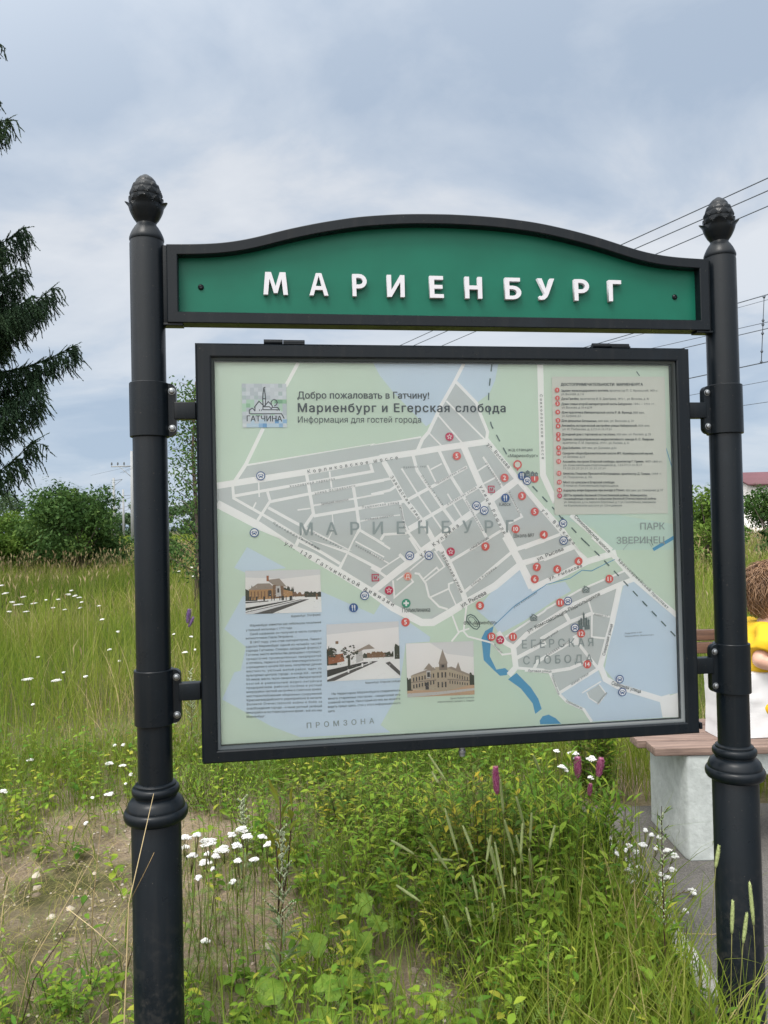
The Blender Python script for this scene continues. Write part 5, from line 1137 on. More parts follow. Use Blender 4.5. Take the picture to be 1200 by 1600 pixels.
YARROW_SOIL = [([-2.169,4.7,0.138],0.0219,[-2.198,4.7,0.0]),([-1.545,4.3,0.227],0.022,[-1.581,4.3,0.0]),([-1.471,4.3,0.211],0.022,[-1.437,4.3,0.0]),([-1.619,4.6,0.241],0.0128,[-1.614,4.6,0.0]),([-1.571,4.6,0.243],0.0128,[-1.532,4.6,0.0]),([-1.981,4.0,0.185],0.0205,[-1.989,4.0,0.0]),([-1.368,3.8,0.223],0.0248,[-1.336,3.8,0.0]),([-1.49,3.9,0.173],0.0109,[-1.478,3.9,0.0]),([-1.003,2.6,-0.015],0.0266,[-0.98,2.6,0.0]),([-0.994,2.6,-0.048],0.0133,[-0.974,2.6,0.0]),([-1.073,2.6,-0.028],0.0073,[-1.073,2.6,0.0]),([-1.394,4.2,0.194],0.0117,[-1.427,4.2,0.0]),([-1.406,3.6,0.161],0.0134,[-1.429,3.6,0.0]),([-1.39,4.1,0.174],0.0086,[-1.36,4.1,0.0])]
YARROW_FIELD = [([-4.604,9.3,0.89],0.0431,[-4.562,9.3,0.0]),([-4.0,8.173,0.882],0.0473,[-3.984,8.173,0.0]),([-4.379,9.099,0.705],0.0421,[-4.365,9.099,0.0]),([-4.258,9.13,0.76],0.0476,[-4.255,9.13,0.0]),([-4.168,8.809,0.7],0.0714,[-4.149,8.809,0.0]),([-3.723,8.037,0.696],0.0419,[-3.681,8.037,0.0]),([-4.571,9.413,0.562],0.0436,[-4.614,9.413,0.0]),([-4.272,9.442,0.654],0.0547,[-4.226,9.442,0.0]),([-3.873,8.837,0.742],0.0256,[-3.919,8.837,0.0]),([-3.922,9.298,0.707],0.0323,[-3.959,9.298,0.0]),([-3.855,9.437,0.754],0.0437,[-3.838,9.437,0.0]),([-3.05,7.621,0.884],0.0353,[-3.083,7.621,0.0]),([-3.46,8.77,0.768],0.0355,[-3.453,8.77,0.0]),([-3.643,8.993,0.833],0.0312,[-3.6,8.993,0.0]),([-3.112,7.937,0.791],0.0276,[-3.162,7.937,0.0]),([-4.005,9.345,0.604],0.0325,[-4.054,9.345,0.0]),([-3.828,9.253,0.587],0.0321,[-3.866,9.253,0.0]),([-3.592,9.12,0.619],0.0317,[-3.564,9.12,0.0]),([-3.424,9.256,0.623],0.0322,[-3.419,9.256,0.0]),([-2.499,6.827,0.735],0.0277,[-2.529,6.827,0.0]),([-3.011,6.703,0.435],0.0233,[-3.028,6.703,0.0]),([-2.599,5.635,0.449],0.0522,[-2.572,5.635,0.0]),([-2.287,5.383,0.483],0.0499,[-2.284,5.383,0.0]),([-2.253,6.316,0.546],0.0219,[-2.3,6.316,0.0]),([-2.301,6.657,0.647],0.0193,[-2.302,6.657,0.0]),([-2.35,6.819,0.368],0.0197,[-2.339,6.819,0.0]),([-2.01,5.183,0.542],0.018,[-2.024,5.183,0.0]),([-2.539,5.561,0.28],0.0193,[-2.537,5.561,0.0]),([-2.127,5.106,0.585],0.0148,[-2.093,5.106,0.0]),([-2.435,9.155,1.02],0.0212,[-2.476,9.155,0.0]),([-2.141,8.587,1.089],0.0199,[-2.153,8.587,0.0]),([-2.25,9.075,0.961],0.021,[-2.269,9.075,0.0]),([-1.764,6.44,0.643],0.0149,[-1.765,6.44,0.0]),([-1.732,6.88,0.559],0.0239,[-1.772,6.88,0.0]),([-1.653,6.369,0.504],0.0295,[-1.641,6.369,0.0]),([-1.688,6.831,0.452],0.0158,[-1.687,6.831,0.0]),([-1.474,5.36,0.179],0.0279,[-1.438,5.36,0.0]),([-1.388,5.566,-0.075],0.0387,[-1.431,5.566,0.0]),([-1.474,5.629,-0.165],0.0196,[-1.504,5.629,0.0])]
TIMOTHY = [([0.217,2.557,0.423],[0.18,2.577,0.561],[0.278,2.627,0.0]),([0.262,2.5,0.449],[0.233,2.523,0.524],[0.265,2.473,0.0]),([0.188,2.638,0.334],[0.128,2.628,0.431],[0.279,2.723,0.0]),([0.212,2.728,0.326],[0.147,2.699,0.341],[0.257,2.76,0.0]),([0.076,2.634,0.39],[-0.001,2.647,0.433],[0.203,2.596,0.0]),([0.09,2.533,0.279],[0.014,2.554,0.323],[0.191,2.598,0.0]),([0.401,2.844,0.146],[0.352,2.852,0.349],[0.429,2.885,0.0]),([0.37,2.562,0.267],[0.344,2.586,0.441],[0.377,2.648,0.0]),([0.311,2.558,0.391],[0.33,2.58,0.468],[0.392,2.6,0.0]),([0.411,2.616,0.387],[0.379,2.594,0.511],[0.45,2.62,0.0]),([0.456,2.708,0.319],[0.431,2.686,0.424],[0.367,2.68,0.0]),([0.476,2.77,0.416],[0.445,2.75,0.533],[0.51,2.776,0.0]),([0.476,2.672,0.407],[0.482,2.663,0.508],[0.465,2.636,0.0]),([0.527,2.599,0.414],[0.552,2.625,0.478],[0.425,2.647,0.0]),([0.372,2.567,0.543],[0.362,2.555,0.659],[0.307,2.52,0.0]),([0.45,2.829,0.141],[0.452,2.849,0.193],[0.478,2.9,0.0]),([0.307,2.83,0.129],[0.262,2.81,0.221],[0.358,2.855,0.0]),([0.292,2.671,0.209],[0.279,2.697,0.284],[0.377,2.766,0.0]),([0.248,2.479,0.221],[0.234,2.488,0.278],[0.337,2.541,0.0]),([0.305,2.69,0.119],[0.288,2.709,0.154],[0.311,2.779,0.0]),([0.339,2.601,0.168],[0.333,2.607,0.232],[0.427,2.656,0.0]),([0.185,2.56,0.153],[0.166,2.544,0.224],[0.243,2.604,0.0]),([0.318,2.849,-0.082],[0.301,2.872,-0.032],[0.335,2.859,0.0]),([0.538,2.773,-0.004],[0.533,2.76,0.056],[0.469,2.725,0.0]),([0.41,2.507,0.034],[0.448,2.51,0.076],[0.437,2.549,0.0]),([0.222,3.083,0.485],[0.156,3.11,0.584],[0.313,3.056,0.0]),([0.184,2.958,0.519],[0.162,2.987,0.551],[0.348,3.046,0.0]),([0.362,2.684,0.285],[0.344,2.672,0.392],[0.312,2.672,0.0]),([0.418,2.523,0.424],[0.431,2.549,0.517],[0.474,2.59,0.0]),([0.581,2.992,0.536],[0.551,2.977,0.61],[0.476,3.085,0.0]),([0.395,2.499,0.371],[0.396,2.516,0.388],[0.426,2.531,0.0]),([0.506,2.833,0.23],[0.498,2.819,0.32],[0.467,2.807,0.0])]
TIMOTHY_POST = [([0.858,1.98,0.449],[0.863,1.98,0.53],[0.826,1.98,0.0]),([0.886,1.98,0.424],[0.898,1.98,0.498],[0.833,1.98,0.0]),([0.914,1.98,0.469],[0.907,1.98,0.575],[0.856,1.98,0.0]),([0.822,1.98,0.615],[0.832,1.98,0.67],[0.788,1.98,0.0])]
PINK = [([0.412,3.0,0.459],[0.408,3.0,0.557],0.0182),([0.796,3.3,0.415],[0.799,3.3,0.496],0.02),([0.884,3.3,0.418],[0.898,3.3,0.489],0.02),([0.843,3.3,0.336],[0.85,3.3,0.384],0.0127)]
COLTSFOOT = [([-0.263,2.533,0.15],0.0503),([-0.374,2.328,0.13],0.0539),([-0.19,2.303,0.15],0.0476),([-0.134,2.419,0.11],0.044),([-0.204,2.229,0.1],0.0461),([-0.117,2.616,0.13],0.0498),([-0.054,2.745,0.11],0.0386),([-0.111,2.803,0.15],0.0417),([0.01,2.86,0.05],0.026),([-0.209,2.88,0.08],0.0286)]

# ------------------------------------------------------------------ vegetation
M['grass'] = foliage('meadow_grass', [(0.0, (0.067, 0.121, 0.018)), (0.40, (0.134, 0.202, 0.023)), (0.74, (0.200, 0.248, 0.035)), (0.92, (0.290, 0.271, 0.088)), (1.0, (0.445, 0.357, 0.188))], trans=0.42)
M['weed'] = foliage('weed_leaf', [(0.0, (0.059, 0.147, 0.017)), (0.5, (0.124, 0.224, 0.024)), (0.85, (0.212, 0.301, 0.031)), (1.0, (0.319, 0.330, 0.047))], trans=0.36)
M['feather'] = foliage('feathery_leaf', [(0.0, (0.072, 0.130, 0.029)), (0.6, (0.124, 0.202, 0.046)), (1.0, (0.195, 0.260, 0.065))], trans=0.3)
M['stem'] = foliage('green_brown_stem', [(0.0, (0.045, 0.038, 0.02)), (0.5, (0.09, 0.095, 0.03)), (1.0, (0.17, 0.16, 0.06))], trans=0.0)
M['darkstem'] = foliage('dark_stem', [(0.0, (0.030, 0.016, 0.012)), (1.0, (0.075, 0.050, 0.03))], trans=0.0)
M['seed'] = foliage('timothy_head', [(0.0, (0.20, 0.26, 0.09)), (0.6, (0.31, 0.36, 0.16)), (1.0, (0.44, 0.43, 0.25))], trans=0.15)
M['petal'] = foliage('white_floret', [(0.0, (0.60, 0.60, 0.54)), (0.4, (0.78, 0.78, 0.75)), (1.0, (0.84, 0.84, 0.84))], trans=0.15)
M['pink'] = foliage('pink_floret', [(0.0, (0.36, 0.07, 0.19)), (0.6, (0.52, 0.17, 0.33)), (1.0, (0.68, 0.36, 0.50))], trans=0.25)
M['spirea'] = foliage('meadowsweet_leaf', [(0.0, (0.057, 0.127, 0.021)), (0.5, (0.132, 0.201, 0.028)), (0.85, (0.253, 0.276, 0.034)), (1.0, (0.391, 0.310, 0.034))], trans=0.36)
M['bright'] = foliage('bright_leaf', [(0.0, (0.110, 0.209, 0.022)), (0.6, (0.187, 0.303, 0.033)), (1.0, (0.286, 0.374, 0.050))], trans=0.42)
M['coltsfoot'] = foliage('coltsfoot_leaf', [(0.0, (0.085, 0.17, 0.020)), (0.6, (0.14, 0.235, 0.026)), (1.0, (0.20, 0.27, 0.04))], trans=0.35, rough=0.5)
M['dock'] = foliage('turning_dock_leaf', [(0.0, (0.13, 0.18, 0.025)), (0.7, (0.23, 0.23, 0.03)), (1.0, (0.32, 0.20, 0.03))], trans=0.35)
M['straw'] = foliage('dry_straw', [(0.0, (0.22, 0.155, 0.075)), (1.0, (0.46, 0.37, 0.21))], trans=0.1)
M['mug'] = foliage('mugwort_leaf', [(0.0, (0.083, 0.132, 0.050)), (0.6, (0.143, 0.198, 0.083)), (1.0, (0.242, 0.297, 0.154))], trans=0.3)
M['bud'] = foliage('mugwort_bud', [(0.0, (0.25, 0.31, 0.18)), (1.0, (0.48, 0.52, 0.36))], trans=0.15)
M['bushleaf'] = foliage('dark_bush_leaf', [(0.0, (0.033, 0.075, 0.022)), (0.6, (0.062, 0.125, 0.033)), (1.0, (0.106, 0.169, 0.044))], trans=0.3)
M['bushleaf2'] = foliage('light_bush_leaf', [(0.0, (0.052, 0.109, 0.021)), (0.6, (0.098, 0.172, 0.028)), (1.0, (0.149, 0.218, 0.046))], trans=0.32)
M['needle'] = foliage('spruce_needles', [(0.0, (0.013, 0.030, 0.016)), (0.6, (0.027, 0.054, 0.026)), (1.0, (0.052, 0.088, 0.036))], trans=0.05, rough=.6)
M['bark'] = solid('grey_brown_bark', (0.075, 0.06, 0.048), 0.95, var=.3, scale=8)
M['farleaf'] = foliage('far_tree_leaf', [(0.0, (0.040, 0.075, 0.040)), (1.0, (0.080, 0.125, 0.058))], trans=0.25)
M['pebble'] = foliage('pebbles', [(0.0, (0.12, 0.095, 0.07)), (0.6, (0.24, 0.20, 0.155)), (1.0, (0.42, 0.38, 0.32))], trans=0.0, rough=.9)

# --- grass: curved tapering blades
def blades(g, X, Y, H, W, bend, seg, tint, mat=0, z0=None):
    n = len(X)
    a = R.uniform(0, 2 * math.pi, n); b = a + R.uniform(-1.2, 1.2, n) + math.pi / 2
    dx, dy = np.cos(a), np.sin(a); sx, sy = np.cos(b), np.sin(b)
    Z = bumpy(X, Y) * (Y < 8) if z0 is None else z0
    k = 2 * seg + 1
    V = np.zeros((n, k, 3))
    for i in range(seg + 1):
        t = i / seg
        o = bend * H * (t ** 1.8) + H * t * 0.10 * np.sin(a * 7)
        zz = Z + H * (t - 0.30 * bend * t * t * 1.2)
        px_, py_ = X + dx * o, Y + dy * o
        w = W * (1 - t ** 1.6) * 0.5 * (0.75 + .25 * math.sin(min(1, t * 2) * math.pi / 2))
        if i < seg:
            V[:, 2 * i, 0] = px_ - sx * w; V[:, 2 * i, 1] = py_ - sy * w; V[:, 2 * i, 2] = zz
            V[:, 2 * i + 1, 0] = px_ + sx * w; V[:, 2 * i + 1, 1] = py_ + sy * w; V[:, 2 * i + 1, 2] = zz
        else:
            V[:, k - 1, 0] = px_; V[:, k - 1, 1] = py_; V[:, k - 1, 2] = zz
    F = [(2 * i, 2 * i + 1, 2 * i + 3, 2 * i + 2) for i in range(seg - 1)] + [(k - 3, k - 2, k - 1)]
    g.quads(V, tint, F, mat)
def fbm(x, y, s=1.0, seed=0):
    v = 0; amp = 1; tot = 0
    for o in range(4):
        p = seed * 1.7 + o * 2.1; f_ = s * 1.9 ** o
        v = v + amp * np.sin(f_ * (x * math.cos(p) + y * math.sin(p)) * 2.2 + 3 * p + 1.3 * np.sin(f_ * (y * math.cos(p) - x * math.sin(p)) * 1.7 + p)); tot += amp; amp *= .6
    return .5 + .5 * v / tot
def bare(x, y):
    """1 on the bare gravelly soil, 0 under full growth"""
    b = np.exp(-(((x + 1.25) / 0.62) ** 2 + ((y - 3.3) / 0.95) ** 2) * 1.0)           # left of the left post
    b = np.maximum(b, .66 * np.exp(-(((x + .47) / 0.16) ** 2 + ((y - 2.95) / .50) ** 2)))
    b = np.maximum(b, .62 * np.exp(-(((x - .10) / 0.20) ** 2 + ((y - 2.50) / .22) ** 2)))
    b = np.maximum(b, .40 * np.exp(-(((x + .35) / 0.30) ** 2 + ((y - 4.1) / .30) ** 2)))
    return np.clip(b * 1.25 + (fbm(x, y, 2.5, 3) - .5) * .5, 0, 1)
def scatter(n, x0, x1, y0, y1, dens=None):
    X = R.uniform(x0, x1, n); Y = R.uniform(y0, y1, n)
    if dens is not None:
        k = R.uniform(0, 1, n) < dens(X, Y); X, Y = X[k], Y[k]
    return X, Y
def off_pave(X, Y): return ~((X > 0.93) & (Y < 4.12))
def tone(X, Y, base, spread):
    return np.clip(base + (fbm(X, Y, .55, 5) - .5) * .8 + R.normal(0, spread, len(X)), 0, 1)
g = Geo()
# foreground: short, thin and patchy
X, Y = scatter(44000, -3.2, 2.6, 1.2, 5.2, lambda x, y: (1 - bare(x, y)) ** 1.5 * .8 * off_pave(x, y) + .022)
H = R.gamma(5, .030, len(X)) * np.where(Y > 4.2, 1.7, np.where((X > -.35) & (X < .95), 1.45, 1.0)) + .02
blades(g, X, Y, H, R.uniform(.0024, .0062, len(X)), R.uniform(.15, .9, len(X)), 4, tone(X, Y, .42, .16))
# lush tuft right of centre, towards the kerb
X, Y = scatter(4600, .12, .98, 1.9, 3.2, lambda x, y: np.clip((x - .15) * 2.2, 0, 1) * np.where(x > .84, .25, 1) * (1 - bare(x, y)))
H = R.uniform(.14, .42, len(X)) * np.clip(.45 + (X - .1), .5, 1.1)
blades(g, X, Y, H, R.uniform(.0045, .0105, len(X)), R.uniform(.1, .75, len(X)), 5, np.where(R.uniform(0, 1, len(X)) < .07, .95, tone(X, Y, .46, .19)))
# dry straw on the soil
X, Y = scatter(6000, -2.8, .9, 1.9, 5.0, lambda x, y: np.clip(bare(x, y) * 1.3, .05, 1) * .6)
blades(g, X, Y, R.uniform(.04, .26, len(X)), R.uniform(.0016, .0032, len(X)), R.uniform(.5, 1.9, len(X)), 4, np.clip(R.normal(.92, .08, len(X)), 0, 1))
# dead litter lying on the ground
X, Y = scatter(6000, -2.8, .93, 1.9, 5.0, lambda x, y: np.clip(bare(x, y) * 1.2, .15, 1))
blades(g, X, Y, R.uniform(.02, .09, len(X)), R.uniform(.0015, .0035, len(X)), R.uniform(2.2, 3.2, len(X)), 3, np.clip(R.normal(.95, .05, len(X)), 0, 1))
o = g.build('foreground_grass', M['grass']); tag(o, kind='stuff')
o['label'] = 'thin patchy grass around the sign posts'; o['category'] = 'grass'
g = Geo()
X, Y = scatter(80000, -9, 6.5, 4.2, 12, lambda x, y: off_pave(x, y) * (abs(x + .2) < .62 * y + 1.6) * (.25 + .75 * fbm(x, y, .8, 2)) * ((y > 4.6) | (x > .9)))
H = (R.uniform(.22, .66, len(X)) * (.65 + .6 * fbm(X, Y, .9, 4)) + .12 * fbm(X, Y, .6, 8)) * np.where(X > .9, .95, np.clip((Y - 3.6) / 2.2, .35, 1)) * np.where((X < -.6) & (Y < 6), .6, 1)
blades(g, X, Y, H, R.uniform(.0035, .0075, len(X)), R.uniform(.08, .7, len(X)), 4, tone(X, Y, .52, .20))
X, Y = scatter(9000, -9, 6.5, 5.0, 12, lambda x, y: off_pave(x, y) * (abs(x + .2) < .62 * y + 1.6) * (.1 + .9 * (fbm(x, y, .7, 12) > .55)))
blades(g, X, Y, R.uniform(.6, 1.05, len(X)) * np.clip((Y - 3.4) / 2.6, .6, 1), R.uniform(.003, .006, len(X)), R.uniform(.1, .6, len(X)), 5, np.clip(R.normal(.72, .16, len(X)), 0, 1))
o = g.build('meadow_grass', M['grass']); tag(o, 'tall meadow grass behind the sign', 'grass', kind='stuff')
g = Geo()
X, Y = scatter(110000, -24, 17, 12, 34, lambda x, y: (abs(x) < .6 * y + 2) * (.3 + .7 * fbm(x, y, .3, 6)))
H = R.uniform(.50, .92, len(X)) * (.72 + .42 * fbm(X, Y, .35, 4)); blades(g, X, Y, H, R.uniform(.008, .016, len(X)), R.uniform(.1, .8, len(X)), 3, np.clip(tone(X * .5, Y * .5, .52, .20) + np.clip((Y - 17) / 60, 0, .18), 0, 1))
X, Y = scatter(90000, -100, 70, 34, 178, lambda x, y: (abs(x) < .58 * y + 3))
H = R.uniform(.55, .95, len(X)); blades(g, X, Y, H, R.uniform(.05, .10, len(X)), R.uniform(.1, .6, len(X)), 2, tone(X * .2, Y * .2, .50, .18))
o = g.build('far_meadow', M['grass']); tag(o, 'field of tall grass reaching back to the bushes', 'grass', kind='stuff')
# reddish seed panicles floating over the field
M['panicle'] = foliage('grass_panicle', [(0.0, (0.15, 0.12, 0.06)), (0.6, (0.24, 0.19, 0.10)), (1.0, (0.33, 0.28, 0.16))], trans=.2)
g = Geo()
X, Y = scatter(17000, -32, 22, 5.5, 44, lambda x, y: (abs(x) < .6 * y + 1.5) * off_pave(x, y) * np.clip(y / 26, .07, 1))
n = len(X); hh = R.uniform(.55, .95, n) * np.clip((Y - 2) / 5, .6, 1); le = R.uniform(.07, .14, n); a = R.uniform(0, 6.28, n); w = np.clip(Y * .0008, .006, .03)
V = np.zeros((n, 7, 3)); tx, ty = X + .22 * hh * np.cos(a), Y + .22 * hh * np.sin(a)
V[:, 0] = np.stack([X, Y, 0 * X], 1); V[:, 1] = np.stack([X + w * .18, Y, 0 * X], 1); V[:, 2] = np.stack([tx + w * .15, ty, hh], 1); V[:, 3] = np.stack([tx, ty, hh], 1)
V[:, 4] = np.stack([tx - w, ty, hh + le * .4], 1); V[:, 5] = np.stack([tx + w, ty, hh + le * .45], 1); V[:, 6] = np.stack([tx + .35 * le * np.cos(a), ty + .3 * le * np.sin(a), hh + le], 1)
g.quads(V, R.uniform(0, 1, n), [(0, 1, 2, 3), (3, 2, 5, 4), (4, 5, 6)])
o = g.build('seed_panicles', M['panicle']); tag(o, 'reddish seeding grass heads over the meadow', 'grass', kind='stuff')
# pebbles and clods
g = Geo()
X, Y = scatter(9000, -2.8, .9, 1.9, 5.0, lambda x, y: np.clip(bare(x, y) ** 1.5, .03, 1) * (.25 + .75 * (fbm(x, y, 4, 9) > .5)))
for x, y in zip(X, Y):
    s = rnd.uniform(.0020, .0085) * (1 + 1.9 * (rnd.random() < .07)); z = float(bumpy(np.array([x]), np.array([y]))[0]) - .35 * s
    P = []
    for (a_, b_, c_) in ((1, 0, 0), (.5, .86, .1), (-.5, .8, 0), (-1, 0, .1), (-.5, -.86, 0), (.5, -.8, .1)):
        k = rnd.uniform(.7, 1.2); P.append((x + a_ * s * k, y + b_ * s * k, z + .1 * s))
    Q = [(x + (px_ - x) * .62 + rnd.uniform(-.2, .2) * s, y + (py_ - y) * .62, z + s * rnd.uniform(.5, .8)) for px_, py_, _ in P]
    t_ = rnd.random()
    g.add(P + Q, [(i, (i + 1) % 6, 6 + (i + 1) % 6, 6 + i) for i in range(6)] + [(6, 7, 8, 9, 10, 11)], 0, t_)
o = g.build('pebbles', M['pebble'], smooth=True); tag(o, 'small stones on the bare soil', 'pebbles', kind='stuff')

# --- small plants
def V3(*a): return np.array(a, float)
def rdir(up=.5):
    w = rnd.uniform(0, 6.283); return V3(math.cos(w), math.sin(w), up)
def leafy_stem(gs, gl, base, top, nleaf, L, W, bendv=None, r0=.0025, smat=0, lmat=0, start=.12, up=.55, shape=(.55, 1, .8, 0), droop=.5, jitter=.2, tint=None, taper=.5):
    base = np.asarray(base, float); top = np.asarray(top, float); mid = (base + top) / 2 + (bendv if bendv is not None else V3(rnd.uniform(-.02, .02), rnd.uniform(-.02, .02), 0))
    P = [(1 - t) ** 2 * base + 2 * t * (1 - t) * mid + t * t * top for t in np.linspace(0, 1, 8)]
    gs.tube(P, [r0 * (1 - .6 * t) for t in np.linspace(0, 1, 8)], 5, smat, tint)
    w = rnd.uniform(0, 6.28)
    for i in range(nleaf):
        t = start + (1 - start) * (i + .5) / nleaf
        p = (1 - t) ** 2 * base + 2 * t * (1 - t) * mid + t * t * top
        w += 2.4 + rnd.uniform(-.3, .3)
        d = V3(math.cos(w), math.sin(w), up * (1 + .9 * t) + rnd.uniform(-jitter, jitter))
        k = (1 - taper * abs(t - .45) * 1.2) * rnd.uniform(.8, 1.15)
        gl.leaf(p, d, V3(0, 0, 1) - .3 * d, L * k, W * k, shape, .12, droop * rnd.uniform(.5, 1.4), lmat)
    return P
def feather(g, p, d, L, n=9, w=.012, tint=None):
    """finely cut yarrow leaf: short slivers on both sides of a rib"""
    d = d / np.linalg.norm(d); s = np.cross(d, V3(0, 0, 1)); s /= np.linalg.norm(s) + 1e-9; u = np.cross(s, d)
    ti = rnd.random() if tint is None else tint
    for i in range(n):
        t = (i + .6) / n; q = p + d * L * t - u * .15 * L * t * t
        ww = w * math.sin(math.pi * min(1, .15 + t * .9)) * rnd.uniform(.8, 1.2)
        for sg in (-1, 1):
            tip = q + sg * s * ww + d * ww * .7 + u * rnd.uniform(-.3, .4) * ww
            g.add([q - d * .0009, q + d * .0012, tip], [(0, 1, 2)], 0, ti)
    g.add([p - s * .0007, p + s * .0007, p + d * L - u * .15 * L], [(0, 1, 2)], 0, ti)
def corymb(g, c, rad, nrm=None):
    """flat-topped head of white florets"""
    n = int(26 + 9000 * rad * rad * 2.2); 
    for i in range(n):
        a = i * 2.39996; q = math.sqrt((i + .5) / n) * rad
        x = c + V3(q * math.cos(a), q * math.sin(a), .10 * rad - .35 * q * q / rad * .6 + rnd.uniform(-.0022, .0022)) + V3(rnd.uniform(-.1, .1), rnd.uniform(-.1, .1), 0) * rad * .35
        s = rnd.uniform(.0022, .0036); tl = V3(rnd.uniform(-.4, .4), rnd.uniform(-.4, .4), 0)
        ti = rnd.uniform(.25, 1)
        ring = [x + V3(s * math.cos(k * 1.2566), s * math.sin(k * 1.2566), tl[0] * s * math.cos(k * 1.2566) + tl[1] * s * math.sin(k * 1.2566)) for k in range(5)]
        g.add(ring + [x + V3(0, 0, .0012), x - V3(0, 0, .004)], [(0, 1, 5), (1, 2, 5), (2, 3, 5), (3, 4, 5), (4, 0, 5), (1, 0, 6), (2, 1, 6), (3, 2, 6), (4, 3, 6), (0, 4, 6)], 0, ti)
def gz(x, y): return float(bumpy(np.array([x]), np.array([y]))[0]) if y < 8 else 0.0

def yarrow(head, rad, base, label, group, detail=True):
    """head: centre of the flat white head"""
    head = np.asarray(head, float); base = np.asarray(base, float)
    t = empty('yarrow_plant', tuple(base)); tag(t, label, 'wildflower', group)
    h = head - base
    gs, gl, gf = Geo(), Geo(), Geo()
    mid = h * .5 + V3(rnd.uniform(-.02, .02), rnd.uniform(-.02, .02), .0)
    fork = h * .86 + V3(0, 0, -.004)
    Q = [(1 - s) ** 2 * V3(0, 0, 0) + 2 * s * (1 - s) * mid + s * s * fork for s in np.linspace(0, 1, 7)]
    gs.tube(Q, [.0019 * (1 - .3 * s) for s in np.linspace(0, 1, 7)], 5)
    nb = 5 if detail else 3
    for k in range(nb):
        a = k * 6.283 / nb + rnd.random(); c = h + V3(rad * .58 * math.cos(a), rad * .58 * math.sin(a), -.004 + rnd.uniform(-.004, .004)) if k else h
        gs.tube([fork, (fork + c) / 2 + V3(0, 0, -.004), c - V3(0, 0, .004)], .0010, 4)
        corymb(gf, c, rad * (.50 if k else .55))
    if detail:
        for i in range(13):
            s = .08 + .80 * i / 13; p = Q[min(6, int(s * 6))]; feather(gl, p, rdir(.5), rnd.uniform(.035, .075) * (1.2 - .7 * s), 10, .011)
    gs.build('stem', M['stem'], t)
    if gl.n: gl.build('leaves', M['feather'], t)
    gf.build('flower_head', M['petal'], t)
    return t
# coltsfoot leaves: mottled, paler towards the veins
m, nt, out = mat_base('coltsfoot_leaf_mottled')
cc, _ = noise_ramp(nt, 42.0, [(0.30, (0.085, 0.165, 0.018)), (0.52, (0.135, 0.235, 0.026)), (0.75, (0.21, 0.28, 0.045))], detail=7, rough=.65)
p = node(nt, 'ShaderNodeBsdfPrincipled'); nt.links.new(cc, p.inputs['Base Color']); p.inputs['Roughness'].default_value = .55; p.inputs['Specular IOR Level'].default_value = .2
_, f2 = noise_ramp(nt, 120.0, [(0, (0,0,0)), (1, (1,1,1))], detail=4); b = node(nt, 'ShaderNodeBump'); b.inputs['Strength'].default_value = .5; b.inputs['Distance'].default_value = .003; nt.links.new(f2, b.inputs['Height']); nt.links.new(b.outputs[0], p.inputs['Normal'])
tl_ = node(nt, 'ShaderNodeBsdfTranslucent'); nt.links.new(cc, tl_.inputs[0]); mx = node(nt, 'ShaderNodeMixShader'); mx.inputs[0].default_value = .3
nt.links.new(p.outputs[0], mx.inputs[1]); nt.links.new(tl_.outputs[0], mx.inputs[2]); nt.links.new(mx.outputs[0], out.inputs[0]); M['coltsfoot'] = m

for p, rad, b in YARROW_CLUMP: yarrow(p, rad, (b[0], b[1], gz(b[0], b[1])), 'white flat-topped yarrow in the dense clump right beside the left post', 'yarrows in the clump beside the left post')
for p, rad, b in YARROW_KERB: yarrow(p, rad, (b[0], b[1], 0.0), 'white yarrow leaning over the asphalt in front of the pale bench leg', 'yarrows in front of the bench leg')
for p, rad, b in YARROW_SHRUB: yarrow(p, rad, (b[0], b[1], gz(b[0], b[1])), 'white yarrow among the green shrubs below the right corner of the map case', 'yarrows among the shrubs')
for p, rad, b in YARROW_SOIL: yarrow(p, rad, (b[0], b[1], gz(b[0], b[1])), 'white yarrow on the gravelly soil left of the left post', 'yarrows on the bare soil', detail=rad > .018)
for p, rad, b in YARROW_FIELD: yarrow(p, rad, (b[0], b[1], 0.0), 'small white yarrow in the tall meadow grass', 'yarrows in the meadow', detail=False)

def spike(g, a, b_, r_, n, tint_lo=0.0, mat=0, fuzz=.35):
    """bristly cylinder: bumpy core with short bristles"""
    a = np.asarray(a, float); b_ = np.asarray(b_, float); d = b_ - a; L = np.linalg.norm(d); d /= L
    ref = V3(0, 0, 1) if abs(d[2]) < .9 else V3(1, 0, 0); s = np.cross(d, ref); s /= np.linalg.norm(s); u = np.cross(s, d)
    prof = [(t, math.sin(math.pi * (0.06 + .88 * t)) ** .35) for t in np.linspace(0, 1, 9)]
    g.tube([a + d * L * t for t, _ in prof], [r_ * .80 * k for _, k in prof], 7, mat, .5)
    for i in range(n):
        t = rnd.random(); w = rnd.uniform(0, 6.28); k = math.sin(math.pi * (0.05 + .9 * t)) ** .35
        o = math.cos(w) * s + math.sin(w) * u; q = a + d * L * t + o * r_ * .72 * k
        tip = q + o * r_ * fuzz * rnd.uniform(.6, 1.3) + d * r_ * .7; e = np.cross(o, d) * r_ * .16
        g.add([q - e, q + e, tip], [(0, 1, 2)], mat, tint_lo + (1 - tint_lo) * rnd.random())
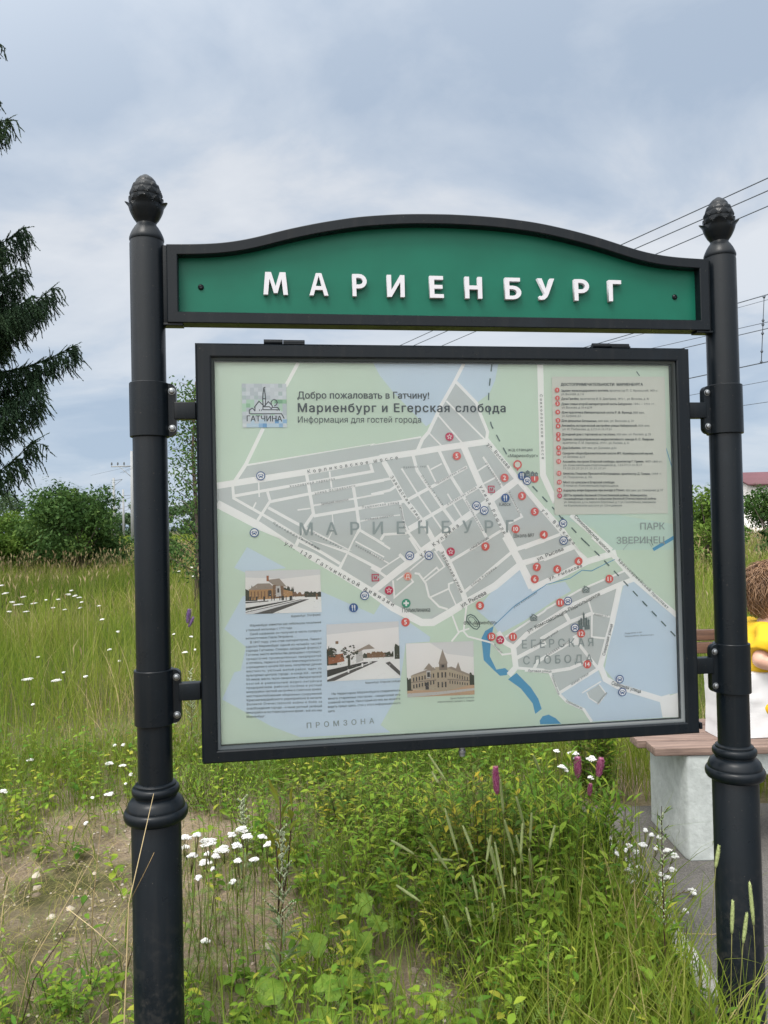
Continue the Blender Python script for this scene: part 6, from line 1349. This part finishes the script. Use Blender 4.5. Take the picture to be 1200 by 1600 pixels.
def timothy(a, b_, base, label, group):
    a, b_, base = (np.asarray(q, float) for q in (a, b_, base))
    t = empty('timothy_stalk', tuple(base)); tag(t, label, 'grass stalk', group)
    A, B = a - base, b_ - base
    d = (B - A) / np.linalg.norm(B - A); ctrl = A - d * .16 - V3(0, 0, .10)
    P = [(1 - s) ** 2 * V3(0, 0, 0) + 2 * s * (1 - s) * ctrl + s * s * A for s in np.linspace(0, 1, 10)]
    g = Geo(); g.tube(P, [.0015 * (1 - .35 * s) for s in np.linspace(0, 1, 10)], 5, 0, .75)
    g.build('stem', M['stem'], t)
    g = Geo(); spike(g, A, B, .0060, 190, 0.0); g.build('seed_head', M['seed'], t)
    g = Geo()
    for s in (2, 4, 5):
        g.leaf(P[s], rdir(.9), V3(0, 0, 1), rnd.uniform(.10, .22), .006, (.8, 1, .9, .7, .4, 0), .1, rnd.uniform(.5, 1.4), 0, rnd.uniform(.1, .6))
    g.build('blades', M['grass'], t)
for a, b_, c in TIMOTHY: timothy(a, b_, c, 'timothy grass stalk with a pale green cylindrical head below the map case', 'timothy stalks below the map case')
for a, b_, c in TIMOTHY_POST: timothy(a, b_, c, 'timothy grass stalk standing against the black foot of the right post', 'timothy stalks at the right post')

# --- meadowsweet shrubs and spikes
def shoots(name, label, cat, base, n, spread, hgt, L, W, lm, nleaf, group=None, lean=(0, 0), shape=(.55, 1, .8, 0), sm='stem', up=.55, droop=.5, r0=.0024, hvar=.25):
    t = empty(name, tuple(base)); tag(t, label, cat, group); gs, gl = Geo(), Geo()
    for i in range(n):
        w = rnd.uniform(0, 6.283); q = math.sqrt(rnd.random())
        b0 = V3(q * spread[0] * .45 * math.cos(w), q * spread[1] * .45 * math.sin(w), 0)
        tp = V3(q * spread[0] * math.cos(w) + lean[0], q * spread[1] * math.sin(w) + lean[1], hgt * rnd.uniform(1 - hvar, 1 + hvar * .5) * (1 - .25 * q * q))
        leafy_stem(gs, gl, b0, tp, int(nleaf * rnd.uniform(.8, 1.2)), L, W, r0=r0, up=up, shape=shape, droop=droop)
    gs.build('stems', M[sm], t); gl.build('leaves', M[lm], t); return t
shoots('leafy_shrub', 'yellow-green small-leaved shrub below the middle of the map case', 'shrub', (0.36, 3.15, 0), 52, (.30, .20), .50, .052, .021, 'spirea', 22)
shoots('leafy_shrub', 'deeper green narrow-leaved shrub with pink spikes below the right corner of the map case', 'shrub', (0.72, 3.25, 0), 40, (.28, .22), .50, .072, .017, 'weed', 22, up=.8)
shoots('leafy_shrub', 'low dark green shrub under the left part of the yellow-green one', 'shrub', (0.12, 3.6, 0), 30, (.30, .25), .40, .050, .021, 'weed', 18)
shoots('leafy_shrub', 'shrub of long pointed leaves beside the pale bench leg', 'shrub', (0.90, 3.15, 0), 9, (.12, .14), .42, .075, .018, 'bright', 15, up=.6)
shoots('broad_leaved_plant', 'fresh green plant with broad pointed leaves in the middle of the right-hand grass', 'plant', (0.50, 2.62, 0), 5, (.07, .05), .43, .062, .026, 'bright', 17, up=.25, droop=.7, r0=.003)
shoots('broad_leaved_plant', 'plant with broad leaves and a reddish stem close to the kerb', 'plant', (0.70, 2.58, 0), 5, (.10, .07), .30, .070, .028, 'bright', 13, up=.3, droop=.6, sm='darkstem', r0=.003)
shoots('leafy_shrub', 'tuft of soft green weeds at the foot of the left post beyond the bare soil', 'plant', (-0.92, 4.15, 0), 40, (.26, .22), .27, .030, .009, 'bright', 22, up=.7)
shoots('leafy_shrub', 'dark weeds growing at the back corner of the bench, left of its pale leg', 'plant', (1.12, 4.2, 0), 40, (.20, .16), .62, .060, .020, 'weed', 22)
shoots('leafy_shrub', 'feathery green weed growing at the foot of the right post', 'plant', (0.885, 2.06, 0), 6, (.035, .03), .20, .030, .006, 'bright', 22, up=1.2)
for i, (a, b_, w) in enumerate(PINK):
    a = np.array(a); b_ = np.array(b_); base = V3(a[0] + .02, a[1], 0)
    lab = ('pink flower spike standing alone, tallest below the map case', 'left one of the twin pink flower spikes below the right corner of the map case', 'right one of the twin pink flower spikes below the right corner of the map case', 'small pink flower spike under the twin spikes')[i]
    t = empty('meadowsweet', tuple(base)); tag(t, lab, 'wildflower', 'pink meadowsweet spikes'); gs, gl, gf = Geo(), Geo(), Geo()
    leafy_stem(gs, gl, V3(0, 0, 0), a - base, 20, .05, .014, start=.3, up=.8)
    spike(gf, a - base, b_ - base, w * .75, 620, 0.0, fuzz=.5)
    gs.build('stem', M['stem'], t); gl.build('leaves', M['weed'], t); gf.build('flower_spike', M['pink'], t)

for (x, y, h, sp_, n, L, W, lm, lab) in (
    (.10, 2.95, .30, .16, 12, .062, .024, 'weed', 'leafy green weed in the middle of the gap, between the round leaves and the timothy'),
    (-.08, 3.25, .34, .18, 14, .055, .020, 'bright', 'light green weed under the lock of the map case'),
    (.28, 2.72, .33, .10, 9, .070, .022, 'weed', 'upright green weed among the timothy stalks'),
    (.62, 2.95, .44, .13, 12, .075, .022, 'bright', 'tall fresh green plant behind the reddish-stemmed one'),
    (.76, 2.80, .34, .10, 9, .068, .024, 'weed', 'green plant beside the white yarrows at the kerb'),
    (.40, 2.42, .24, .12, 10, .060, .018, 'bright', 'low bright weed in front of the timothy'),
    (-.62, 3.6, .30, .16, 14, .050, .014, 'bright', 'soft green weed right behind the left post'),
    (-.20, 3.75, .36, .18, 16, .058, .024, 'spirea', 'yellowish weed under the inner left part of the map case'),
    (-1.02, 2.42, .17, .12, 9, .045, .016, 'weed', 'low weed at the bottom edge, left of the left post'),
    (.88, 2.45, .26, .07, 8, .040, .010, 'bright', 'small bushy weed on the kerb near the right post')):
    shoots('leafy_weed', lab, 'weed', (x, y, 0), n, (sp_, sp_ * .8), h, L, W, lm, 15, up=.5, droop=.7, hvar=.35)
# --- mugwort
def mugwort(base, top, bend, label, big=True, buds=10, lm='mug'):
    base = np.asarray(base, float); h = np.asarray(top, float) - base
    t = empty('mugwort', tuple(base)); tag(t, label, 'weed'); gs, gl, gb = Geo(), Geo(), Geo()
    ctrl = h * .5 + np.asarray(bend, float)
    P = [(1 - s) ** 2 * V3(0, 0, 0) + 2 * s * (1 - s) * ctrl + s * s * h for s in np.linspace(0, 1, 14)]
    gs.tube(P, [.0034 * (1 - .75 * s) for s in np.linspace(0, 1, 14)], 6)
    w = 0
    for i in range(34):
        s = .06 + .92 * i / 34; p = P[min(13, int(s * 13))] * (1 - (s * 13 % 1)) + P[min(13, int(s * 13) + 1)] * (s * 13 % 1)
        w += 2.4; d = V3(math.cos(w), math.sin(w), .7 + .5 * s)
        L = (.075 if s < .6 else .045) * rnd.uniform(.7, 1.1) * (1 if big else .8)
        for k in (-1, 0, 1):
            dd = d + k * .45 * V3(-math.sin(w), math.cos(w), 0); gl.leaf(p + (d * L * .25 if k else 0), dd, V3(0, 0, 1) - .3 * dd, L * (.75 if k else 1), L * .16, (.7, 1, .6, 0), .1, .5)
        if s > .42:
            br = p + d * L * .9 * (1.5 - s); gs.tube([p, br], .0009, 4)
            for k in range(buds):
                q = p + (br - p) * (k / 9) + V3(rnd.uniform(-.003, .003), rnd.uniform(-.003, .003), .002)
                r_ = rnd.uniform(.0018, .0032); gb.lathe([(r_ * .4, -r_), (r_, 0), (r_ * .5, r_ * 1.2)], 5, tuple(q)); gb.t[-1][:] = rnd.random()
    for k in range(buds * 7):
        s = rnd.uniform(.78, 1.0); p = P[min(13, int(s * 13))] + V3(rnd.uniform(-.008, .008), rnd.uniform(-.008, .008), rnd.uniform(-.02, .02)); r_ = rnd.uniform(.002, .0036)
        gb.lathe([(r_ * .4, -r_), (r_, 0), (r_ * .5, r_ * 1.2)], 5, tuple(p)); gb.t[-1][:] = rnd.random()
    gs.build('stem', M['darkstem'], t); gl.build('leaves', M[lm], t); gb.build('buds', M['bud'], t)
mugwort((-0.372, 2.42, 0), (-0.352, 2.50, 0.556), (0.03, 0, 0), 'dark-stemmed mugwort with pale buds left of the round leaves')
mugwort((0.825, 2.36, 0), (0.853, 2.45, 0.60), (-0.01, 0, 0), 'dark-stemmed mugwort rising before the pale bench leg', True, 3, 'weed')
for x, y, h, lab in ((-1.28, 5.0, .62, 'greyish mugwort in the tall grass, leftmost of three left of the left post'), (-1.06, 5.1, .56, 'greyish mugwort in the tall grass, middle one of three left of the left post'), (-0.86, 4.9, .48, 'greyish mugwort in the tall grass, nearest to the left post'), (-.62, 3.2, .40, 'short mugwort behind the white yarrow clump')):
    mugwort((x, y, 0), (x + .01, y, h), (0.02, 0, 0), lab, False)

# --- coltsfoot
def coltsfoot(c, r_, label):
    base = V3(c[0] + rnd.uniform(-.02, .02), c[1] + .04, gz(c[0], c[1])); t = empty('coltsfoot', tuple(base)); tag(t, label, 'plant', 'coltsfoot leaves low on the soil')
    c = np.array(c) - base; g = Geo(); g.tube([(0, 0, 0), tuple(c * .5 + V3(0, .01, .02)), tuple(c)], .0018, 5); g.build('stalk', M['stem'], t)
    g = Geo(); nseg = 28; tl = V3(rnd.uniform(-.25, .25), rnd.uniform(.15, .55), 0); a0 = rnd.uniform(0, 6.28); V = []
    for ring in range(1, 6):
        q = ring / 5
        for k in range(nseg):
            w = a0 + 6.283 * k / nseg; notch = 1 - .72 * math.exp(-((k - nseg / 2) / 1.5) ** 2); rr = r_ * q * (1 + (.05 * math.sin(7 * w) + .035 * math.sin(13 * w + 1)) * q) * (notch if q > .25 else 1)
            x, y = rr * math.cos(w), rr * math.sin(w); z = tl[0] * x + tl[1] * y + .10 * r_ * math.cos(3 * w) * q * q - .12 * r_ * q ** 3 + .05 * r_ * math.cos(9 * w) * q
            V.append((c[0] + x, c[1] + y, c[2] + z))
    V.append(tuple(c)); o = len(V) - 1
    F = [(o, k, (k + 1) % nseg) for k in range(nseg)] + [((r0 * nseg) + k, (r0 + 1) * nseg + k, (r0 + 1) * nseg + (k + 1) % nseg, r0 * nseg + (k + 1) % nseg) for r0 in range(4) for k in range(nseg)]
    g.add(V, F, 0); g.build('leaf', M['coltsfoot'], t, smooth=True)
for c, r_ in COLTSFOOT: coltsfoot(c, r_, 'round bright green coltsfoot leaf on the soil below the map case')
# --- dock with turning leaves
t = empty('dock_plant', (-0.43, 2.9, 0)); tag(t, 'dock plant with reddish stem and yellowing upright leaves beyond the yarrow clump', 'plant'); gs, gl = Geo(), Geo()
for q, L in ((V3(.02, 0, .50), .11), (V3(.06, .05, .44), .09), (V3(.0, 0, .34), .1)):
    gs.tube([(0, 0, 0), tuple(q * .5 + V3(.01, 0, 0)), tuple(q)], .0028, 6)
    for k in range(5): gl.leaf(q * (1 - .10 * k), rdir(1.4), rdir(.2), L * (1 - .08 * k), .026, (.6, 1, .9, .5, 0), .35, .2)
gs.build('stem', M['darkstem'], t); gl.build('leaves', M['dock'], t)
# --- dry stalks in front of the left post
t = empty('dry_stalk', (-0.66, 1.93, 0)); tag(t, 'dry forked straw stalk leaning across the foot of the left post', 'grass stalk'); g = Geo()
g.tube([(0, 0, 0), (-.01, 0, .25), (.008, 0, .58), (.068, .02, .842)], [.0024, .002, .0016, .0007], 5); g.tube([(.008, 0, .58), (.05, .01, .66), (.07, .01, .70)], .0008, 4); g.tube([(-.004, 0, .45), (-.08, 0, .52), (-.16, .03, .56)], .0009, 4)
g.build('stem', M['straw'], t)
for i in range(7):
    x, y = rnd.uniform(-1.25, -.72), rnd.uniform(2.1, 2.7); t = empty('dry_stalk', (x, y, gz(x, y))); tag(t, 'thin dry brown stalk on the bare soil left of the left post', 'grass stalk', 'dry stalks on the bare soil'); g = Geo(); h = rnd.uniform(.25, .6); lx = rnd.uniform(-.15, .35)
    g.tube([(0, 0, 0), (lx * .3, 0, h * .5), (lx, .02, h)], [.002, .0016, .0007], 5); g.build('stem', M['straw'] if i % 3 else M['darkstem'], t)

t = empty('dry_stalk', (1.06, 2.80, 0.012)); tag(t, 'pale dry straw lying across the asphalt beside the kerb', 'grass stalk'); g = Geo()
g.tube([(-.06, .01, 0), (0, 0, .004), (.08, -.006, .002), (.22, .01, 0)], [.0022, .002, .0018, .001], 5); g.build('stem', M['straw'], t)
M['purple'] = foliage('purple_floret', [(0.0, (0.13, 0.07, 0.20)), (1.0, (0.28, 0.18, 0.38))], trans=.2)
t = empty('purple_wildflower', (-2.05, 8.0, 0)); tag(t, 'purple flower spike in the meadow, between the left post and the map case', 'wildflower'); gs, gf = Geo(), Geo()
gs.tube([(0, 0, 0), (.02, 0, .3), (.0, 0, .58)], [.003, .0025, .0015], 5); spike(gf, V3(0, 0, .54), V3(.02, 0, .68), .024, 260, 0, fuzz=.7); spike(gf, V3(.01, 0, .50), V3(.06, .0, .60), .018, 160, 0, fuzz=.7); gs.build('stem', M['stem'], t); gf.build('flower_spike', M['purple'], t)
# --- ground cover: countless small leaves, tangled vetch
g = Geo()
X, Y = scatter(3000, -2.6, .95, 1.9, 5.2, lambda x, y: ((1 - bare(x, y)) ** 1.2 * .8 * np.where(x > -.45, 1, .45) + .04) * off_pave(x, y))
for x, y in zip(X, Y):
    z = gz(x, y); h = (.05 + .25 * rnd.random() ** 1.5) * (1.3 if y > 3.0 else 1.0); tp = V3(x + rnd.uniform(-.06, .06), y + rnd.uniform(-.06, .06), z + h); kind = rnd.random(); tn = rnd.random()
    P = [V3(x, y, z), (V3(x, y, z) + tp) / 2 + V3(rnd.uniform(-.015, .015), 0, 0), tp]; g.tube(P, [.0014, .0011, .0005], 4, 1, .6, cap=False)
    nl_ = rnd.randint(7, 15); w = rnd.uniform(0, 6.28)
    for k in range(nl_):
        t = .12 + .88 * (k + .5) / nl_; w += 2.4 + rnd.uniform(-.4, .4); q = V3(x, y, z) * (1 - t) + tp * t
        L = rnd.uniform(.024, .068) * (1.15 - .5 * t); g.leaf(q, V3(math.cos(w), math.sin(w), rnd.uniform(-.1, .8)), V3(rnd.uniform(-.3, .3), rnd.uniform(-.3, .3), 1), L, L * (.24 if kind < .45 else .5), (.6, 1, .75, 0), .14, rnd.uniform(.3, .9), 0, min(1, max(0, tn + rnd.uniform(-.25, .25))))
o = g.build('weed_cover', [M['weed'], M['stem']]); tag(o, 'low leafy weeds between the grass', 'weeds', kind='stuff')
g = Geo()
X, Y = scatter(5500, -2.2, .95, 2.0, 5.4, lambda x, y: ((1 - bare(x, y)) * .7 + .06) * off_pave(x, y))
for x, y in zip(X, Y):
    z = gz(x, y); feather(g, V3(x, y, z + rnd.uniform(0, .20)), rdir(rnd.uniform(.3, 1.5)), rnd.uniform(.05, .11), 11, .014)
o = g.build('feathery_weeds', M['feather']); tag(o, 'feathery yarrow foliage in the grass', 'weeds', kind='stuff')
g = Geo(); gl = Geo()
for i in range(150):
    x, y = rnd.uniform(-.42, .30), rnd.uniform(3.3, 4.3); P = [V3(x, y, gz(x, y))]; d = rdir(1.2) * .05
    for k in range(9):
        P.append(P[-1] + d); d = d + V3(rnd.uniform(-.022, .022), rnd.uniform(-.022, .022), -.009); d *= .05 / np.linalg.norm(d)
    g.tube(P, .0012, 4, 0, rnd.uniform(.5, 1), cap=False)
    for q in P[2:]:
        for s in range(2): g.leaf(q, rdir(.4), V3(0, 0, 1), rnd.uniform(.012, .028), .006, (.8, 1, 0), .1, .3, 1)
o = g.build('tangled_vetch', [M['stem'], M['bright']]); tag(o, 'tangle of thin vetch stems below the map case', 'weeds', kind='stuff')

# ------------------------------------------------------------------ trees and bushes
def leaf_cloud(g, lobes, n, size, mat=0, squash=.8):
    """n leaves spread through overlapping lumps, denser towards each lump's skin"""
    wts = np.array([l[3] ** 2 for l in lobes]); wts = wts / wts.sum()
    idx = R.choice(len(lobes), n, p=wts); Lb = np.array(lobes)[idx]
    d = R.normal(0, 1, (n, 3)); d /= np.linalg.norm(d, axis=1)[:, None]
    rr = Lb[:, 3] * (R.uniform(0, 1, n) ** .42) * R.uniform(.75, 1.12, n)
    c = Lb[:, :3] + d * rr[:, None] * np.array([1, 1, squash])
    a = R.normal(0, 1, (n, 3)); a /= np.linalg.norm(a, axis=1)[:, None]
    nb = d + R.normal(0, .8, (n, 3)); b = np.cross(a, nb); b /= np.linalg.norm(b, axis=1)[:, None] + 1e-9
    s = size * R.uniform(.6, 1.3, n)[:, None]
    V = np.stack([c - a * s, c - b * s * .45 - a * s * .1, c + a * s, c + b * s * .45 - a * s * .1], 1)
    clump = .5 + .35 * np.sin(idx * 12.9898) ; g.quads(V, np.clip(clump + R.normal(0, .18, n), 0, 1), [(0, 1, 2, 3)], mat)
def bush(name, label, cat, loc, w, d, h, n, leaf, mt, group=None, trunk=True, nl=26):
    t = empty(name, loc); tag(t, label, cat, group)
    lobes = []
    for i in range(nl):
        a = rnd.uniform(0, 6.28); q = math.sqrt(rnd.random()); z = rnd.uniform(.12, .86)
        k = math.sqrt(max(.05, 1 - (z - .25) ** 2 * 1.5)); r_ = rnd.uniform(.13, .26) * h
        lobes.append((w / 2 * .82 * q * k * math.cos(a), d / 2 * .82 * q * k * math.sin(a), z * h, r_))
    g = Geo(); leaf_cloud(g, lobes, n, leaf); 
    gs = Geo()
    for l in lobes[:14]:
        b0 = V3(rnd.uniform(-.1, .1) * w, rnd.uniform(-.1, .1) * d, 0); e_ = V3(*l[:3]); gs.tube([b0, (b0 + e_) / 2 + V3(0, 0, .08 * h), e_], [.022 * h * .5, .014 * h * .5, .004 * h], 5)
    gs.build('trunk', M['bark'], t)
    # loose shoots break the outline
    for l in lobes:
        if l[2] > .55 * h:
            for k in range(5):
                p0 = V3(*l[:3]); dd = rdir(1.4); dd /= np.linalg.norm(dd); L = l[3] * rnd.uniform(.9, 1.35)
                for j in range(9): g.leaf(p0 + dd * L * (.25 + .75 * j / 9), rdir(.3), V3(0, 0, 1), leaf * 1.7, leaf * .8, (.7, 1, .6, 0), .1, .4)
    g.build('crown', M[mt], t); return t
bush('round_bush', 'dark green rounded bush beneath the spruce, its right half standing clear', 'bush', (-10.3, 25.5, 0), 3.6, 3.4, 3.15, 13000, .075, 'bushleaf', nl=34)
bush('round_bush', 'lighter green low bush at the left edge under the spruce', 'bush', (-12.9, 25.0, 0), 3.4, 3.0, 2.35, 9000, .07, 'bushleaf2', nl=28)
bush('round_bush', 'low dark bush just right of the left post on the meadow edge', 'bush', (-7.2, 24.5, 0), 1.9, 1.8, 1.7, 4500, .07, 'bushleaf', nl=18)
bush('round_bush', 'small round bush seen between the map case and the right post', 'bush', (8.35, 20.0, 0), 1.7, 1.7, 2.35, 5200, .06, 'bushleaf2', nl=22)
bush('round_bush', 'loose airy bush in front of the white house', 'bush', (15.9, 31.5, 0), 3.6, 3.0, 2.9, 5200, .085, 'bushleaf', nl=20)
bush('round_bush', 'long dark bush under the white house at the right edge', 'bush', (13.4, 25.5, 0), 3.4, 2.2, 1.25, 5000, .07, 'bushleaf', nl=20)
bush('round_bush', 'wide mid-green bush filling in behind the round dark bush, at the foot of the spruce', 'bush', (-13.0, 28.5, 0), 4.4, 3.0, 2.5, 9000, .075, 'bushleaf2', nl=30)
bush('round_bush', 'low straggling scrub between the dark bush and the railway masts', 'bush', (-12.9, 33.0, 0), 3.4, 2.4, 1.5, 4500, .085, 'bushleaf2', nl=26)
bush('round_bush', 'low scrub at the far left edge under the lowest spruce boughs', 'bush', (-15.6, 27.0, 0), 4.2, 2.6, 2.2, 7000, .075, 'bushleaf', nl=26)
# young tree behind the left edge of the map case
t = empty('young_tree', (-3.18, 13.0, 0)); tag(t, 'slender young tree with small hanging leaves behind the left edge of the map case', 'tree')
gs, g = Geo(), Geo()
gs.tube([(0, 0, 0), (.05, 0, 1.4), (-.02, 0, 2.8), (.05, 0, 4.0)], [.05, .04, .025, .006], 8)
for i in range(60):
    z = .55 + 3.3 * i / 60; a = i * 2.4; L = (.72 - .13 * z) * rnd.uniform(.7, 1.2) + .08; p0 = V3(.03, 0, z); p1 = p0 + V3(math.cos(a) * L, math.sin(a) * L, .38 * L + .1); gs.tube([p0, (p0 + p1) / 2 + V3(0, 0, .05), p1], [.010, .006, .002], 5)
    for k in range(60):
        q = p0 + (p1 - p0) * rnd.uniform(.2, 1.05) + V3(rnd.uniform(-.12, .12), rnd.uniform(-.12, .12), rnd.uniform(-.14, .10)); g.leaf(q, V3(rnd.uniform(-.8, .8), rnd.uniform(-.8, .8), rnd.uniform(-1, .2)), rdir(.3), .062, .030, (.7, 1, .6, 0), .1, .3)
gs.build('trunk', M['bark'], t); g.build('crown', M['bushleaf'], t)
# the big spruce
def spruce(loc, H, k, label):
    t = empty('spruce', loc); tag(t, label, 'tree'); g = Geo()
    g.tube([(0, 0, 0), (.03, .02, H * .35), (-.03, 0, H * .7), (0, 0, H)], [.27, .20, .11, .02], 12); g.build('trunk', M['bark'], t)
    g = Geo(); z = 2.7; w = 0.0
    SP = []
    def sprig(a, e_, r_, tn): SP.append((*a, *e_, r_, tn))
    while z < H - .4:
        for b_ in range(rnd.choice((5, 6, 6, 7)) if z < 8.8 else 4):
            w += 6.283 / 6.2 + rnd.uniform(-.35, .35)
            if math.cos(w) < -.55 and rnd.random() < .7: continue      # the far side thins out in its own shade
            Lb = 1.07 * min(k * (H - z) + .10, 2.5 + (z - 2.0) * .34) * (rnd.uniform(.60, 1.05) if rnd.random() < .65 else rnd.uniform(.3, .65))
            if z > 8.8:
                w = (rnd.uniform(-.4, .4) if b_ == 0 else w); Lb = (k * (20.2 - z) + .1) * .95 * (rnd.uniform(.85, 1.02) if b_ == 0 else rnd.uniform(.4, .8))
            zz = z + rnd.uniform(-.2, .2); o = V3(math.cos(w), math.sin(w), 0); sd_ = V3(-math.sin(w), math.cos(w), 0)
            sag = rnd.uniform(.12, .42) * min(1.2, Lb / 2.5); P = []; tb = rnd.uniform(.1, .9)
            for s in np.linspace(0, 1, 9): P.append(V3(0, 0, zz) + o * Lb * s + V3(0, 0, Lb * (-sag * 1.5 * s + (sag * 1.5 + .10) * s ** 2.4)))
            g.tube(P, [.030 * (1 - .9 * s) + .004 for s in np.linspace(0, 1, 9)], 4, 0, .1)
            nt_ = max(5, int(Lb * 10))
            for i in range(nt_):
                s = .12 + .88 * (i + rnd.random()) / nt_; q = P[min(8, int(s * 8))]; q2 = P[min(8, int(s * 8) + 1)]; q = q + (q2 - q) * (s * 8 % 1)
                for sg in (-1, 1):
                    L2 = (1.0 - .72 * s) * min(1, Lb / 2.6) * rnd.uniform(.5, 1.15) + .12; tn = min(1, max(0, tb + rnd.uniform(-.3, .3)))
                    e1 = q + (sd_ * sg * rnd.uniform(.5, .9) + o * rnd.uniform(.4, .8)) * L2 * .55 + V3(0, 0, rnd.uniform(-.1, .06)) * L2; e2 = e1 + (sd_ * sg * .35 + o * .45) * L2 * .45 + V3(0, 0, -rnd.uniform(.05, .35) * L2)
                    sprig(q, e1, .040, tn); sprig(e1, e2, .036, tn)
                    for j in range(8 if Lb > 1.2 else 4):
                        f_ = rnd.uniform(.05, 1); a = q + (e2 - q) * f_; l3 = rnd.uniform(.10, .48) * min(1.2, .45 + Lb / 4) * (1 - .3 * s); dr = V3(rnd.uniform(-.4, .4), rnd.uniform(-.4, .4), -1) + o * .2
                        m_ = a + dr * l3 * .55; e3 = m_ + dr * l3 * .45 + V3(rnd.uniform(-.07, .07), rnd.uniform(-.07, .07), 0)
                        sprig(a, m_, .036, tn); sprig(m_, e3, .028, tn)
                if s > .66:
                    for j in range(4): e4 = q + (o * .7 + V3(rnd.uniform(-.6, .6), rnd.uniform(-.6, .6), rnd.uniform(-.1, .8))) * rnd.uniform(.10, .28); sprig(q, e4, .030, min(1, tb + .2))
        z += rnd.uniform(.19, .34) + (.75 if 7.9 < z < 8.7 else 0) + (.42 if z > 8.8 else 0)
    # every twig: a thin core and needle slivers set all round it
    S = np.array(SP); A, E_, r_, tn = S[:, :3], S[:, 3:6], S[:, 6], S[:, 7]
    d = E_ - A; L = np.linalg.norm(d, axis=1) + 1e-9; d = d / L[:, None]
    s0 = np.cross(d, np.array([.3, .2, 1.0])); s0 /= np.linalg.norm(s0, axis=1)[:, None] + 1e-9; u0 = np.cross(s0, d)
    for off in (s0, u0): g.quads(np.stack([A - off * .016, A + off * .016, E_], 1), tn, [(0, 1, 2)])
    n = np.maximum(4, (L * 50).astype(int)); ix = np.repeat(np.arange(len(S)), n); kk_ = np.arange(len(ix)) - np.repeat(np.cumsum(n) - n, n)
    f_ = (kk_ + R.uniform(0, 1, len(ix))) / n[ix]; an = kk_ * 2.4
    o_ = np.cos(an)[:, None] * s0[ix] + np.sin(an)[:, None] * u0[ix]; q = A[ix] + d[ix] * (L[ix] * f_)[:, None]; wd = np.cross(o_, d[ix]) * .0135; rr = r_[ix]
    g.quads(np.stack([q - wd, q + wd, q + o_ * (rr * (1 - .5 * f_))[:, None] + d[ix] * (rr * 1.1)[:, None]], 1), tn[ix], [(0, 1, 2)])
    g.build('crown', M['needle'], t); return t
spruce((-10.05, 15.2, 0), 18.6, .262, 'big dark spruce with drooping branches filling the left edge')
# far trees on the horizon
for i, (x, y, w, h) in enumerate([(-62, 175, 11, 6.0), (-52, 178, 12, 7.6), (-46, 186, 10, 9.2), (-57.5, 190, 9, 9.8), (-68, 180, 12, 9.0), (-39, 182, 10, 8.0), (-31, 185, 12, 8.5), (-80, 190, 14, 11), (-95, 185, 15, 12), (-20, 190, 14, 8), (-5, 190, 16, 9), (12, 190, 16, 8), (30, 190, 15, 9), (48, 185, 15, 10), (66, 180, 15, 9), (92, 180, 16, 10), (110, 180, 16, 11)]):
    t = empty('distant_tree', (x, y, 0)); tag(t, 'hazy tree in the far row along the horizon', 'tree', 'far trees along the horizon')
    g = Geo(); lob = [(rnd.uniform(-.5, .5) * w, rnd.uniform(-.3, .3) * w, h * rnd.uniform(.06, .86), rnd.uniform(.12, .24) * h) for _ in range(22)]; lob.append((0, 0, h * .8, h * .22)); leaf_cloud(g, lob, 2400, .42); g.build('crown', M['farleaf'], t)
    g = Geo(); g.tube([(0, 0, 0), (0, 0, h * .7)], [.25, .1], 6); g.build('trunk', M['bark'], t)
